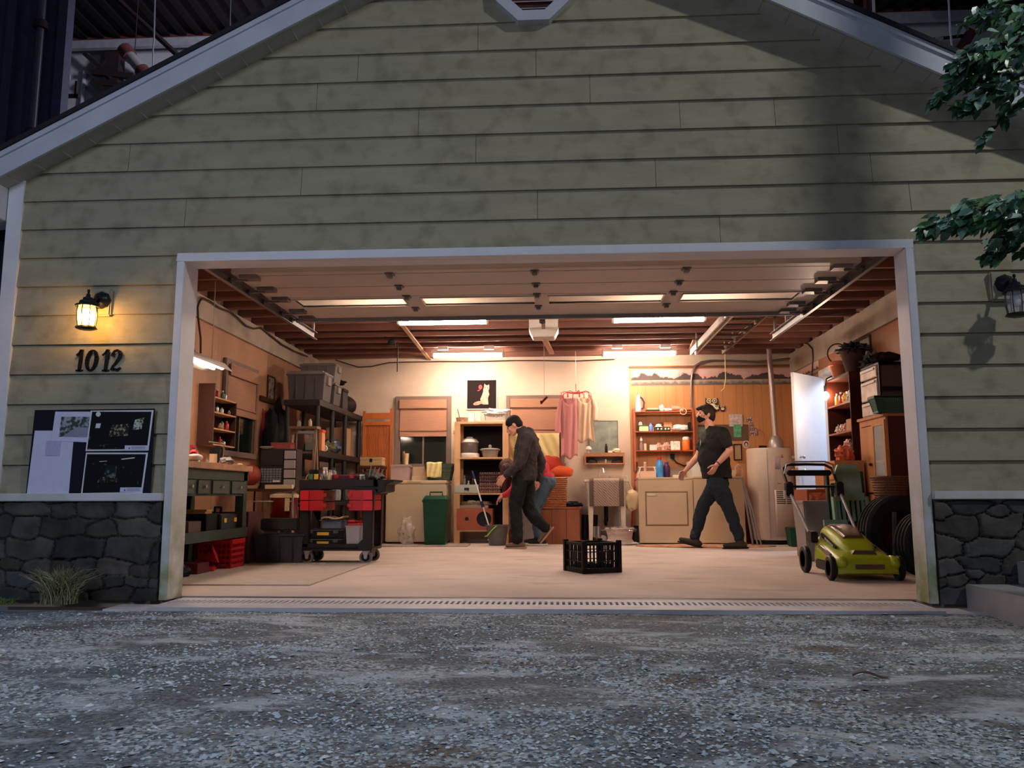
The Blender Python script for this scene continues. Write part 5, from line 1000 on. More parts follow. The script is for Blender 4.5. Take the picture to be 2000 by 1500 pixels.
part('weave', slatbox(bsk, .30, .26, .40, .34, .24, 24, 20, .008), K('dull green basket', (.05, .09, .06), .5), lb_, smooth=False)
cloth('yellow_towel', 'pale yellow towel draped over the front of the laundry basket', 'towel', lambda s, t: (lb0.x+.06+.21*s, (6.47-.18-.025-.01*math.sin(s*17+t*4)) if t > .12 else 6.47-.18-.02+.12*(.12-t)/.12, FZ+.255-.24*max(0, t-.12)+.004*math.sin(s*9)), 26, 14, mat('pale yellow towel', (.75, .62, .28), .9, var=.12, scale=20, bump=.5, bscale=90), .012)
# plastic bag, green bin
bgp = P(822, 1055, Z=0); one('plastic_bag', blob(3, (0, 0, .17), (.11, .10, .19), .4, 3, flat=.85), mat('clear crinkled plastic', (.75, .66, .60), .15, var=0, alpha=.35, bump=1, bscale=22), 'clear crumpled plastic bag on the floor before the freezer', 'bag', (bgp.x, 6.05, .0))
p_ = P(868, 1058, Z=0); gb = thing('waste_bin', 'dark green swing handled waste bin on the floor beside the wooden shelving', 'waste bin', (p_.x, 6.0, 0)); bw = P(893, 1050, Y=5.8).x-P(843, 1050, Y=5.8).x; bh = .62
M_BIN = K('dark green bin', (.015, .085, .045), .4)
part('body', MB().frus(bw*.80, .27, bw*.96, .33, 0, bh), M_BIN, gb, bevel=.012); part('rim', MB().b(-bw/2, bw/2, -.175, .175, bh-.03, bh), M_BIN, gb, bevel=.006); part('lid', MB().frus(bw*.98, .35, bw*.78, .26, bh, bh+.06), M_BIN, gb, bevel=.008)
part('handle', MB().tube([(-.09, -.03, bh+.04), (-.085, -.03, bh+.105), (.085, -.03, bh+.105), (.09, -.03, bh+.04)], .011, 8), M_BIN, gb)
one('floor_mat', MB().b(-.95, .95, -.25, .25, 0, .012), mat('grey striped mat', (.34, .28, .25), .9, var=.3, scale=8, stretch=(1, .2, 1)), 'thin grey patterned mat on the floor before the freezer', 'mat', (P(745, 1062, Z=0).x+.35, 5.85, 0), smooth=False)
one('floor_mat', MB().b(-.75, .75, -1.15, 1.15, 0, .010), mat('beige rubber sheet', (.42, .35, .30), .8, var=.08), 'large beige sheet on the floor before the workbench', 'mat', (-2.65, 2.0, 0), 0, smooth=False)
# ================================================================== pine shelving with its contents
s0, s1 = P(886, 1057, Y=6.35), P(993, 823, Y=6.35)
psh = thing('pine_shelving', 'tall open pine shelving on the back wall between the windows', 'shelving', ((s0.x+s1.x)/2, 6.57, 0)); w2 = (s1.x-s0.x)/2; PT = s1.z
PV = [P(940, v, Y=6.35).z for v in (1035, 963, 893)]+[PT-.012]
for s in (-1, 1):
    for y in (-.20, .20): part('post', MB().b(s*w2-.085*(s > 0), s*w2+.085*(s < 0), y-.022, y+.022, 0, PT-.012*(1)), M_PINE, psh, bevel=.003)
    part('side_board', MB().b(s*w2-.02, s*w2+.02, -.19, .19, PT*.3, PT*.33).b(s*w2-.02, s*w2+.02, -.19, .19, PT*.9, PT*.93), M_PINE, psh)
for z in PV: part('shelf', MB().b(-w2, w2, -.225, .225, z-.024 if z < PT-.1 else z-.02, z if z < PT-.1 else z+.012), M_PINE, psh, bevel=.002)
PV[3] += .012
part('back_panel', MB().b(-w2, w2, .225, .235, PV[0], PT), K('black back panel', (.012, .012, .013), .8), psh)
px = lambda u: P(u, 950, Y=6.5).x
# top: bowls, jars, towels
one('glass_jug', MB().lathe([(.0, 0), (.05, 0), (.058, .02), (.06, .08), (.045, .12), (.05, .15)], n=16), M_GLS, 'clear glass jug on top of the pine shelving', 'jug', (px(932), 6.5, PV[3]))
t = thing('utensil_cup', 'wire cup holding wooden utensils on top of the pine shelving', 'utensil cup', (px(903), 6.5, PV[3])); part('cup', MB().lathe([(.09, 0), (.1, .07), (.094, .07), (.086, .005)], n=16), K('rattan grey', (.35, .24, .17), .7, var=.4, scale=40), t)
for k, (dx, h) in enumerate(((-.05, .20), (.0, .16), (.05, .18))): part('utensil', MB().cyl((dx*.6, 0, .01), (dx*1.4-.01, .02, h), .006, n=6), M_WHT if k else M_DWD, t)
wbk = thing('white_basket', 'white basket piled with white cloths on top of the pine shelving', 'basket', (px(968), 6.5, PV[3])); part('basket', slatbox(MB(), .28, .24, .32, .28, .13, 16, 14, .01), M_WHT, wbk, smooth=False); part('cloths', blob(12, (0, 0, .14), (.17, .14, .06), .4), mat('white cloth', (.75, .70, .64), .9, var=.05), wbk)
box('white book lying beside the glass jug on the pine shelving', 'book', px(914), px(926), 6.45, 6.6, PV[3], PV[3]+.14, M_WHT, name='book')
# upper shelf
dh = thing('cake_stand', 'round lidded glass dehydrator with a white base on the upper pine shelf', 'dehydrator', (px(917), 6.5, PV[2])); part('base', MB().lathe([(0, 0), (.135, 0), (.145, .02), (.14, .06), (.12, .065)], n=24), M_WHT, dh); part('drum', MB().lathe([(.125, .065), (.13, .20), (.125, .22)], n=24), K('smoky glass', (.25, .2, .18), .1, alpha=.5), dh); part('lid', MB().lathe([(.13, .215), (.135, .225), (.10, .27), (.05, .285), (.045, .30), (.0, .305)], n=24), K('pale grey plastic lid', (.50, .46, .44), .4), dh)
rp_ = thing('roasting_pan', 'grey oval roasting pan with a lid on the upper pine shelf', 'roasting pan', (px(957), 6.5, PV[2])); part('pan', MB().lathe([(0, 0), (.105, 0), (.125, .10), (.15, .11), (.15, .12)], n=24, sy=.8), K('grey enamel', (.28, .26, .23), .4), rp_); part('lid', MB().lathe([(.145, .12), (.12, .135), (0, .145)], n=24, sy=.8), K('grey enamel', None), rp_); part('knob', MB().ell((0, 0, .165), (.025, .02, .025)), M_WHT, rp_)
# middle shelf
fb_ = thing('file_box', 'pale green file box with a label holder on the middle pine shelf', 'file box', (px(914), 6.45, PV[1])); part('body', MB().b(-.17, .17, -.12, .14, 0, .12), K('pale grey green card', (.45, .47, .40), .7), fb_, bevel=.004); part('label_holder', MB().b(-.035, .035, -.126, -.119, .04, .075), M_BLKP, fb_)
for k, (u, c, lb) in enumerate(((905, M_GREY, 'grey bottle at the back of the file box'), (913, M_WHT, 'small white bottle in the file box'), (922, M_DWD, 'brown bottle in the file box'), (928, M_GRN, 'green bottle in the file box'))): bottle(lb, (px(u), 6.64, PV[1]), (.26, .18, .22, .17)[k], .022, c, [M_STEEL, M_WHT, M_RED, M_GRN][k], group='bottles behind the file box')
for k in range(6):
    z = PV[1]+.001+k*.050; mb = MB().surf(lambda s, t: (.30*(s-.5), .24*(t-.5), .018+.017*math.sin(s*31)*math.cos(t*25)), 40, 24)
    for i_ in range(9): mb.lathe([(.015, .0), (.02, .03), (.0, .045)][:3], (-.133+i_*.033, -.12, 0), 6)
    one('egg_tray', mb, K('dark brown pulp', (.13, .07, .06), .9) if k > 2 else K('pinkish brown pulp', (.28, .16, .13), .9), ['pinkish', 'dark'][k > 2]+' brown egg tray, %s from the bottom of the stack on the pine shelving' % ['first', 'second', 'third', 'fourth', 'fifth', 'sixth'][k], 'egg tray', (px(958), 6.5, z), group='stack of egg trays', solid=.003)
# lower shelf: speaker with box and rags
spk = thing('loudspeaker', 'orange wooden loudspeaker cabinet lying on the lower pine shelf', 'speaker', (px(930), 6.5, PV[0]))
part('cabinet', MB().b(-w2+.13, w2-.14, -.17, .15, 0, .30), K('orange speaker wood', (.42, .12, .04), .45, var=.1), spk, bevel=.004)
for x, r in ((.13, .105), (-.115, .028)): part('cone', MB(Matrix.Translation((x, -.171, .155)) @ Matrix.Rotation(math.pi/2, 4, 'X')).lathe([(r, 0), (r, .006), (r*.85, .003), (r*.3, -.01), (0, .0)], n=28), M_BLKP, spk)
box('shallow pinkish box on the orange loudspeaker', 'box', px(897), px(955), 6.38, 6.6, PV[0]+.30, PV[0]+.345, K('pinkish cardboard', None))
one('rag_pile', blob(14, (0, 0, .02), (.23, .1, .035), .6, 4), mat('cream rag', (.55, .47, .36), .9), 'cream rags heaped on the shallow box above the loudspeaker', 'rags', (px(928), 6.5, PV[0]+.345))
# cat picture
frame_pic('cat_painting', 'black painting of a white cat with a red rose above the pine shelving', P(911, 770, Y=Yb).x, P(971, 770, Y=Yb).x, P(940, 800, Y=Yb).z, P(940, 741, Y=Yb).z, YB-.001, M_WHT, K('black velvet', (.02, .012, .012), .9), 'painting', t=.012)
cp = bpy.data.objects['cat_painting']; M_CAT = mat('painted white fur', (.36, .32, .25), .9, var=.25, scale=25)
def flat(nm, poly, m_, y=-.0125): part(nm, MB().prism(poly, 1, y-.002, y), m_, cp, smooth=False)
def oval(cx_, cz_, a, b_, n_=18, rot=0): return [(cx_+a*math.cos(t)*math.cos(rot)-b_*math.sin(t)*math.sin(rot), cz_+a*math.cos(t)*math.sin(rot)+b_*math.sin(t)*math.cos(rot)) for t in [2*math.pi*i/n_ for i in range(n_)]]
flat('cat_body', [(-.01, -.14), (.03, -.155), (.10, -.155), (.095, -.06), (.115, .0), (.10, .06), (.03, .07), (.01, .0), (-.02, -.07)], M_CAT)
flat('cat_head', [(.02, .06), (.035, .11), (.042, .165), (.062, .14), (.088, .138), (.112, .15), (.115, .10), (.105, .055), (.06, .035)], M_CAT, -.0135)
flat('cat_tail', oval(-.06, -.135, .07, .028, 18, .25), mat('painted pinkish fur', (.34, .20, .15), .9, var=.3, scale=30), -.0135)
flat('cat_eye', oval(.052, .10, .008, .007), M_BLKP, -.0155); flat('cat_eye', oval(.092, .10, .008, .007), M_BLKP, -.0155); flat('cat_nose', oval(.075, .078, .006, .004), M_PNK, -.0155)
flat('rose', oval(-.02, .11, .028, .034), mat('painted red rose', (.6, .05, .05), .8, var=.4, scale=40), -.0145); flat('rose_leaf', oval(-.045, .06, .024, .008, 12, .3), M_RED, -.0145)
# mop bucket and mop
p_ = P(977, 1058, Z=0); bk = thing('mop_bucket', 'grey bucket with a lime green handle on the floor before the pine shelving', 'bucket', (p_.x+.02, 6.0, 0))
part('body', MB().lathe([(.0, .0), (.115, 0), (.15, .25), (.162, .26), (.162, .275), (.145, .275), (.11, .012), (0, .012)], n=28), K('grey bucket', (.16, .15, .14), .5), bk); part('handle', MB().tube([(-.155, -.02, .26), (-.12, -.10, .22), (-.15, -.15, .13), (-.155, -.155, .11)][0:0] or [(.0, -.165, .265), (-.06, -.175, .21), (-.13, -.14, .13), (-.165, -.03, .12)], .009, 8), K('lime handle', (.35, .50, .08), .4), bk)
mp_ = thing('mop', 'white and blue pole of a mop standing in the grey bucket', 'mop', (p_.x-.03, 5.98, .05)); a = Vector((0, 0, 0)); e = P(922, 920, Y=6.2)-mp_.location
part('pole', MB().cyl(a, e*.96, .011, n=10), M_WHT, mp_); part('grip', MB().cyl(e*.88, e, .013, n=10), K('navy grip', (.03, .04, .12), .5), mp_); part('coupling', MB().cyl(e*.48, e*.56, .022, n=10), K('navy grip', None), mp_); part('mop_head', blob(2, (0, 0, .02), (.07, .06, .05), .3), M_WHT, mp_)
# ================================================================== back wall, middle
ch = P(1052, 1058, Y=6.2); ch1 = P(1132, 990, Y=6.2)
cst = thing('wooden_chest', 'orange brown wooden chest on the floor under the right blind', 'chest', ((ch.x+ch1.x)/2, 6.48, 0)); w2 = (ch1.x-ch.x)/2; cz = ch1.z
M_CH = K('orange brown chest', (.33, .12, .05), .45, var=.22, scale=5, stretch=(1.5, 1, .3))
part('body', MB().b(-w2, w2, -.27, .25, 0, cz-.03), M_CH, cst, bevel=.004); part('lid', MB().b(-w2-.01, w2+.01, -.285, .26, cz-.028, cz), M_CH, cst, bevel=.004)
for x in (-w2*.35, w2*.35): part('plank_gap', MB().b(x-.003, x+.003, -.272, -.268, .02, cz-.04), M_DWD, cst)
hp0, hp1 = P(1050, 990, Y=6.3), P(1105, 932, Y=6.3)
hmp = thing('wicker_hamper', 'tan wicker hamper standing on the orange brown chest', 'hamper', ((hp0.x+hp1.x)/2, 6.48, cz))
w3 = (hp1.x-hp0.x)/2; hh = hp1.z-cz
def wicker(mb, w_, d_, h_, nz_=12, step=.022, r=.006):
    for k in range(nz_):
        z = (k+.5)*h_/nz_
        for s in (-1, 1):
            n1 = max(4, int(2*w_/step)); mb.tube([(-w_+2*w_*i/n1, s*d_+(.004 if (i+k) % 2 else -.004), z) for i in range(n1+1)], h_/nz_*.46, 4, False)
            n1 = max(4, int(2*d_/step)); mb.tube([(s*w_+(.004 if (i+k) % 2 else -.004), -d_+2*d_*i/n1, z) for i in range(n1+1)], h_/nz_*.46, 4, False)
    mb.b(-w_+.01, w_-.01, -d_+.01, d_-.01, 0, h_*.97); return mb
M_WIC = K('honey wicker', (.46, .20, .09), .6, var=.4, scale=60)
part('body', wicker(MB(), w3, .19, hh*.72), M_WIC, hmp); part('lid', wicker(MB(Matrix.Translation((0, 0, hh*.74))), w3+.008, .195, hh*.26, 4), M_WIC, hmp)
one('red_cushion', blob(21, (0, 0, .13), (.18, .15, .17), .18, 2, flat=.7), mat('red cushion cloth', (.45, .035, .015), .85, var=.1), 'dark red cushion leaning on the wicker hamper', 'cushion', (P(1077, 915, Y=6.5).x, 6.55, cz+hh+.01))
one('orange_cushion', blob(22, (0, 0, .065), (.165, .10, .085), .10, 1.6, flat=.75), mat('orange red cloth', (.62, .09, .02), .85, var=.08), 'rolled orange red cushion on the wicker hamper, right end', 'cushion', (P(1097, 925, Y=6.4).x, 6.40, cz+hh+.01))
one('folded_dark_clothes', blob(23, (0, 0, .03), (.14, .14, .045), .35, 3, flat=.6), K('dark navy cloth', (.03, .03, .045), .9), 'folded dark clothes on the right end of the chest', 'clothes', (ch1.x-.10, 6.40, cz))
bt = thing('rubber_boots', 'pair of black rubber boots standing beside the chest', 'boots', (ch1.x+.13, 6.45, 0))
for k in (0, 1): part('boot', MB().tube([(-.05+k*.12, .02, .05), (-.05+k*.12, .02, .2), (-.04+k*.12, .03, .40)], [.05, .052, .06], 12).ell((-.05+k*.12, -.06, .045), (.045, .11, .045)), K('black rubber', (.012, .012, .016), .3), bt)
# rotary hanger with clothes
hc_ = P(1125, 768, Y=6.35); M_HR2 = K('red hanger plastic', (.6, .02, .03), .35)
rh = thing('rotary_hanger', 'red rotary clothes hanger hanging from the joists before the back wall', 'hanger', tuple(hc_))
part('chain', MB().tube([(0, 0, .10), (0, 0, 2.76-hc_.z)], .004, 6), M_STEEL, rh); part('hook', MB().cyl((0, 0, 0), (0, 0, .14), .005, n=8), M_HR2, rh); part('hub', MB().lathe([(0, -.01), (.05, -.008), (.05, .012), (0, .018)], n=16), M_HR2, rh)
for k in range(8):
    a = k*math.pi/4+.2; c, s = math.cos(a)*.22, math.sin(a)*.22
    ar = part('arm', MB().tube([(c*.2, s*.2, .0), (c*.75, s*.75, .02), (c, s, .0), (c*.98, s*.98, -.04)], .006, 6), M_HR2, rh); part('peg', MB().b(c-.010, c+.010, s-.008, s+.008, -.085, -.035), M_HR2, ar, bevel=.002)
def garment(name, lb, u0, u1, vt, vb, yy, m_, amp, neck, k):
    a, c = P(u0, vt, Y=yy), P(u1, vt, Y=yy); zb = P(u0, vb, Y=yy).z
    def fn(s, t):
        wd_ = 1-.14*(1-t)+.05*math.sin(t*5+k); x = (a.x+c.x)/2+(s-.5)*(c.x-a.x)*wd_
        top = a.z-neck*(1-abs(2*s-1)**1.5)*(1-t)**1.5; z = top+(zb-a.z+.03*math.sin(s*9+k))*t
        return (x, yy+amp*math.sin(s*19+k+t*2)*(.35+t)+.03*math.sin(math.pi*s)*(-1), z)
    t_ = thing(name, lb, 'garment', ((a.x+c.x)/2, yy, zb)); o = part('front', MB().surf(fn, 34, 26), m_, t_, solid=.004, ang=180); o.matrix_parent_inverse = Matrix.Translation(-Vector(t_.location)); 
    mb2 = MB().surf(lambda s, t: (fn(s, t)[0], yy+.09-amp*math.sin(s*15+k)*.7, fn(s, t)[2]+neck*(1-abs(2*s-1)**1.5)*(1-t)**1.5), 24, 16); o2 = part('back', mb2, m_, t_, solid=.004, ang=180); o2.matrix_parent_inverse = o.matrix_parent_inverse
    return t_, a, c, zb
g1, a, c, zb = garment('pink_robe', 'long dusty pink robe hanging from the red hanger', 1094, 1128, 777, 893, 6.30, mat('dusty pink cloth', (.50, .20, .20), .85, var=.06), .012, .11, 0)
for s, x0, sg in ((0, a.x, -1), (1, c.x, 1)):
    if s == 0: o = part('sleeve', MB().tube([(x0+.015, 6.32, a.z-.03), (x0-.03, 6.30, a.z-.25), (x0-.035, 6.30, a.z-.50)], [.03, .04, .05], 10), mat('dusty pink cloth'), g1); o.matrix_parent_inverse = Matrix.Translation(-Vector(g1.location))
g2, a, c, zb = garment('cream_nightdress', 'short cream garment hanging from the red hanger, right of the pink robe', 1125, 1160, 776, 861, 6.34, mat('cream garment cloth', (.66, .46, .32), .85, var=.08), .014, .10, 2)
o = part('sleeve', MB().tube([(c.x-.02, 6.34, c.z-.02), (c.x+.02, 6.34, c.z-.16), (c.x+.01, 6.33, c.z-.33)], [.03, .038, .045], 10), mat('cream garment cloth'), g2); o.matrix_parent_inverse = Matrix.Translation(-Vector(g2.location))
# slate, wall shelf
a, c = P(1143, 907, Y=6.70), P(1218, 884, Y=6.70)
ws_ = thing('wall_shelf', 'small orange brown two tier wall shelf right of the hanging clothes', 'wall shelf', ((a.x+c.x)/2, 6.77, a.z)); w2 = (c.x-a.x)/2; h_ = c.z-a.z; M_WS = K('orange brown shelf wood', (.36, .17, .08), .5, var=.2)
part('shelf', MB().b(-w2, w2, -.10, .08, 0, .018), M_WS, ws_); part('shelf', MB().b(-w2, w2, -.10, .08, h_-.018, h_), M_WS, ws_)
for s in (-1, 1): part('side_panel', MB().b(s*w2-.01, s*w2+.01, -.10, .08, -.01, h_), M_WS, ws_)
part('front_rail', MB().b(-w2+.01, w2-.01, -.102, -.09, h_-.055, h_-.018), M_WS, ws_)
wz = c.z; wx = lambda u: P(u, 890, Y=6.72).x
sa, sb_ = P(1152, 880, Y=YB-.03), P(1205, 823, Y=YB-.03)
sl8 = thing('slate_board', 'grey green slate board standing on the small wall shelf', 'board', ((sa.x+sb_.x)/2, YB-.04, wz)); w2 = (sb_.x-sa.x)/2; h_ = sb_.z-wz
part('slate', MB().b(-w2, w2, -.008, .008, 0, h_), mat('dusty slate', (.17, .20, .17), .8, var=.35, scale=7), sl8); part('edge', MB().b(-w2-.01, -w2, -.012, .012, 0, h_+.01).b(w2, w2+.01, -.012, .012, 0, h_+.01).b(-w2-.01, w2+.01, -.012, .012, h_, h_+.01), K('grey edge', (.12, .12, .10), .6), sl8)
t = thing('mushroom_ornament', 'white mushroom shaped ornament on the wall shelf beside the slate', 'ornament', (wx(1150), 6.72, wz)); part('stem', MB().cyl((0, 0, 0), (0, 0, .06), .014), M_WHT, t); part('cap', MB().lathe([(.045, .05), (.04, .075), (.02, .095), (0, .10)], n=16), M_WHT, t)
bottle('slim black bottle on the wall shelf in front of the slate', (wx(1184), 6.70, wz), .13, .02, M_BLKP, M_BLKP, neck=.6)
box('small white dish block on the wall shelf right of the black bottle', 'dish', wx(1188), wx(1196), 6.68, 6.74, wz, wz+.03, M_WHT, name='dish')
one('cream_pot', blob(31, (0, 0, .03), (.06, .05, .035), .3, flat=.8), M_CREAM, 'lumpy cream ornament at the right end of the wall shelf', 'ornament', (wx(1204), 6.72, wz))
z8 = a.z+.018
one('felt_hat', MB().lathe([(.085, 0), (.08, .03), (.05, .06), (0, .07)], n=18), K('black felt', (.02, .018, .02), .9), 'black rounded felt hat on the lower tier of the wall shelf', 'hat', (wx(1156), 6.75, z8)); bottle('tiny white bottle on the lower tier of the wall shelf', (wx(1183), 6.72, z8), .06, .016, M_WHT)
one('dark_cloth', blob(33, (0, 0, .02), (.08, .05, .025), .3, flat=.7), K('mauve dark cloth', (.10, .06, .06), .9), 'dark folded cloth on the lower tier of the wall shelf, right', 'cloth', (wx(1205), 6.74, z8))
# utility sink
k0, k1 = P(1143, 1053, Y=6.25), P(1228, 936, Y=6.25); sx = (k0.x+k1.x)/2; w2 = (k1.x-k0.x)/2; zt = k1.z
snk = thing('utility_sink', 'white laundry sink on splayed legs against the back wall', 'sink', (sx, 6.5, 0)); M_SNK = K('ivory sink plastic', (.66, .58, .46), .4)
part('basin', MB().frus(w2*1.5, .38, w2*1.85, .5, zt-.36, zt-.03), M_SNK, snk, bevel=.01); part('rim', MB().b(-w2, w2, -.27, .26, zt-.035, zt), M_SNK, snk, bevel=.008)
for s in (-1, 1):
    for y in (-.22, .20): part('leg', MB().hexa([(s*(w2-.08)-.022, y-.015, 0), (s*(w2-.08)+.022, y-.015, 0), (s*(w2-.08)+.022, y+.015, 0), (s*(w2-.08)-.022, y+.015, 0), (s*(w2-.09)-.045, y-.02, zt-.03), (s*(w2-.09)+.045, y-.02, zt-.03), (s*(w2-.09)+.045, y+.02, zt-.03), (s*(w2-.09)-.045, y+.02, zt-.03)]), M_SNK, snk)
part('faucet', MB().tube([(-.08, .18, zt), (-.08, .18, zt+.10), (-.06, .15, zt+.17), (-.03, .08, zt+.16), (-.02, .04, zt+.10)], .010, 8), M_STEEL, snk); part('tap', MB().cyl((.08, .18, zt), (.08, .18, zt+.05), .02), M_STEEL, snk); part('drain_pipe', MB().cyl((0, 0, .30), (0, 0, zt-.3), .03).tube([(0, 0, .34), (.0, .1, .26), (0, .3, .30)], .025, 8), M_BLKP, snk)
def rugmat(name, col, sx_=(60, 1, 60)):
    m = mat(name, col, .95, var=0); n, L, b = nodes(m); tc = n.new('ShaderNodeTexCoord'); wv = n.new('ShaderNodeTexWave'); wv.wave_type = 'BANDS'; wv.bands_direction = 'DIAGONAL'; wv.inputs['Scale'].default_value = 16; wv.inputs['Distortion'].default_value = 3; wv.inputs['Detail'].default_value = 2; L.new(tc.outputs['Object'], wv.inputs[0])
    r = n.new('ShaderNodeValToRGB'); r.color_ramp.elements[0].color = (*[q*.7 for q in col], 1); r.color_ramp.elements[1].color = (*[q*1.5 for q in col], 1); L.new(wv.outputs[0], r.inputs[0]); L.new(r.outputs[0], b.inputs['Base Color']); return m
g0, g1_ = P(1151, 938, Y=6.2).x-sx, P(1218, 938, Y=6.2).x-sx
rg_ = thing('woven_rug', 'grey brown woven rug draped over the front of the sink', 'rug', (sx, 6.22, zt)); hz_ = zt-P(1185, 990, Y=6.2).z
part('weave', MB().surf(lambda s, t: (g0+.06+(g1_-g0-.12)*s, (-.006-.004*math.sin(s*30)) if t > .15 else .02+.22*(.15-t), .008-hz_*max(0, t-.15)/.85), 30, 20), rugmat('herringbone weave', (.28, .20, .16)), rg_, solid=.012, ang=180)
for a_, c_ in ((g0, g0+.06), (g1_-.06, g1_)): part('border', MB().surf(lambda s, t: (a_+(c_-a_)*s, (-.006-.004*math.sin(s*6)) if t > .15 else .02+.22*(.15-t), .008-hz_*max(0, t-.15)/.85), 6, 20), K('taupe border', (.17, .12, .095), .95), rg_, solid=.012, ang=180)
for k, u in enumerate((1160, 1169)):
    p_ = P(u, 1052, Y=6.45); t = thing('paint_tin', ['left', 'right'][k]+' grey tin with a salmon base under the sink', 'tin', (p_.x, 6.42, 0), group='tins under the sink'); part('body', MB().cyl((0, 0, .09), (0, 0, .24), .036), M_STEEL, t); part('base', MB().cyl((0, 0, 0), (0, 0, .09), .037), K('salmon base', (.70, .30, .20), .5), t)
p_ = P(1178, 1040, Y=6.5); one('hand_mirror', MB(Matrix.Rotation(1.4, 4, 'X')).lathe([(0, -.008), (.05, -.006), (.055, 0), (.05, .006), (0, .008)], n=20), M_STEEL, 'small oval steel plate leaning under the sink', 'plate', (p_.x, 6.55, .056))
q = P(1210, 1055, Y=6.2)
sbk = thing('fabric_basket', 'round pale fabric basket filled with crinkled silver wrap before the sink', 'basket', (q.x, 6.12, 0)); part('body', MB().lathe([(0, 0), (.19, 0), (.20, .03), (.165, .08), (.175, .15), (.195, .21), (.20, .225), (.19, .23), (.17, .20)], n=30), mat('pale striped fabric', (.50, .40, .34), .8, var=.35, scale=4, stretch=(1, 1, 5)), sbk); part('filling', blob(44, (0, 0, .205), (.18, .18, .035), .5, 6, n=40, k=20), mat('crinkled silver wrap', (.62, .56, .54), .2, metal=.7, var=.3, scale=30, bump=.6, bscale=40), sbk); part('foot_cloth', blob(45, (.02, 0, .02), (.25, .20, .028), .12, flat=.7), mat('pale striped fabric'), sbk)
jar('dark grey cylinder on the floor between the basket and the dryer', (P(1243, 1055, Y=6.35).x, 6.38, 0), .25, .048, K('dark grey cylinder', (.05, .05, .055), .4), M_BLKP)
cb = thing('cloth_bag', 'cream cloth tote bag hanging beside the dryer', 'bag', (P(1234, 985, Y=6.3).x, 6.32, P(1234, 1000, Y=6.3).z))
part('body', blob(51, (0, 0, .16), (.11, .06, .15), .2, 2), mat('cream bag cloth', (.60, .46, .28), .9, var=.15, scale=8), cb); part('strap', MB().tube([(-.05, 0, .24), (-.09, 0, .36), (-.12, 0, .50), (-.07, 0, .50), (.0, 0, .34), (.05, 0, .22)], .012, 8), mat('cream bag cloth'), cb)
bm_ = thing('broom', 'red broom handle leaning on the panelling beside the dryer', 'broom', tuple(P(1231, 1000, Y=6.6)-Vector((0, 0, .31)))); e = P(1243, 886, Y=6.75)-bm_.location
part('handle', MB().cyl((0, 0, .1), e, .013, n=10), M_RED, bm_); part('grip', MB().cyl(e*.86, e*1.0, .015, n=10), M_BLKP, bm_); part('brush', MB().frus(.16, .05, .05, .04, 0, .14), M_BLKP, bm_)
bm_.location.z = 0.0
for c_ in bm_.children: pass
# dryer and washer
Yd = 6.2
def washer(name, lb, u0, u1, vtop, door):
    a, c = P(u0, 1058, Y=Yd), P(u1, vtop, Y=Yd); w2 = (c.x-a.x)/2; H_ = c.z; t = thing(name, lb, name.replace('_', ' '), ((a.x+c.x)/2, Yd+.33, 0))
    part('cabinet', MB().b(-w2+.004, w2-.004, -.33, .30, .02, H_-.035), M_CREAM, t, bevel=.008); part('top', MB().b(-w2, w2, -.34, .31, H_-.033, H_), M_CREAM, t, bevel=.012)
    part('kick_panel', MB().b(-w2+.004, w2-.004, -.335, -.32, .02, .20), M_CREAM, t, bevel=.004)
    if door:
        d = part('door', MB().b(-w2+.10, w2-.09, -.345, -.32, .26, .72), M_CREAM, t, bevel=.02); part('handle', MB().b(-w2+.12, -w2+.24, -.365, -.34, .665, .69), M_WHT, d, bevel=.006); part('door_gap', MB().b(-w2+.092, w2-.082, -.334, -.331, .252, .728), K('brown seam', (.30, .20, .12), .6), t)
    part('console', MB().b(-w2, w2, .20, .31, H_, H_+.10), M_CREAM, t, bevel=.01); return t, (a.x, c.x, H_)
dy, (dx0, dx1, DH) = washer('clothes_dryer', 'cream clothes dryer with a square door against the panelling', 1249, 1354, 932, True)
wa_, (wx0, wx1, WH) = washer('washing_machine', 'cream washing machine to the right of the dryer', 1356, 1453, 930, False)
dX = lambda u: P(u, 930, Y=Yd+.15).x
cd_ = thing('laundry_caddy', 'white plastic caddy at the left end of the dryer', 'caddy', (dX(1265), Yd+.18, DH)); part('tray', MB().b(-.11, .11, -.07, .07, 0, .09), K('cream caddy', (.70, .52, .40), .4), cd_, bevel=.008); part('handle', MB().bar((-.12, 0, .06), (-.10, 0, .15), .02).bar((.12, 0, .06), (.10, 0, .15), .02).b(-.13, .13, -.008, .008, .145, .155), M_WHT, cd_)
bottle('pink and white bottle in the laundry caddy', (dX(1261), Yd+.18, DH+.09), .13, .022, M_PNK, M_WHT, neck=.8)
bottle('large blue detergent bottle with a red cap on the dryer', (dX(1289), Yd+.16, DH), .285, .052, K('clear blue detergent', (.08, .30, .60), .2), M_RED, neck=.5)
bottle('dark purple detergent bottle on the dryer', (dX(1303), Yd+.18, DH), .22, .048, K('dark purple', (.07, .03, .10), .3), K('purple cap', (.20, .08, .25), .4), neck=.5)
box('wire framed clear tray on the dryer', 'tray', dX(1311), dX(1342), Yd+.18, Yd+.28, DH, DH+.13, K('smoky clear plastic', (.3, .25, .22), .2, alpha=.6), name='tray'); box('small stack of white cards on the dryer', 'cards', dX(1314), dX(1336), Yd+.05, Yd+.15, DH, DH+.035, M_WHT, name='card_stack')
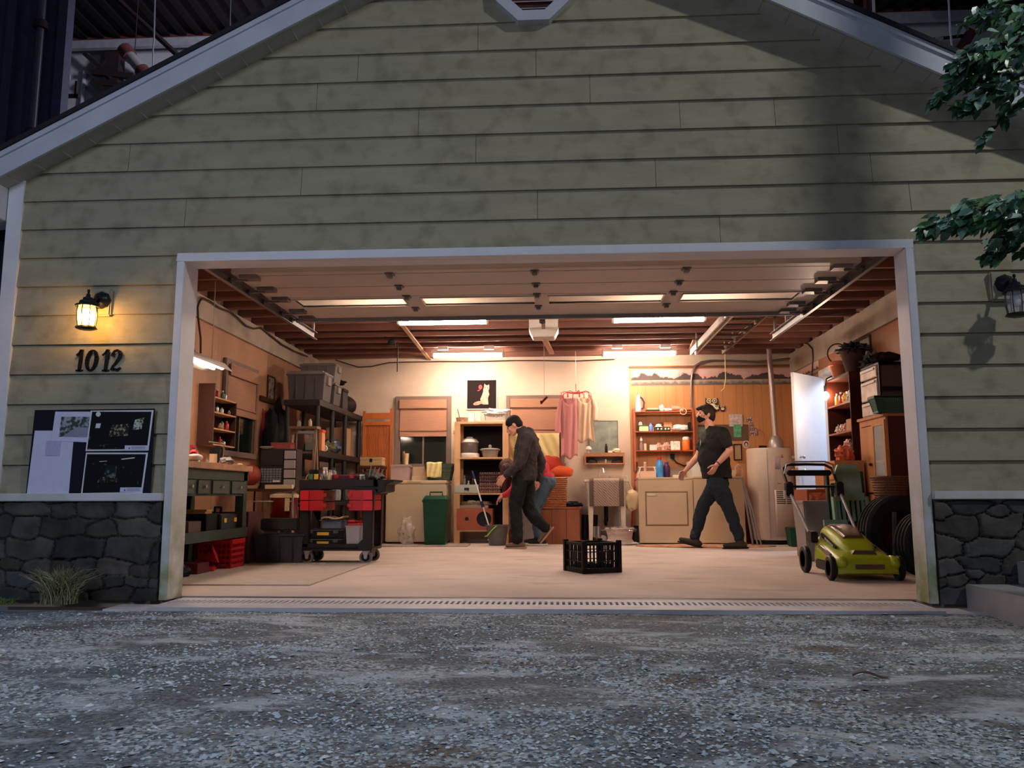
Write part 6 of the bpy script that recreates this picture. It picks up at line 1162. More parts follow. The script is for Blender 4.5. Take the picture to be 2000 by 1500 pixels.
wb2 = thing('white_laundry_basket', 'white laundry basket on the washing machine', 'laundry basket', (dX(1362)+.06, Yd+.22, WH)); part('basket', slatbox(MB(), .26, .22, .34, .30, .20, 18, 14, .01), M_WHT, wb2, smooth=False); part('rim', MB().b(-.18, .18, -.16, -.145, .195, .212).b(-.18, .18, .145, .16, .195, .212).b(-.18, -.165, -.16, .16, .195, .212).b(.165, .18, -.16, .16, .195, .212), M_WHT, wb2, bevel=.004)
c_ = P(1313, 891, Y=YB-.02); ot = thing('wall_outlet', 'double power outlet with a black plug above the dryer', 'outlet', (c_.x, YB-.016, c_.z)); part('plate', MB().b(-.075, .075, -.008, 0, -.06, .06), K('taupe outlet plate', (.40, .30, .22), .5), ot, bevel=.002); part('plug', MB().b(-.03, .03, -.05, -.008, -.04, .035), M_BLKP, ot, bevel=.006); part('cord', MB().tube([(0, -.04, -.03), (.06, -.04, -.10), (.16, -.04, -.14), (.26, -.02, -.12)], .009, 8), M_BLKP, ot)
rgo = one('oval_rug', MB().lathe([(0, 0), (.92, 0), (.93, .006), (.92, .012), (0, .012)], n=48, sy=.36), mat('oval rug weave', (.42, .20, .11), .9, var=.45, scale=9), 'oval orange brown rug on the floor before the dryer', 'rug', (P(1364, 1062, Z=0).x, 5.80, 0))
# red brown shelf unit on the panelling
Ys = 6.62; a, c = P(1241, 905, Y=Ys), P(1354, 797, Y=Ys); x0, x1 = a.x, c.x
rsf = thing('red_wood_shelf', 'red brown shelf unit on the panelling above the dryer', 'shelf unit', ((x0+x1)/2, 6.73, DH+.10)); w2 = (x1-x0)/2; zb = DH+.10; M_RS = K('red shelf wood', (.42, .12, .05), .4, var=.18, scale=5, stretch=(2, 2, .5))
SV = [P(1300, v, Y=Ys).z for v in (879, 842, 803)]
for s in (-1, 1): part('side_panel', MB().b(s*w2-.014, s*w2+.014, -.11, .10, 0, SV[2]-zb+.05), M_RS, rsf, bevel=.008)
for z in SV: part('shelf', MB().b(-w2, w2, -.105, .10, z-zb-.016, z-zb), M_RS, rsf, bevel=.002)
rX = lambda u: P(u, 850, Y=6.68).x; yS = 6.70
ir = thing('clothes_iron', 'white and dark steam iron standing on its heel on the top red shelf', 'iron', (rX(1252), yS, SV[2])); part('soleplate', MB().prism([(-.07, 0), (.0, 0), (.01, .06), (-.005, .22), (-.02, .27), (-.05, .22), (-.068, .10)], 1, -.045, .045), M_WHT, ir, bevel=.006); part('handle', MB().tube([(.0, 0, .04), (.05, 0, .06), (.06, 0, .14), (.03, 0, .20), (.0, 0, .22)], .014, 8), K('dark plum plastic', (.08, .04, .08), .4), ir)
box('flat pale board on the top red shelf', 'board', rX(1262), rX(1289), yS-.08, yS+.06, SV[2], SV[2]+.025, M_DWD, name='board'); box('cream folded paper on the flat board, top red shelf', 'paper', rX(1264), rX(1286), yS-.07, yS+.05, SV[2]+.025, SV[2]+.05, M_CREAM, name='paper')
one('white_bird', blob(61, (0, 0, .05), (.035, .03, .05), .3, flat=.9), M_WHT, 'small white bird ornament on the top red shelf', 'ornament', (rX(1294), yS, SV[2]))
one('white_rag', blob(62, (0, 0, .02), (.07, .05, .03), .3, flat=.6), M_WHT, 'white rag on the top red shelf', 'rag', (rX(1306), yS, SV[2]))
hd_ = thing('hair_dryer', 'pinkish hair dryer with a looped cord on the top red shelf', 'hair dryer', (rX(1322), yS, SV[2])); part('barrel', MB().cyl((-.06, 0, .05), (.06, 0, .045), .038, .03), M_PNK, hd_); part('handle', MB().cyl((.03, 0, .04), (.10, -.03, .01), .014), M_PNK, hd_); part('cord', MB().torus((.09, -.11, -.01), .045, .007, 20, 6, 1), K('cream cord', (.7, .5, .35), .5), hd_)
one('coiled_wire', MB().torus((0, 0, .008), .05, .006).torus((0.02, 0, .018), .045, .006), M_DWD, 'coiled dark wire at the right end of the top red shelf', 'wire', (rX(1343), yS, SV[2]))
t = thing('hand_mirror', 'dark hand mirror leaning at the left of the middle red shelf', 'mirror', (rX(1252), yS+.04, SV[1])); part('frame', MB().prism(oval(0, .11, .035, .05), 1, -.01, .0), M_DWD, t); part('glass', MB().prism(oval(0, .11, .028, .042), 1, -.014, -.010), M_STEEL, t); part('handle', MB().b(-.008, .008, -.01, 0, 0, .07), M_DWD, t)
box('white and green carton on the middle red shelf', 'carton', rX(1248), rX(1266), yS-.08, yS-.01, SV[1], SV[1]+.09, K('white green carton', (.60, .72, .42), .6), name='carton', lid=M_GRN)
bottle('small blue bottle on the middle red shelf', (rX(1271), yS-.04, SV[1]), .12, .028, K('pale blue bottle', (.25, .35, .75), .4), K('pale blue bottle', None))
rd = thing('radio', 'dark radio with round white knobs on the middle red shelf', 'radio', (rX(1294), yS-.01, SV[1])); part('body', MB().b(-.115, .115, -.05, .05, 0, .065), K('dark olive radio', (.08, .07, .05), .5), rd, bevel=.004)
for x in (-.07, -.02, .04, .085): part('knob', MB().cyl((x, -.062, .035), (x, -.05, .035), .013, n=12), M_WHT, rd)
one('white_hat', MB().lathe([(.075, 0), (.045, .012), (.04, .04), (.0, .05)], n=18), M_WHT, 'small white hat on the radio', 'hat', (rX(1287), yS, SV[1]+.065))
fr1 = one('picture_board', MB().hexa([(-.10, 0, 0), (.10, 0, .0), (.10, .01, 0), (-.10, .01, 0), (-.13, .05, .10), (.10, .05, .15), (.10, .06, .15), (-.13, .06, .10)]), K('tan picture board', (.40, .22, .12), .6), 'tan board leaning behind the radio on the middle red shelf', 'board', (rX(1283), yS+.04, SV[1]))
box('orange cardboard box at the back of the middle red shelf', 'box', rX(1298), rX(1314), yS+.03, yS+.09, SV[1], SV[1]+.14, K('orange carton', None)); one('white_towel', blob(63, (0, 0, .045), (.13, .08, .055), .22, 2, flat=.75), M_WHT, 'folded white towel on the middle red shelf', 'towel', (rX(1330), yS-.02, SV[1]))
box('black telephone handset at the right end of the middle red shelf', 'telephone', rX(1343), rX(1350), yS-.09, yS-.05, SV[1]+.0, SV[1]+.13, M_BLKP, name='telephone', bevel=.01)
gn = thing('gnome_figurine', 'slim figurine with a pale pointed hat at the left of the lowest red shelf', 'figurine', (rX(1252), yS-.02, SV[0])); part('body', MB().lathe([(0, 0), (.03, 0), (.032, .05), (.022, .10), (.015, .12)], n=12), K('grey mauve figurine', (.30, .20, .20), .5), gn); part('head', MB().ell((0, 0, .135), .02), M_PNK, gn); part('hat', MB().lathe([(.022, .145), (.012, .19), (0, .21)], n=12), M_WHT, gn)
box('narrow cream card on the lowest red shelf beside the figurine', 'card', rX(1257), rX(1262), yS-.03, yS, SV[0], SV[0]+.10, M_CREAM, name='card'); box('cream greeting card box on the lowest red shelf', 'card box', rX(1268), rX(1282), yS-.05, yS+.02, SV[0], SV[0]+.08, M_WHT, name='card_box')
for k, (u, s_) in enumerate(((1286, .045), (1294, .035), (1301, .05))): one('ceramic_animal', blob(70+k, (0, 0, s_), (s_, s_*.6, s_*1.1), .45, 3, flat=.85), M_PNK if k != 1 else M_CREAM, ['tall pinkish', 'low cream', 'large pinkish'][k]+' ceramic animal on the lowest red shelf', 'ornament', (rX(u), yS-.02, SV[0]))
bx = box('white floral box on the lowest red shelf', 'box', rX(1309), rX(1327), yS-.06, yS+.04, SV[0], SV[0]+.13, mat('floral white card', (.75, .70, .60), .6, var=.35, scale=30))
jl = thing('orange_jar', 'bright orange jar with a white lid at the right of the lowest red shelf', 'jar', (rX(1339), yS-.03, SV[0])); part('body', MB().lathe([(.05, 0), (.055, .02), (.055, .13), (.045, .15)], n=18), K('bright orange plastic', (.9, .22, .03), .35), jl); part('lid', MB().lathe([(.05, .15), (.05, .185), (.03, .195), (0, .195)], n=18), M_WHT, jl)
# owl and papers on the panelling
wy = YB-.014
def wxz(u, v): return P(u, v, Y=wy)
o_ = wxz(1390, 790); ow = thing('owl_plaque', 'large dark owl wall plaque with white ringed eyes', 'wall decoration', (o_.x, wy, o_.z)); M_OWL = K('dark owl wood', (.06, .035, .02), .6)
def disc(nm, cx_, cz_, a, b_, m_, y0, par): part(nm, MB().prism(oval(cx_, cz_, a, b_), 1, y0-.006, y0), m_, par, smooth=False)
def owl(par, s):
    part('body', MB().prism([(-.09*s, .10*s), (-.07*s, .08*s), (.07*s, .08*s), (.09*s, .10*s), (.095*s, -.02*s), (.06*s, -.12*s), (-.06*s, -.12*s), (-.095*s, -.02*s)], 1, -.012, 0), M_OWL, par, smooth=False)
    for q in (-1, 1): disc('eye_ring', q*.042*s, .052*s, .036*s, .036*s, K('ivory', (.72, .62, .45), .5), -.012, par); disc('eye', q*.042*s, .052*s, .024*s, .024*s, M_OWL, -.018, par); disc('pupil', q*.040*s, .052*s, .012*s, .012*s, K('ivory', None), -.024, par)
    disc('breast', 0, -.03*s, .06*s, .045*s, K('ivory', None), -.012, par)
owl(ow, 1)
for u, v, lb in ((1400, 796, 'small dark owl plaque, left one beside the large owl'), (1411, 797, 'small dark owl plaque, right one beside the large owl')): q = wxz(u, v); t = thing('owl_plaque', lb, 'wall decoration', (q.x, wy, q.z)); owl(t, .42)
def paper(name, lb, u0, v0, u1, v1, m_, cat='paper', y=0, th=.002):
    a, c = wxz(u0, v1), wxz(u1, v0); return one(name, MB().b(0, c.x-a.x, -th, 0, 0, c.z-a.z), m_, lb, cat, (a.x, wy-y, a.z), smooth=False)
paper('pinboard', 'dark brown pinboard on the panelling behind the walking person', 1364, 829, 1461, 861, K('dark brown board', (.13, .075, .045), .8), 'pinboard', 0, .008)
paper('calendar', 'pale calendar page pinned above the dark pinboard', 1424, 809, 1449, 833, mat('calendar print', (.45, .36, .34), .7, var=.35, scale=22), 'calendar', .009)
paper('green_flyer', 'green flyer pinned on the dark pinboard', 1433, 829, 1447, 854, mat('green print', (.06, .28, .14), .7, var=.5, scale=25), 'flyer', .010)
paper('green_flyer', 'dull green sheet pinned on the dark pinboard, behind the head', 1364, 834, 1382, 856, mat('dull green print', (.18, .24, .18), .7, var=.4, scale=22), 'flyer', .010)
paper('small_photo', 'small dark snapshot on the panelling right of the calendar', 1458, 815, 1469, 825, photo_mat('snapshot one', (.10, .05, .05), (.6, .5, .5), 40, .5), 'photo')
paper('small_photo', 'middle small snapshot below the dark one on the panelling', 1464, 826, 1471, 835, photo_mat('snapshot two', (.12, .08, .06), (.5, .42, .40), 50, .5), 'photo')
paper('group_photo', 'larger reddish group photo on the panelling above the water heater', 1464, 836, 1480, 851, photo_mat('snapshot three', (.16, .06, .05), (.6, .50, .48), 45, .5), 'photo', .003)
pt_ = wxz(1457, 868); pr = thing('portrait_cutout', 'small portrait cutout on the panelling above the water heater', 'photo', (pt_.x, wy, pt_.z)); disc('paper_shape', 0, 0, .05, .06, K('pale pink card', (.60, .45, .42), .7), 0, pr); disc('hair', 0, .005, .03, .036, M_DWD, -.006, pr); disc('face', 0, -.004, .018, .024, K('pale pink card', None), -.012, pr)
a, c = wxz(1433, 899), wxz(1448, 867); frame_pic('framed_certificate', 'black framed tan certificate on the panelling beside the water heater', a.x, c.x, a.z, c.z, wy, M_BLKP, K('tan certificate', (.40, .28, .17), .7), t=.014)
# water heater
Yh = 6.42; hx = P(1506, 960, Y=Yh).x; R = .315; HT = P(1506, 875, Y=Yh-.2).z
wh = thing('water_heater', 'white cylindrical water heater in the back right corner', 'water heater', (hx, Yh, 0)); M_WH = K('off white heater enamel', (.56, .46, .38), .4, var=.05)
part('tank', MB().lathe([(R*.96, .06), (R, .08), (R, HT-.03), (R*.97, HT), (0, HT+.012)], n=40), M_WH, wh); part('foot_ring', MB().cyl((0, 0, 0), (0, 0, .06), R*.85, n=30), M_BLKP, wh)
part('seam', MB().cyl((-.11, -R*.945, .08), (-.11, -R*.945, HT-.03), .004, n=6), K('heater seam', (.40, .32, .26), .5), wh)
def curved(a0, a1, z0_, z1_, r0, th=.006, nn=12): return MB()._a([(r0*math.sin(a), -r0*math.cos(a), z) for z in (z0_, z1_) for a in [a0+(a1-a0)*i/nn for i in range(nn+1)]], [(i, i+1, nn+2+i, nn+1+i) for i in range(nn)])
part('access_panel', curved(-.10, .95, .12, .74, R+.012), M_WH, wh, solid=.02)
vn = MB()
for k in range(7):
    for a_, c_ in ((-.04, .34), (.40, .80)): q = curved(a_, c_, .555+k*.026, .567+k*.026, R+.024); vn._a(q.v, q.f)
part('vent_grille', vn, K('dark vent', (.06, .05, .05), .6), wh, solid=.002); part('rating_label', curved(-.04, .20, HT-.30, HT-.12, R+.003), mat('pinkish grey label', (.42, .32, .36), .5, var=.2, scale=60), wh, solid=.002); part('label_line', curved(.05, .18, HT-.50, HT-.49, R+.003), K('brown print', (.3, .12, .08), .6), wh, solid=.002); part('round_sticker', curved(.24, .34, HT-.14, HT-.10, R+.003), K('amber sticker', (.5, .28, .10), .5), wh, solid=.002)
fx = P(1515, 860, Y=Yh).x-hx; part('draft_hood', MB().lathe([(.10, HT), (.10, HT+.10), (.06, HT+.17), (.05, HT+.18)], (fx, 0, 0), 20), K('dull zinc', (.42, .38, .36), .4, metal=.5), wh)
tp = P(1502, 690, Y=Yh); part('flue_pipe', MB().tube([(fx, 0, HT+.15), (fx+(tp.x-hx-fx)*.35, 0, HT+.55), (fx+(tp.x-hx-fx)*.7, 0, HT+1.05), (tp.x-hx, 0, 2.78)], .038, 16), K('pinkish zinc pipe', (.50, .42, .40), .35, metal=.5), wh)
part('water_pipe', MB().tube([(-.05, .05, HT), (-.05, .05, HT+.22), (-.10, .05, HT+.28), (-.10, .3, HT+.28)], .012, 8).tube([(fx-.1, .05, HT), (fx-.04, .0, HT+.12)], .012, 8), K('copper pipe', (.5, .22, .12), .35, metal=.7), wh)
part('relief_valve', MB().b(-.16, -.06, -.12, -.06, HT+.01, HT+.04), M_BLKP, wh)
# aluminium walker leaning by the washer
wk = thing('folding_walker', 'folded aluminium walking frame leaning between washer and water heater', 'walking frame', (P(1470, 1056, Y=5.88).x, 5.86, 0))
for k, (dx, dy) in enumerate(((0, 0), (.07, .04), (.13, .08))): e = P(1448, 912, Y=5.9)-wk.location; part('tube', MB().tube([(dx, dy, 0), (dx*.7-.05, dy+.04, .45), (e.x+dx*.2, e.y+dy, e.z-.12-.02*k)], .012, 8), K('grey aluminium', (.42, .38, .36), .35, metal=.6), wk)
part('handle', MB().tube([(e.x, e.y, e.z-.14), (e.x-.0, e.y, e.z), (e.x-.04, e.y, e.z+.03), (e.x-.08, e.y, e.z), (e.x-.08, e.y, e.z-.1)], .013, 8), K('cream grip', (.66, .55, .45), .4), wk)
gk = thing('green_bucket', 'dark green bucket at the foot of the water heater', 'bucket', (P(1528, 1058, Z=0).x-.1, 5.75, 0)); part('body', MB().frus(.21, .21, .26, .26, 0, .25), M_BIN, gk, bevel=.01); one('orange_ball', MB().ell((0, 0, 0), .05), M_ORG, 'orange ball lying on top of the green bucket', 'ball', (gk.location.x+.05, 5.70, .295))
# ================================================================== side door leaf, clamp lamp
dl = struct('door_1', MB().b(0, .80, -.02, .02, .015, 2.20), K('blue white door paint', (.62, .64, .68), .5, var=.03), 'white side door standing open into the garage', 'door', bevel=.003)
dl.location = (WR-.015, DY1-.02, 0); dl.rotation_euler = (0, 0, math.atan2(4.93-5.5, 2.96-3.5)+0)
for nm, z, r in (('door_knob', .97, .028), ('deadbolt', 1.14, .022)):
    o = struct(nm, MB().cyl((.735, -.02, z), (.735, -.055, z), r*.5).ell((.735, -.075, z), (r, r*.7, r)).cyl((.735, .02, z), (.735, .055, z), r*.5).ell((.735, .075, z), (r, r*.7, r)), M_STEEL, parent=dl)
struct('latch_plate', MB().b(.799, .803, -.012, .012, .93, 1.01), M_BRS, parent=dl)
struct('trim_13', MB().b(WR-.03, WR, DY0-.07, DY0, 0, DZ+.07).b(WR-.03, WR, DY1, DY1+.07, 0, DZ+.07).b(WR-.03, WR, DY0, DY1, DZ, DZ+.07), K('white door casing', (.6, .58, .55), .5), 'white casing of the side doorway', 'trim', smooth=False)
bl_ = P(1613, 773, Y=4.45)
cl_ = thing('clamp_lamp', 'lit bare bulb clamp lamp hanging at the end of the dark bookcase', 'clamp lamp', tuple(bl_)); part('bulb', MB().ell((0, 0, 0), (.044, .044, .052)), mat('lit bare bulb', (1, .72, .50), emit=300, var=0), cl_); part('socket', MB().cyl((0, 0, .04), (0, .0, .12), .02), M_BLKP, cl_)
part('clamp', MB().tube([(0, 0, .12), (.01, -.02, .20), (.10, -.10, .245)], .01, 8).b(.06, .16, -.13, -.07, .235, .25), M_BLKP, cl_); part('cord', MB().tube([(0, 0, .12), (.06, .06, -.1), (.05, .05, -.6), (.06, .06, -.95)], .005, 6), K('reddish cord', (.35, .15, .10), .6), cl_)
l = bpy.data.lights.new('bulb_light', 'POINT'); l.energy = 9; l.color = (1, .66, .42); l.shadow_soft_size = .04; lo = bpy.data.objects.new('bulb_light', l); COL.objects.link(lo); lo.location = bl_+Vector((-.0, -.08, 0))
# ================================================================== right side: bookcase
M_BK = K('dark mahogany', (.075, .022, .014), .45, var=.2, scale=4)
BKX, BKY0, BKY1, BKZ = 3.19, 3.67, 4.43, 2.02
bk_ = thing('bookcase', 'tall dark mahogany bookcase against the right wall', 'bookcase', ((BKX+3.46)/2, (BKY0+BKY1)/2, 0), -math.pi/2); L2 = (BKY1-BKY0)/2; d2 = (3.46-BKX)/2
for s in (-1, 1): part('side_panel', MB().b(s*L2-.012, s*L2+.012, -d2, d2, 0, BKZ), M_BK, bk_, bevel=.003)
BZ = [.08, .42, .74, 1.04, 1.23, 1.42, 1.70, BKZ-.0]
BZ = [.08, .42, .74, 1.03, 1.38, 1.70, BKZ]
for z in BZ: part('shelf', MB().b(-L2, L2, -d2, d2, z-.02, z), K('reddish shelf edge', (.34, .13, .06), .5) if z < BKZ else M_BK, bk_)
part('back_panel', MB().b(-L2, L2, d2-.01, d2, 0, BKZ), M_BK, bk_)
def bks(y, z, dx=.08): return (BKX+dx, y, z)
KX = [('orange toy figure', M_ORG), ('red toy figure', M_RED), ('yellow toy figure', K('toy yellow', (.75, .5, .12), .5)), ('white ornament', M_WHT), ('cream bottle', M_CREAM)]
for k in range(5):
    y = BKY0+.08+k*.14
    if k < 3: one('toy', blob(80+k, (0, 0, .06), (.04, .045, .065), .4, 3, flat=.9), KX[4-k if k else 0][1], 'small %s on the upper bookcase shelf, %s from the camera' % (('orange toy', 'cream toy', 'white ornament')[k], ('first', 'second', 'third')[k]), 'ornament', bks(y, BZ[5]))
    else: bottle('small %s bottle on the upper bookcase shelf near the lamp' % ('red', 'yellow')[k-3], bks(y, BZ[5]), .15, .028, KX[k-2][1])
box('tan wooden box on the middle bookcase shelf', 'box', BKX+.03, BKX+.22, BKY0+.05, BKY0+.25, BZ[4], BZ[4]+.13, K('tan box', (.50, .28, .15), .6)); 
for k in range(3): one('ornament', blob(90+k, (0, 0, .04), (.035, .04, .05), .45, 3, flat=.8), (M_PNK, M_CREAM, M_WHT)[k], '%s ornament on the middle bookcase shelf beside the tan box' % ('pinkish', 'cream', 'white')[k], 'ornament', bks(BKY0+.34+k*.12, BZ[4], .06))
box('pale green file box on the bookcase shelf at door knob height', 'file box', BKX-.02, BKX+.2, BKY0+.02, BKY0+.36, BZ[3], BZ[3]+.17, K('pale green card', (.48, .52, .42), .7), name='file_box')
one('pink_bundle', blob(95, (0, 0, .04), (.05, .06, .05), .3, flat=.8), M_PNK, 'pinkish cloth bundle on the green file box', 'bundle', (BKX+.05, BKY0+.25, BZ[3]+.17))
for k in range(4): box('dark book lying on a low bookcase shelf, %s from the camera' % ('first', 'second', 'third', 'fourth')[k], 'book', BKX+.03, BKX+.23, BKY0+.04+k*.17, BKY0+.18+k*.17, BZ[2], BZ[2]+.06+.03*(k % 2), (M_BK, M_CARD, M_DWD, M_GREY)[k], name='book', group='books on a low bookcase shelf')
# on top of the bookcase
tpz = BKZ
pt1 = thing('terracotta_pot', 'orange terracotta pot at the far end of the bookcase top', 'flower pot', (BKX+.07, 4.17, tpz)); part('body', MB().lathe([(0, 0), (.07, 0), (.10, .14)], n=20), K('terracotta', (.46, .17, .08), .8), pt1); part('rim', MB().lathe([(.108, .135), (.115, .14), (.115, .185), (.10, .185), (.095, .14)], n=20), K('terracotta', None), pt1)
wq = part('wicker_hoop', MB().torus((0, 0, .28), .12, .008, 24, 6, 1), K('dark cane', (.08, .04, .02), .7), pt1)
pt2 = thing('dark_planter', 'large dark planter of dried stems at the near end of the bookcase top', 'planter', (BKX+.11, 3.81, tpz)); part('body', MB().lathe([(0, 0), (.085, 0), (.13, .22), (.135, .25), (.12, .25)], n=20), K('dark planter clay', (.06, .028, .02), .7), pt2)
part('dried_stems', blob(101, (0, 0, .27), (.13, .14, .06), .7, 5, n=40, k=24), mat('dark dried leaves', (.035, .03, .035), .9, var=.5, scale=20), pt2)
one('dark_wreath', blob(102, (0, 0, .07), (.10, .14, .11), .55, 4, n=30, k=18), mat('dark dried leaves'), 'dark bundle of dried leaves beside the planter on the bookcase', 'dried leaves', (BKX+.17, 3.42, 1.98))
# pine cabinet
PX0, PX1, PY0, PY1, PZ = 3.20, 3.48, 2.76, 3.46, 1.47
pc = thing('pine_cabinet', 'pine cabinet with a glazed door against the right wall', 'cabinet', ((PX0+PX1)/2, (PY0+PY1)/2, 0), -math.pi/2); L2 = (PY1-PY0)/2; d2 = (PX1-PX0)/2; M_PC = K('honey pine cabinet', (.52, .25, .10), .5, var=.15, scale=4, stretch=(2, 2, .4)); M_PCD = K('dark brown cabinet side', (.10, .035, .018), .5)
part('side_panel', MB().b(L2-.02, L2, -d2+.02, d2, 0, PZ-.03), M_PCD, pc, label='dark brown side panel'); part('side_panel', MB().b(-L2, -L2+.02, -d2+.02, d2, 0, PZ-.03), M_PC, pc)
part('top', MB().b(-L2-.02, L2+.02, -d2-.02, d2, PZ-.03, PZ), M_PC, pc, bevel=.004); part('face_frame', MB().b(-L2, -L2+.05, -d2, -d2+.02, 0, PZ-.03).b(L2-.05, L2, -d2, -d2+.02, 0, PZ-.03).b(-L2+.05, L2-.05, -d2, -d2+.02, PZ-.09, PZ-.03).b(-L2+.05, L2-.05, -d2, -d2+.02, .62, .68).b(-L2+.05, L2-.05, -d2, -d2+.02, 0, .08), M_PC, pc, smooth=False)
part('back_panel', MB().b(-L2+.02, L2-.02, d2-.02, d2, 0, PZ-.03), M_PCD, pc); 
for z in (.08, .40, .66, 1.02): part('shelf', MB().b(-L2+.02, L2-.02, -d2+.03, d2-.02, z-.02, z), M_PC, pc)
pd1 = part('door', MB().b(-L2+.05, .0, -d2-.012, -d2, .70, PZ-.10), M_PC, pc, bevel=.003); part('knob', MB().ell((-.03, -d2-.03, .98), .016), M_BLKP, pd1)
pd2 = part('door', MB().b(.0, .05, -d2-.014, -d2, .70, PZ-.06).b(L2-.05, L2-.01, -d2-.014, -d2, .70, PZ-.06).b(.05, L2-.05, -d2-.014, -d2, .70, .75).b(.05, L2-.05, -d2-.014, -d2, PZ-.11, PZ-.06), M_PC, pc, smooth=False, label='glazed door'); part('glass', MB().b(.05, L2-.05, -d2-.008, -d2-.005, .75, PZ-.11), M_GLS, pd2)
part('knob', MB().ell((.025, -d2-.03, .78), .016), M_BLKP, pd2)
for k, (z, c_, m_) in enumerate(((1.02, 'orange', M_ORG), (.66, 'pinkish', M_PNK))): bottle('%s vase behind the glass door of the pine cabinet' % c_, (PX0+.12, 2.94, z), .20, .045, m_, M_WHT)
dw = thing('drawer_tower', 'tower of milky white plastic drawers in a black frame on the pine cabinet', 'drawers', (3.34, 3.15, PZ), -math.pi/2)
part('carcass', MB().b(.23, .25, -.12, -.10, 0, .53).b(.23, .25, .11, .13, 0, .53).b(.23, .25, -.10, .11, .50, .53).b(.23, .25, -.10, .11, .24, .28).b(.23, .25, -.10, .11, 0, .02).b(-.25, -.23, -.12, .13, 0, .53).b(-.25, .25, -.12, .13, .51, .53), M_BLKP, dw, smooth=False)
part('side_panel', MB().b(.222, .23, -.11, .12, 0, .52), K('greyish liner', (.20, .15, .13), .7), dw, smooth=False)
for k, (z0_, z1_) in enumerate(((.01, .15), (.17, .37), (.39, .50))): d_ = part('drawer', MB().b(-.225, .215, -.135, .12, z0_, z1_), K('milky white drawer', (.66, .56, .50), .4, var=.2, scale=9), dw, bevel=.006); part('pull', MB().b(-.18, .18, -.15, -.135, z1_-.035, z1_-.015), M_WHT, d_)
one('dark_hat', blob(110, (0, 0, .04), (.14, .09, .055), .2, flat=.7), K('dark olive cloth', (.05, .04, .025), .9), 'dark olive hat on top of the white drawer tower', 'hat', (3.34, 3.0, PZ+.55)); 
gbk = thing('green_basket', 'green plastic basket on the near end of the pine cabinet', 'basket', (3.28, 2.79, PZ), 0); part('weave', slatbox(MB(), .30, .12, .38, .16, .16, 20, 12, .008, .9), K('teal green plastic', (.03, .13, .09), .45), gbk, smooth=False); part('rim', MB().b(-.195, .195, -.088, -.078, .15, .168).b(-.195, .195, .078, .088, .15, .168).b(-.195, -.185, -.08, .08, .15, .168).b(.185, .195, -.08, .08, .15, .168), K('teal green plastic', None), gbk)
frame_pic('framed_picture', 'dark framed picture on the right wall above the bookcase', 3.74, 4.40, 2.14, 2.445, WR-.014, M_DWD, K('greyish print', (.36, .33, .30), .3), face='right')
# wicker basket on a crate, tyres
box('dark wooden crate under the wicker basket', 'crate', 2.95, 3.30, 2.44, 2.72, 0, .56, M_BK, name='crate')
wkb = thing('wicker_basket', 'deep brown wicker basket on the dark crate beside the tyres', 'basket', (3.13, 2.57, .565)); M_WK2 = K('brown wicker', (.20, .09, .045), .7, var=.5, scale=50); wv2 = MB()
for k in range(11): wv2.torus((0, 0, .015+k*.024), .125+.0035*k, .0125, 26, 5, 2, .8)
part('weave', wv2.lathe([(0, 0), (.12, 0), (.155, .26), (.15, .26), (.11, .01)], n=24, sy=.8), M_WK2, wkb); part('rim', MB().torus((0, 0, .275), .168, .012, 28, 6, 2, .8), M_WK2, wkb)
def tyre(lb, loc, R_, wd_, rz, lean=0):
    t = thing('car_tyre', lb, 'tyre', loc, rz, rx=lean); m4 = Matrix.Rotation(math.pi/2, 4, 'X'); prof = [(R_*.62, -wd_*.42), (R_*.72, -wd_*.5), (R_*.93, -wd_*.48), (R_, -wd_*.36)]
    for k in range(4): x = -wd_*.30+k*wd_*.2; prof += [(R_, x-wd_*.05), (R_, x+wd_*.04), (R_-.008, x+wd_*.045), (R_-.008, x+wd_*.095)]
    prof += [(R_, wd_*.36), (R_*.93, wd_*.48), (R_*.72, wd_*.5), (R_*.62, wd_*.42)]
    mb = MB(Matrix.Translation((0, 0, R_)) @ m4); 
    n_ = 48; k_ = len(prof); vs = [(r*math.cos(2*math.pi*j/n_), r*math.sin(2*math.pi*j/n_), z) for r, z in prof for j in range(n_)]
    mb._a(vs, [(i*n_+j, i*n_+(j+1) % n_, ((i+1) % k_)*n_+(j+1) % n_, ((i+1) % k_)*n_+j) for i in range(k_) for j in range(n_)]); part('rubber', mb, K('dusty tyre rubber', (.028, .024, .022), .8), t)
    return t
tyre('large dusty car tyre standing by the right wall behind the mower', (3.04, 2.30, 0), .335, .20, .25)
t = tyre('smaller tyre on a steel rim standing nearest the right jamb', (3.05, 1.72, 0), .262, .18, .35); part('rim', MB(Matrix.Translation((0, 0, .255)) @ Matrix.Rotation(math.pi/2, 4, 'X')).lathe([(.0, .03), (.03, .05), (.06, .02), (.12, .03), (.15, .07), (.165, .08), (.165, -.08)], n=30), K('dull rim', (.06, .06, .06), .5, metal=.4), t)
e0_ = P(1744, 1078, Y=2.0); e1_ = P(1747, 1000, Y=2.0); one('metal_bar', MB().bar((0, 0, 0), (e1_.x-e0_.x, .02, e1_.z+.0), .032, .012), K('grey steel bar', (.16, .15, .15), .4, metal=.5), 'grey perforated steel bar leaning against the tyres', 'bar', (e0_.x, 1.98, 0))
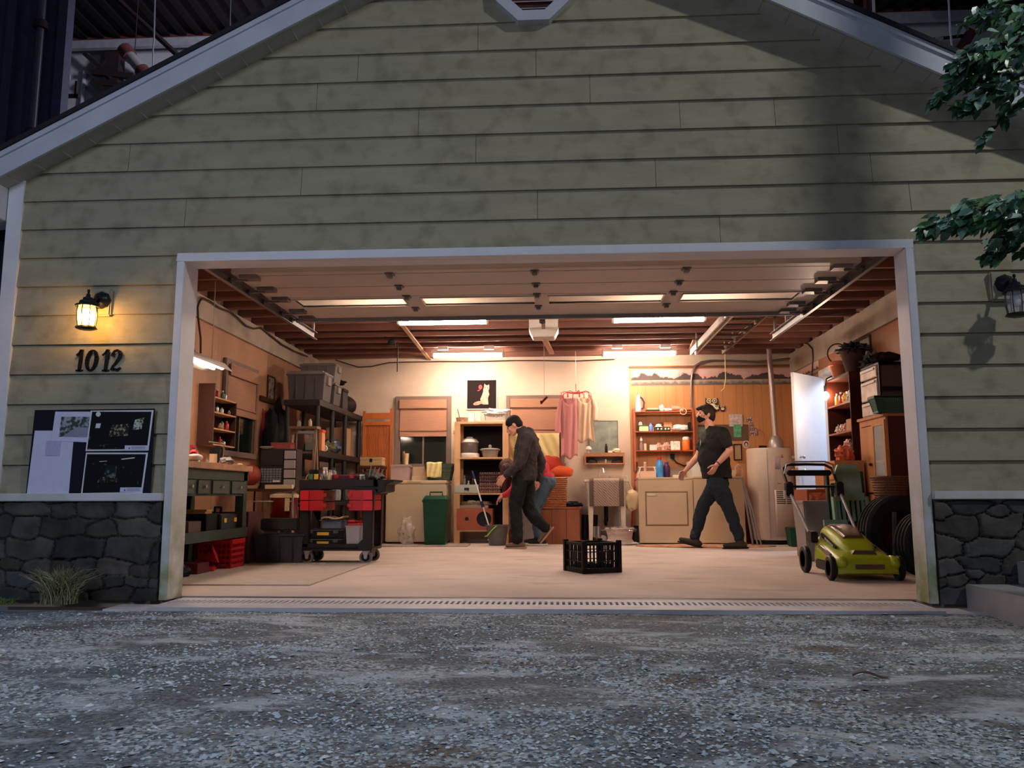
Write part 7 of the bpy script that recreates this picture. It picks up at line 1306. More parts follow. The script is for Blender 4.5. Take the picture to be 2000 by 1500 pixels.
# grey tub, folded chairs, boxes behind the mower
a, c = P(1567, 1035, Y=3.3), P(1640, 978, Y=3.3)
tub = thing('storage_tub', 'open brownish grey storage tub behind the lawn mower', 'tub', ((a.x+c.x)/2, 3.45, 0)); w2 = (c.x-a.x)/2; part('body', MB().frus(w2*1.6, .32, w2*1.92, .42, 0, c.z-.02), K('brownish grey tub', (.27, .24, .23), .5), tub, bevel=.012); part('rim', MB().b(-w2, w2, -.215, .215, c.z-.035, c.z), K('brownish grey tub', None), tub, bevel=.008)
M_CHG = K('sage resin', (.26, .38, .27), .5); M_CHD = K('dark teal resin', (.03, .07, .055), .5)
fc = thing('folding_chair', 'sage green resin folding chair leaning upright beside the tub', 'chair', (P(1672, 1030, Y=2.9).x, 2.92, .0), .25, rx=-.1)
bkp = MB().b(-.16, .16, -.015, .015, .62, .70).b(-.14, .14, -.015, .015, .70, .90).prism([(-.14, .90), (.14, .90), (.10, .98), (-.10, .98)], 1, -.015, .015)
for k in range(6): bkp.b(-.15+k*.054, -.15+k*.054+.028, -.012, .012, .42, .66)
part('backrest', bkp, M_CHG, fc, bevel=.004); part('seat', MB().b(-.17, .17, .02, .06, .22, .80), M_CHD, fc, bevel=.01)
for s in (-1, 1): part('leg', MB().b(s*.18-.016, s*.18+.016, -.02, .02, 0, .66), M_CHG, fc); part('rear_leg', MB().bar((s*.20, .09, 0), (s*.19, .05, .92), .028), M_CHD, fc)
fs_ = thing('garden_stool', 'low sage green slatted stool propped before the tub', 'stool', (P(1639, 1035, Y=2.7).x, 2.72, 0), .15, rx=-.12); mb = MB().b(-.12, .12, -.012, .012, .36, .44)
for k in range(5): mb.b(-.115+k*.05, -.115+k*.05+.026, -.01, .01, .12, .37)
part('seat', mb, M_CHG, fs_, bevel=.003)
for s in (-1, 1): part('leg', MB().b(s*.11-.012, s*.11+.012, -.015, .015, 0, .14), M_CHG, fs_)
q = P(1640, 940, Y=3.7)
cb1 = box('tan cardboard box on the brown cabinet behind the tub', 'box', q.x-.20, q.x+.10, 3.6, 3.9, .735, .93, K('tan cardboard', (.42, .20, .10), .8))
ct2 = thing('low_cabinet', 'low reddish cabinet with a floral panel behind the tub', 'cabinet', (q.x-.08, 3.95, 0)); part('body', MB().b(-.30, .26, -.34, .14, 0, .735), M_RWD, ct2, bevel=.004); part('floral_panel', MB().b(-.28, -.10, -.348, -.34, .36, .70), mat('floral paper', (.50, .16, .08), .7, var=.6, scale=25), ct2)
one('green_pot', MB().lathe([(0, 0), (.08, 0), (.11, .13), (.125, .14), (.125, .17), (.10, .17)], n=20), K('sage pot', (.20, .27, .18), .6), 'sage green flower pot beside the cardboard box behind the mower', 'flower pot', (q.x-.22, 3.7, .735) if 0 else (P(1628, 950, Y=3.3).x, 3.42, .60))
bpy.data.objects['green_pot'].location = (P(1628, 960, Y=3.62).x, 3.45, .02)
bpy.data.objects['green_pot'].location.z = .40
e0_, e1_ = P(1652, 920, Y=3.3), P(1672, 879, Y=3.3); pn = thing('long_lighter', 'white pole with a red collar leaning above the cardboard box', 'pole', (e0_.x, 3.40, .30)); d_ = (e1_-e0_); part('pole', MB().cyl((-d_.x*1.2, 0, 0), (d_.x, 0, e1_.z-.30), .014), M_WHT, pn); part('collar', MB().ell((-.0, -.0, e0_.z-.28), (.035, .03, .03)), M_RED, pn)
q = P(1680, 900, Y=3.40); bx3 = thing('small_drawer_chest', 'small pine drawer chest before the bookcase', 'drawer chest', (3.01, 3.44, 0), -math.pi/2); HZ = q.z
part('body', MB().b(-.16, .16, -.15, .15, 0, HZ), M_PC, bx3, bevel=.003)
for z in (HZ-.20, HZ-.42): d_ = part('drawer', MB().b(-.14, .14, -.162, -.15, z, z+.17), M_PC, bx3, bevel=.003); part('knob', MB().ell((0, -.175, z+.085), .014), M_BLKP, d_)
one('red_bag', blob(120, (0, 0, .07), (.09, .10, .09), .3, 3, flat=.8), mat('orange red bag', (.55, .10, .03), .6, var=.2), 'orange red bag on the small drawer chest before the bookcase', 'bag', (3.0, 3.40, HZ))
# ================================================================== black crate in the middle of the floor
p_ = P(1158, 1119, Z=0); bc = thing('bottle_crate', 'black plastic lattice crate alone in the middle of the floor', 'crate', (p_.x+.0, p_.y+.13, 0), math.radians(26)); W2 = .175; H2 = .275
cr = MB()
for s in (-1, 1):
    for a in (0, 1):
        def bb(x0_, x1_, z0_, z1_, th=.006): (cr.b(x0_, x1_, s*W2-th, s*W2+th, z0_, z1_) if a else cr.b(s*W2-th, s*W2+th, x0_, x1_, z0_, z1_))
        for k in range(9):
            x = -W2+.03+k*(2*W2-.06)/8; bb(x-.004, x+.004, .04, H2-.03)
        for z in (.10, .185): bb(-W2, W2, z-.004, z+.004)
        bb(-.03, .03, .105, .18, .004)
part('lattice', cr, M_BLKP, bc, smooth=False); rim = MB(); bs = MB()
for s in (-1, 1):
    rim.b(-W2-.012, W2+.012, s*W2-.012, s*W2+.012, H2-.035, H2-.01).b(s*W2-.012, s*W2+.012, -W2, W2, H2-.035, H2-.01); bs.b(-W2-.008, W2+.008, s*W2-.010, s*W2+.010, 0, .045).b(s*W2-.010, s*W2+.010, -W2, W2, 0, .045)
part('rim', rim, M_BLKP, bc, bevel=.003); part('base', bs.b(-W2, W2, -W2, W2, .0, .008), M_BLKP, bc, smooth=False)
for a in (-1, 1):
    for c in (-1, 1): part('corner_post', MB().b(a*W2-.02, a*W2+.02, c*W2-.02, c*W2+.02, 0, H2+.008), M_BLKP, bc, bevel=.004)
for a in (-1, 1): part('divider', MB().b(a*W2*.33-.003, a*W2*.33+.003, -W2, W2, .01, .07).b(-W2, W2, a*W2*.33-.003, a*W2*.33+.003, .01, .07), M_BLKP, bc)
# ================================================================== lawn mower
mw = thing('lawn_mower', 'lime green and black electric lawn mower at the right front', 'lawn mower', (2.43, 1.72, 0)); M_LIME = K('lime plastic', (.36, .42, .012), .35, var=.04); M_MBK = K('black mower plastic', (.02, .02, .022), .45); M_MBR = K('brown clear cover', (.14, .08, .055), .25)
# deck: rounded loft
def loft(mb, secs, n=20):
    k = len(secs); vs = []
    for (y, w_, z0_, z1_, pw) in secs:
        for j in range(n):
            t_ = math.pi*j/(n-1); cx_ = math.cos(t_); sx_ = math.sin(t_); vs.append((w_*(abs(cx_)**pw)*(1 if cx_ >= 0 else -1), y, z0_+(z1_-z0_)*sx_**pw))
    fs_l = [(i*n+j, i*n+j+1, (i+1)*n+j+1, (i+1)*n+j) for i in range(k-1) for j in range(n-1)]+[(i*n+n-1, i*n, (i+1)*n, (i+1)*n+n-1) for i in range(k-1)]
    fs_l += [tuple(range(n)), tuple(range((k-1)*n+n-1, (k-1)*n-1, -1))]; return mb._a(vs, fs_l)
part('deck', loft(MB(), [(-.44, .19, .065, .15, .5), (-.41, .235, .055, .19, .45), (-.30, .24, .06, .215, .5), (-.10, .235, .07, .25, .5), (.12, .225, .08, .28, .5), (.30, .20, .09, .31, .5), (.38, .17, .12, .33, .5)]), M_LIME, mw, ang=50)
part('hood', loft(MB(), [(-.30, .10, .18, .215, .6), (-.20, .14, .2, .29, .55), (-.02, .155, .2, .36, .55), (.14, .155, .2, .40, .5), (.30, .15, .2, .41, .5), (.36, .13, .25, .38, .5)]), M_LIME, mw, ang=50)
part('battery_cover', loft(MB(), [(-.12, .085, .30, .345, .5), (.0, .10, .30, .395, .45), (.16, .105, .32, .425, .4), (.27, .10, .34, .425, .45)]), M_MBR, mw, ang=50)
part('front_grille', MB().prism([(-.075, .235), (.075, .235), (.10, .205), (-.10, .205)], 1, -.34, -.24).b(-.11, .11, -.452, -.42, .10, .135), M_MBR, mw)
for s in (-1, 1):
    part('side_badge', MB().prism([(-.16, .255), (.20, .355), (.22, .33), (.18, .305), (-.14, .235)], 0, s*.158-.008, s*.158+.008), M_BLKP, mw, bevel=.003); lt_ = MB()
    for k in range(7): lt_.hexa([(s*.168, .10-k*.03, .300-k*.008), (s*.168, .085-k*.03, .296-k*.008), (s*.166, .085-k*.03, .296-k*.008), (s*.166, .10-k*.03, .300-k*.008), (s*.168, .10-k*.03, .318-k*.008), (s*.168, .085-k*.03, .314-k*.008), (s*.166, .085-k*.03, .314-k*.008), (s*.166, .10-k*.03, .318-k*.008)])
    part('badge_lettering', lt_, M_WHT, mw, smooth=False)
    part('side_strip', MB().prism([(-.22, .20), (.06, .262), (.10, .235), (-.18, .17)], 0, s*.222-.01, s*.222+.008), M_MBR, mw, bevel=.002); part('front_fender', MB().ell((s*.20, -.36, .14), (.055, .10, .06)), M_LIME, mw); part('motor_side', MB().b(s*.235-.02, s*.235+.01, -.16, .10, .06, .14), M_MBK, mw, bevel=.01)
    for y, r, wd_ in ((-.33, .098, .045), (.35, .118, .05)):
        wh_ = part('wheel', MB(Matrix.Translation((s*.265, y, r)) @ Matrix.Rotation(math.pi/2, 4, 'Y')).lathe([(r*.62, -wd_/2), (r*.9, -wd_/2), (r, -wd_*.3), (r, wd_*.3), (r*.9, wd_/2), (r*.62, wd_/2), (r*.62, -wd_/2)], n=28), M_MBK, mw)
        hb2 = MB(Matrix.Translation((s*.265, y, r)) @ Matrix.Rotation(math.pi/2, 4, 'Y')).lathe([(0, -wd_*.4), (r*.22, -wd_*.4), (r*.22, wd_*.4), (0, wd_*.4)], n=14)
        for k in range(6): a_ = k*math.pi/3; hb2.bar((0, 0, 0), (r*.66*math.cos(a_), r*.66*math.sin(a_), 0), .02, .02, up=(0, 0, 1))
        part('hub', hb2, K('dark grey hub', (.05, .05, .055), .4), wh_)
    part('bracket', MB().b(s*.20-.03, s*.20+.03, .26, .40, .26, .36), M_MBK, mw, bevel=.01)
    part('lower_tube', MB().tube([(s*.205, .34, .30), (s*.22, .62, .52), (s*.235, .86, .70)], .014, 10), K('grey tube', (.12, .12, .125), .4, metal=.4), mw)
    part('clamp', MB().b(s*.235-.035, s*.235+.03, .82, .92, .66, .80), M_MBK, mw, bevel=.012)
    part('upper_tube', MB().tube([(s*.235, .86, .72), (s*.24, 1.0, .86), (s*.235, 1.06, .93), (s*.18, 1.09, .97), (0, 1.10, .975)], .014, 10), M_MBK, mw)
part('switch_bar', MB().b(-.21, .21, .98, 1.04, .86, .915), M_MBK, mw, bevel=.012); part('cross_bar', MB().cyl((-.235, .90, .755), (.235, .90, .755), .012), M_MBK, mw); part('bail', MB().tube([(-.24, 1.0, .88), (-.22, .99, .97), (-.15, .98, .995), (.15, .98, .995), (.22, .99, .97), (.24, 1.0, .88)], .008, 8), M_STEEL, mw)
part('fold_knob', MB().cyl((-.27, .88, .64), (-.27, .88, .72), .018), K('cream knob', (.6, .5, .45), .4), mw)
# ================================================================== people
M_SKIN = mat('warm skin', (.52, .25, .18), .5, var=.06, scale=10); M_SK2 = M_SKIN
def fold(name, col, b_=.5, sc_=5, rough=.85): return mat(name, col, rough, var=.12, scale=4, bump=b_, bscale=sc_)
def caps(mb, chain):
    for i in range(len(chain)-1):
        (p0, r0), (p1, r1) = chain[i], chain[i+1]; mb.tube([p0, p1], [r0, r1], 14); mb.ell(p0, r0, 14, 8)
    mb.ell(chain[-1][0], chain[-1][1], 14, 8); return mb
def rem(o, vox, sm=6, fac=.5, wr=0):
    m = o.modifiers.new('r', 'REMESH'); m.mode = 'VOXEL'; m.voxel_size = vox; m.use_smooth_shade = True
    s = o.modifiers.new('s', 'SMOOTH'); s.factor = fac; s.iterations = sm
    if wr:
        if 'folds' not in bpy.data.textures: tx = bpy.data.textures.new('folds', 'CLOUDS'); tx.noise_scale = .11; tx.noise_depth = 2
        d = o.modifiers.new('d', 'DISPLACE'); d.texture = bpy.data.textures['folds']; d.strength = wr; d.mid_level = .5; d.texture_coords = 'LOCAL'
    return o
def head(mb, c, yaw, pitch, s=1.0):
    """ head facing local -x turned by yaw about z; c = centre of the skull """
    M = Matrix.Translation(c) @ Matrix.Rotation(yaw, 4, 'Z') @ Matrix.Rotation(pitch, 4, 'Y')
    q = MB(M); q.ell((.01*s, 0, .02*s), (.098*s, .077*s, .108*s), 20, 14); q.ell((-.035*s, 0, -.035*s), (.058*s, .058*s, .075*s), 16, 12); q.ell((-.055*s, 0, -.088*s), (.032*s, .036*s, .026*s), 12, 8)
    q.tube([(-.088*s, 0, .018*s), (-.112*s, 0, -.028*s)], [.010*s, .017*s], 10); q.ell((-.110*s, 0, -.03*s), (.014*s, .016*s, .011*s), 10, 8)
    for y in (-1, 1):
        q.ell((.012*s, y*.080*s, -.01*s), (.019*s, .010*s, .032*s), 10, 8); q.ell((-.082*s, y*.032*s, .034*s), (.012*s, .024*s, .009*s), 10, 6); q.ell((-.066*s, y*.040*s, -.018*s), (.022*s, .020*s, .020*s), 10, 6)
    q.ell((-.093*s, 0, -.062*s), (.010*s, .024*s, .007*s), 10, 6); q.ell((-.091*s, 0, -.073*s), (.010*s, .020*s, .007*s), 10, 6)
    mb._a(q.v, q.f); return M
def hand(mb, w_, d, palm, side, curl=.5, s=1.0):
    """ w_ wrist, d finger direction, palm normal (the way the palm faces), side: thumb direction """
    d = Vector(d).normalized(); n_ = Vector(palm).normalized(); t = Vector(side); t = (t-d*t.dot(d)).normalized(); n_ = (n_-d*n_.dot(d)-t*n_.dot(t)).normalized(); w_ = Vector(w_)
    for k in range(4): f = -.030+.020*k; caps(mb, [(w_+d*.015*s+t*f*.6*s, .016*s), (w_+d*.085*s+t*f*s, .0125*s)])
    for k, (L_, r) in enumerate(((.058, .0078), (.070, .0085), (.076, .0088), (.068, .0086))):
        f = -.033+.022*k; b0 = w_+d*.088*s+t*f*s; a = curl*(1.15-.1*k); d1 = (d*math.cos(a*.6)+n_*math.sin(a*.6)+t*(f*1.6)); d1.normalize(); d2 = (d*math.cos(a*1.4)+n_*math.sin(a*1.4)); d2.normalize(); d3 = (d*math.cos(a*2)+n_*math.sin(a*2)).normalized(); L_ *= s
        p1 = b0+d1*L_*.45; p2 = p1+d2*L_*.33; p3 = p2+d3*L_*.24; caps(mb, [(b0, r*1.12*s), (p1, r*1.05*s), (p2, r*.98*s), (p3, r*.85*s)])
    b0 = w_+d*.025*s+t*.026*s; p1 = b0+(d*.6+t*.7+n_*.25).normalized()*.042*s; p2 = p1+(d*.85+t*.3+n_*.4).normalized()*.030*s; p3 = p2+(d*.9+n_*.5).normalized()*.022*s; caps(mb, [(b0, .015*s), (p1, .0125*s), (p2, .0105*s), (p3, .009*s)])
def vloft(mb, rings, n=24):
    k = len(rings); vs = [(c[0]+rx*math.cos(2*math.pi*j/n), c[1]+ry*math.sin(2*math.pi*j/n), c[2]) for c, rx, ry in rings for j in range(n)]
    fs = [(i*n+j, i*n+(j+1) % n, (i+1)*n+(j+1) % n, (i+1)*n+j) for i in range(k-1) for j in range(n)]+[tuple(range(n-1, -1, -1)), tuple((k-1)*n+j for j in range(n))]; return mb._a(vs, fs)
def V(u0, u, v, y, D=146.0, vg=1071): return Vector(((u-u0)/D, y, (vg-v)/D))
def shoe(mb, ank, toe, up=(0, 0, 1), r=.042):
    a, t = Vector(ank), Vector(toe); d = (t-a).normalized(); h = a-d*.045; caps(mb, [(h, r), (a+d*.05, r*.98), (a+(t-a)*.75, r*.80), (t, r*.62)])
def sole(mb, ank, toe, r=.044):
    a, t = Vector(ank), Vector(toe); d = (t-a).normalized(); s_ = d.cross(Vector((0, 1, 0))); s_ = Vector((0, 1, 0)); u_ = s_.cross(d).normalized()
    if u_.z < 0: u_ = -u_
    o = -u_*.046; pts = []; L_ = (t-a).length
    for x, w_ in ((-.10, .02), (-.095, .038), (0, .040), (L_*.6, .046), (L_*.95, .036), (L_+.035, .012)): pts.append((x, w_))
    vs = []
    for k, z in ((0, 0), (1, .022)):
        for x, w_ in pts: vs.append(a+d*x+s_*w_+o+u_*z)
        for x, w_ in reversed(pts): vs.append(a+d*x-s_*w_+o+u_*z)
    n_ = 12; mb._a(vs, [tuple(range(n_-1, -1, -1)), tuple(range(n_, 2*n_))]+[(i, (i+1) % n_, (i+1) % n_+n_, i+n_) for i in range(n_)])
# ---------------------------------------------------------------- person in the black t-shirt
g0 = P(1405, 1071, Z=0); U = 1405
def Q(u, v, y): return V(U, u, v, y)
hipL, hipR = Q(1402, 950, -.09), Q(1410, 948, .09)                     # -y is towards the camera
kL, aL, tL = Q(1423, 997, -.10), Q(1439, 1050, -.10), Q(1411, 1064, -.12)          # rear, planted (camera side)
kR, aR, tR = Q(1381, 990, .09), Q(1363, 1049, .10), Q(1338, 1055, .09)        # leading, heel strike
chest, belly, neck = Q(1403, 868, 0), Q(1401, 908, 0), Q(1397, 846, 0); hd = Q(1388, 820, 0)
sL, eL, wL = Q(1413, 858, -.17), Q(1424, 890, -.25), Q(1398, 917, -.28); sR, eR, wR = Q(1396, 858, .17), Q(1376, 898, .22), Q(1351, 926, .20)
b = MB(); caps(b, [(neck+Vector((.0, 0, -.03)), .062), (hd+Vector((.02, 0, -.05)), .055)]); MH = head(b, hd, .15, .0, 1.05)
b.ell(chest, (.135, .18, .17), 18, 12); b.ell(belly, (.15, .165, .16), 18, 12); b.ell((hipL+hipR)/2, (.13, .165, .12), 16, 10); caps(b, [(sL, .07), (sR, .07)])
for s_, e_, w_ in ((sL, eL, wL), (sR, eR, wR)): caps(b, [(s_, .066), (s_.lerp(e_, .5), .054), (e_, .043), (e_.lerp(w_, .35), .043), (w_, .028)])
hand(b, wL, (-.55, 0, -.83), (-.6, .5, .4), (-.7, -.5, .2), .35); hand(b, wR, (-.6, 0, -.8), (.5, -.6, -.2), (-.6, -.3, .4), .6)
for h, k, a in ((hipL, kL, aL), (hipR, kR, aR)): caps(b, [(h, .085), (k, .055), (k.lerp(a, .3), .055), (a, .038)])
o = rem(mesh('person', b, M_SKIN), .0055, 4); o.location = (g0.x, g0.y, 0); tag(o, 'dark haired person in a black t-shirt and face mask walking left past the washer', 'person')
P3 = o
tb_ = MB()
vloft(tb_, [(Q(1406, 941, 0), .190, .19), (Q(1404, 929, 0), .195, .195), (Q(1401, 912, 0), .202, .195), (Q(1400, 898, 0), .200, .19), (Q(1402, 880, 0), .188, .19), (Q(1404, 866, 0), .168, .195), (Q(1404, 855, 0), .135, .20), (Q(1402, 847, 0), .09, .15), (Q(1399, 842, 0), .065, .08)])
caps(tb_, [(sL, .088), (sR, .088)]); caps(tb_, [(neck+Vector((0, 0, -.06)), .085), (chest, .1)])
for s_, e_ in ((sL, eL), (sR, eR)): caps(tb_, [(s_, .088), (s_.lerp(e_, .62), .078)])
rem(part('t_shirt', tb_, fold('black t shirt cloth', (.010, .010, .011), .8, 6), o), .009, 5, wr=.045)
ob = o
part('shirt_print', MB().prism([(-.02, 0), (.02, .01), (.03, .04), (.0, .08), (-.03, .05)], 0, -.004, 0), K('pale green print', (.25, .40, .15), .8), ob).location = chest+Vector((-.190, -.06, -.08))
jn = MB(); jn.ell((hipL+hipR)/2+Vector((0, 0, .0)), (.145, .18, .125), 16, 10)
for h, k, a in ((hipL, kL, aL), (hipR, kR, aR)): caps(jn, [(h, .125), (h.lerp(k, .5), .110), (k, .084), (k.lerp(a, .35), .080), (a+Vector((0, 0, .0)), .066)])
rem(part('jeans', jn, fold('dark denim', (.010, .015, .024), .9, 7), o), .009, 5, wr=.045)
for a0_, a, t in ((aL, Q(1441, 1064, -.10), Q(1412, 1065, -.12)), (aR, Q(1364, 1062, .10), Q(1336, 1055, .09))): s_ = MB(); shoe(s_, a, t); caps(s_, [(a, .050), (a0_+Vector((.0, 0, .03)), .058)]); so = rem(part('shoe', s_, K('dark brown suede', (.06, .05, .035), .8), o), .006, 3); q_ = MB(); sole(q_, a, t); part('sole', q_, M_BLKP, so, bevel=.004)
hr = MB(MH); hr.ell((.022, 0, .045), (.108, .090, .098), 20, 14); hr.ell((.055, 0, -.015), (.075, .082, .085), 16, 12); hr.ell((-.055, 0, .085), (.058, .070, .036), 14, 8); hr.ell((.085, 0, -.055), (.035, .06, .04), 12, 8); hr.ell((-.085, .02, .078), (.035, .045, .026), 12, 8)
for y in (-1, 1): hr.ell((-.005, y*.074, .03), (.045, .02, .05), 12, 8)
ho = rem(part('hair', hr, mat('dark brown hair', (.018, .011, .008), .6, var=.3, scale=30, bump=.8, bscale=60, stretch=(1, 1, .3)), o), .006, 2)
mk = MB(MH); mk.ell((-.068, 0, -.058), (.050, .056, .054), 16, 12); mk.ell((-.045, 0, -.06), (.05, .062, .042), 16, 12); rem(part('face_mask', mk, K('black mask cloth', (.012, .012, .014), .9), o), .005, 3)
part('mask_strap', MB(MH).tube([(-.05, -.062, -.03), (-.01, -.079, .0), (.01, -.087, .018)], .003, 6), K('black mask cloth', None), o)
for y in (-1, 1): part('eye', MB(MH).ell((-.083, y*.032, .012), (.009, .012, .007), 10, 6), K('dark eye', (.02, .015, .012), .2), o)
part('wristband', MB().cyl(wL+Vector((.012, 0, .014)), wL+Vector((.022, 0, .024)), .034), K('dark wristband', (.08, .04, .10), .6), o)
# ---------------------------------------------------------------- person in the dark hoodie
g1 = P(1020, 1071, Z=0); U = 1020
hipL, hipR = Q(1018, 938, -.09), Q(1028, 938, .09)
kL, aL, tL = Q(1008, 997, -.08), Q(1012, 1056, -.09), Q(991, 1064, -.10)
kR, aR, tR = Q(1032, 1000, .09), Q(1062, 1034, .10), Q(1047, 1056, .10)
chest, belly, neck = Q(1027, 874, 0), Q(1026, 910, 0), Q(1021, 850, 0); hd = Q(1005, 839, 0)
sL, eL, wL = Q(1030, 864, -.17), Q(1020, 912, -.23), Q(989, 936, -.22); sR, eR, wR = Q(1036, 864, .17), Q(1056, 905, .20), Q(1052, 944, .16)
b = MB(); caps(b, [(neck, .058), (hd+Vector((.03, 0, -.01)), .058)]); MH = head(b, hd, -.12, -.55, 1.02)
b.ell(chest, (.12, .17, .17), 18, 12); b.ell(belly, (.12, .15, .15), 18, 12); b.ell((hipL+hipR)/2, (.12, .155, .11), 16, 10); caps(b, [(sL, .065), (sR, .065)])
for s_, e_, w_ in ((sL, eL, wL), (sR, eR, wR)): caps(b, [(s_, .062), (e_, .042), (w_, .028)])
hand(b, wL, (-.6, 0, -.8), (.4, .7, -.2), (-.6, .3, .5), .45); hand(b, wR, (-.25, 0, -.95), (-.8, 0, .1), (-.3, -.8, 0), .5)
for h, k, a in ((hipL, kL, aL), (hipR, kR, aR)): caps(b, [(h, .08), (k, .052), (a, .036)])
o = rem(mesh('person', b, M_SKIN), .0055, 4); o.location = (g1.x, g1.y, 0); tag(o, 'person in a dark hoodie and cap looking down, walking left past the pine shelving', 'person')
hd_m = fold('charcoal hoodie', (.030, .025, .028), .8, 6)
tb_ = MB()
vloft(tb_, [(Q(1024, 945, 0), .150, .18), (Q(1025, 935, 0), .165, .185), (Q(1025, 918, 0), .155, .175), (Q(1027, 900, 0), .150, .175), (Q(1029, 880, 0), .160, .185), (Q(1031, 866, 0), .150, .195), (Q(1030, 856, 0), .12, .18), (Q(1026, 848, 0), .085, .12)])
caps(tb_, [(sL, .085), (sR, .085)]); caps(tb_, [(chest, .1), (neck+Vector((.01, 0, .0)), .078)])
for s_, e_, w_ in ((sL, eL, wL), (sR, eR, wR)): caps(tb_, [(s_, .085), (s_.lerp(e_, .5), .075), (e_, .066), (e_.lerp(w_, .5), .060), (e_.lerp(w_, .94), .044)])
tb_.torus(tuple(neck+Vector((.015, 0, .01))), .075, .034, 20, 10); tb_.ell(neck+Vector((.075, 0, .0)), (.07, .10, .06), 14, 10)
rem(part('hoodie', tb_, hd_m, o), .009, 5, wr=.045)
part('hoodie_stripe', MB(Matrix.Translation(chest+Vector((.0, 0, -.06)))).lathe([(.154, -.002), (.156, .004)], n=24, sy=1.15), K('faint grey stripe', (.09, .085, .085), .8), o)
jn = MB(); jn.ell((hipL+hipR)/2, (.135, .17, .12), 16, 10)
for h, k, a in ((hipL, kL, aL), (hipR, kR, aR)): caps(jn, [(h, .105), (h.lerp(k, .5), .098), (k, .085), (k.lerp(a, .5), .080), (a+Vector((0, 0, .01)), .072)])
rem(part('trousers', jn, fold('black trousers cloth', (.007, .008, .009), .9, 7), o), .009, 5, wr=.045)
for a0_, a, t in ((aL, Q(1015, 1064, -.09), Q(992, 1065, -.10)), (aR, Q(1066, 1040, .10), Q(1052, 1057, .10))): s_ = MB(); shoe(s_, a, t, r=.038); caps(s_, [(a, .04), (a0_, .04)]); so = rem(part('shoe', s_, K('olive canvas shoe', (.16, .11, .07), .8), o), .006, 3); q_ = MB(); sole(q_, a, t); part('sole', q_, K('tan rubber sole', (.40, .26, .17), .6), so, bevel=.004)
hr = MB(MH); hr.ell((.015, 0, .045), (.108, .088, .092), 20, 14); hr.ell((.055, 0, -.005), (.07, .080, .07), 16, 12); rem(part('knit_cap', hr, K('black cap cloth', (.012, .012, .014), .8), o), .006, 3)
for y in (-1, 1): part('eye', MB(MH).ell((-.085, y*.032, .012), (.009, .012, .007), 10, 6), K('dark eye', None), o)
# ---------------------------------------------------------------- person bending over behind
g2 = P(1055, 1060, Z=0); g2 = Vector((P(1055, 1000, Y=6.0).x, 6.0, 0)); U = 1055; D2 = 1600/11.35
def Q2(u, v, y): return Vector(((u-U)/D2, y, (1063-v)/D2))
hipL, hipR = Q2(1066, 940, -.09), Q2(1070, 940, .09); kL, aL, tL = Q2(1042, 992, -.10), Q2(1056, 1043, -.10), Q2(1038, 1051, -.11); kR, aR, tR = Q2(1048, 992, .09), Q2(1048, 1044, .09), Q2(1030, 1052, .08)
chest, belly, neck = Q2(1030, 918, 0), Q2(1052, 918, 0), Q2(1010, 915, 0); hd = Q2(993, 915, 0)
sL, eL, wL = Q2(1018, 918, -.16), Q2(1008, 955, -.18), Q2(985, 968, -.15); sR, eR, wR = Q2(1018, 918, .16), Q2(1005, 950, .18), Q2(985, 962, .14)
b = MB(); caps(b, [(neck, .055), (hd+Vector((.05, 0, .0)), .052)]); MH = head(b, hd, 0, -1.0, 1.0)
b.ell(chest, (.15, .16, .12), 18, 12); b.ell(belly, (.15, .15, .12), 18, 12); b.ell((hipL+hipR)/2, (.12, .155, .12), 16, 10); caps(b, [(sL, .062), (sR, .062)])
for s_, e_, w_ in ((sL, eL, wL), (sR, eR, wR)): caps(b, [(s_, .058), (e_, .040), (w_, .027)])
hand(b, wL, (-.8, 0, -.6), (0, 0, -1), (0, .9, 0), .6); hand(b, wR, (-.8, 0, -.6), (0, 0, -1), (0, -.9, 0), .6)
for h, k, a in ((hipL, kL, aL), (hipR, kR, aR)): caps(b, [(h, .08), (k, .052), (a, .036)])
o = rem(mesh('person', b, M_SKIN), .006, 4); o.location = tuple(g2); tag(o, 'long haired person in a red top and blue jeans bending over behind the hooded one', 'person')
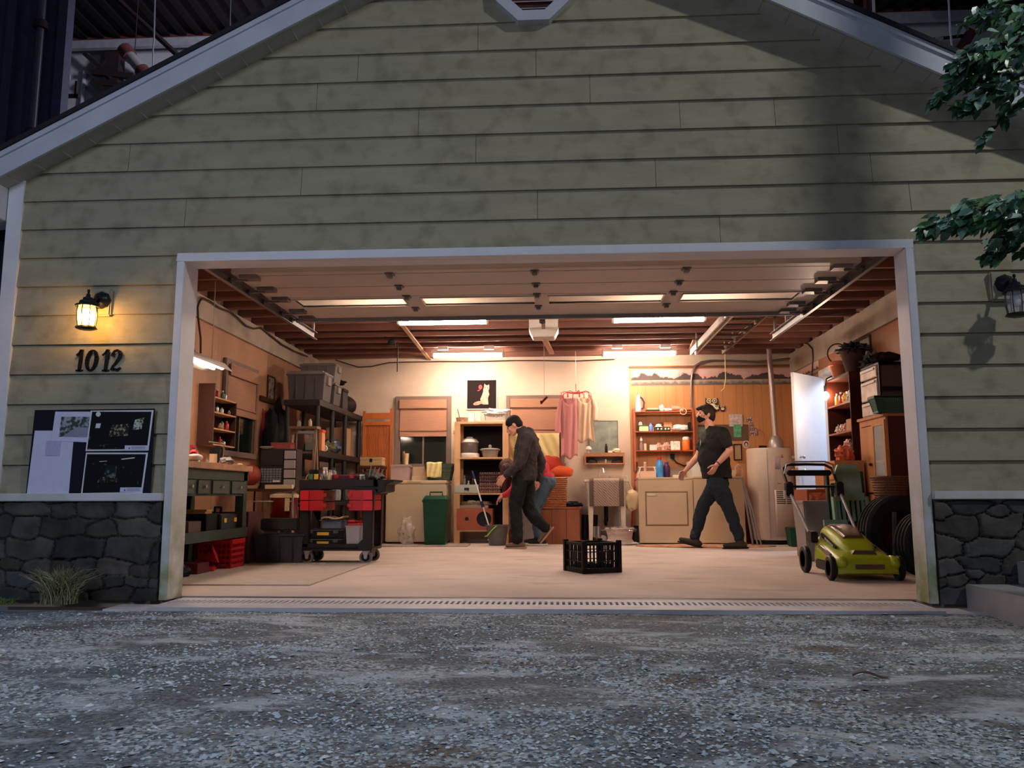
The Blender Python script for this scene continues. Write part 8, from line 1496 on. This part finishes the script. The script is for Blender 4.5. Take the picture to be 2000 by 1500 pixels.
tb_ = MB(); [tb_.ell(chest.lerp(belly, k_/3), (.165, .175, .138), 18, 12) for k_ in range(4)]; tb_.ell((hipL+hipR)/2+Vector((-.01, 0, .05)), (.13, .17, .09), 16, 10); caps(tb_, [(sL, .08), (sR, .08)])
for s_, e_, w_ in ((sL, eL, wL), (sR, eR, wR)): caps(tb_, [(s_, .08), (e_, .058), (e_.lerp(w_, .9), .042)])
rem(part('red_top', tb_, fold('crimson jersey', (.42, .02, .035), .7, 6), o), .010, 5, wr=.035)
jn = MB(); jn.ell((hipL+hipR)/2, (.135, .175, .13), 16, 10)
for h, k, a in ((hipL, kL, aL), (hipR, kR, aR)): caps(jn, [(h, .10), (h.lerp(k, .5), .090), (k, .070), (k.lerp(a, .5), .064), (a+Vector((0, 0, .01)), .055)])
rem(part('jeans', jn, fold('mid blue denim', (.055, .10, .16), .9, 7), o), .010, 5, wr=.035)
for a0_, a, t in ((aL, Vector((aL.x, aL.y, .05)), Vector((tL.x-.03, tL.y, .05))), (aR, Vector((aR.x, aR.y, .05)), Vector((tR.x-.03, tR.y, .05)))): s_ = MB(); shoe(s_, a, t, r=.038); caps(s_, [(a, .04), (a0_, .04)]); so = rem(part('shoe', s_, K('black grey shoe', (.04, .04, .04), .7), o), .006, 3); q_ = MB(); sole(q_, a, t); part('sole', q_, M_WHT, so, bevel=.004)
hr = MB(MH); hr.ell((.015, 0, .04), (.112, .092, .10), 20, 14); hr.ell((.05, 0, -.04), (.075, .085, .12), 16, 12); h2 = MB(); hp = hd; caps(h2, [(hp+Vector((-.02, -.05, .0)), .08), (hp+Vector((-.05, -.06, -.16)), .075), (hp+Vector((-.03, -.05, -.32)), .04)]); caps(h2, [(hp+Vector((.0, .05, .0)), .08), (hp+Vector((-.03, .05, -.28)), .05)]); hr.v = [tuple(MH @ Vector(v)) if 0 else v for v in hr.v]; o2 = len(hr.v); hr.v += h2.v; hr.f += [[i+o2 for i in f] for f in h2.f]; hr.mi += h2.mi
rem(part('long_hair', hr, mat('dark auburn hair', (.05, .018, .014), .5, var=.4, scale=20, bump=.8, bscale=50, stretch=(1, 1, .2)), o), .008, 3)
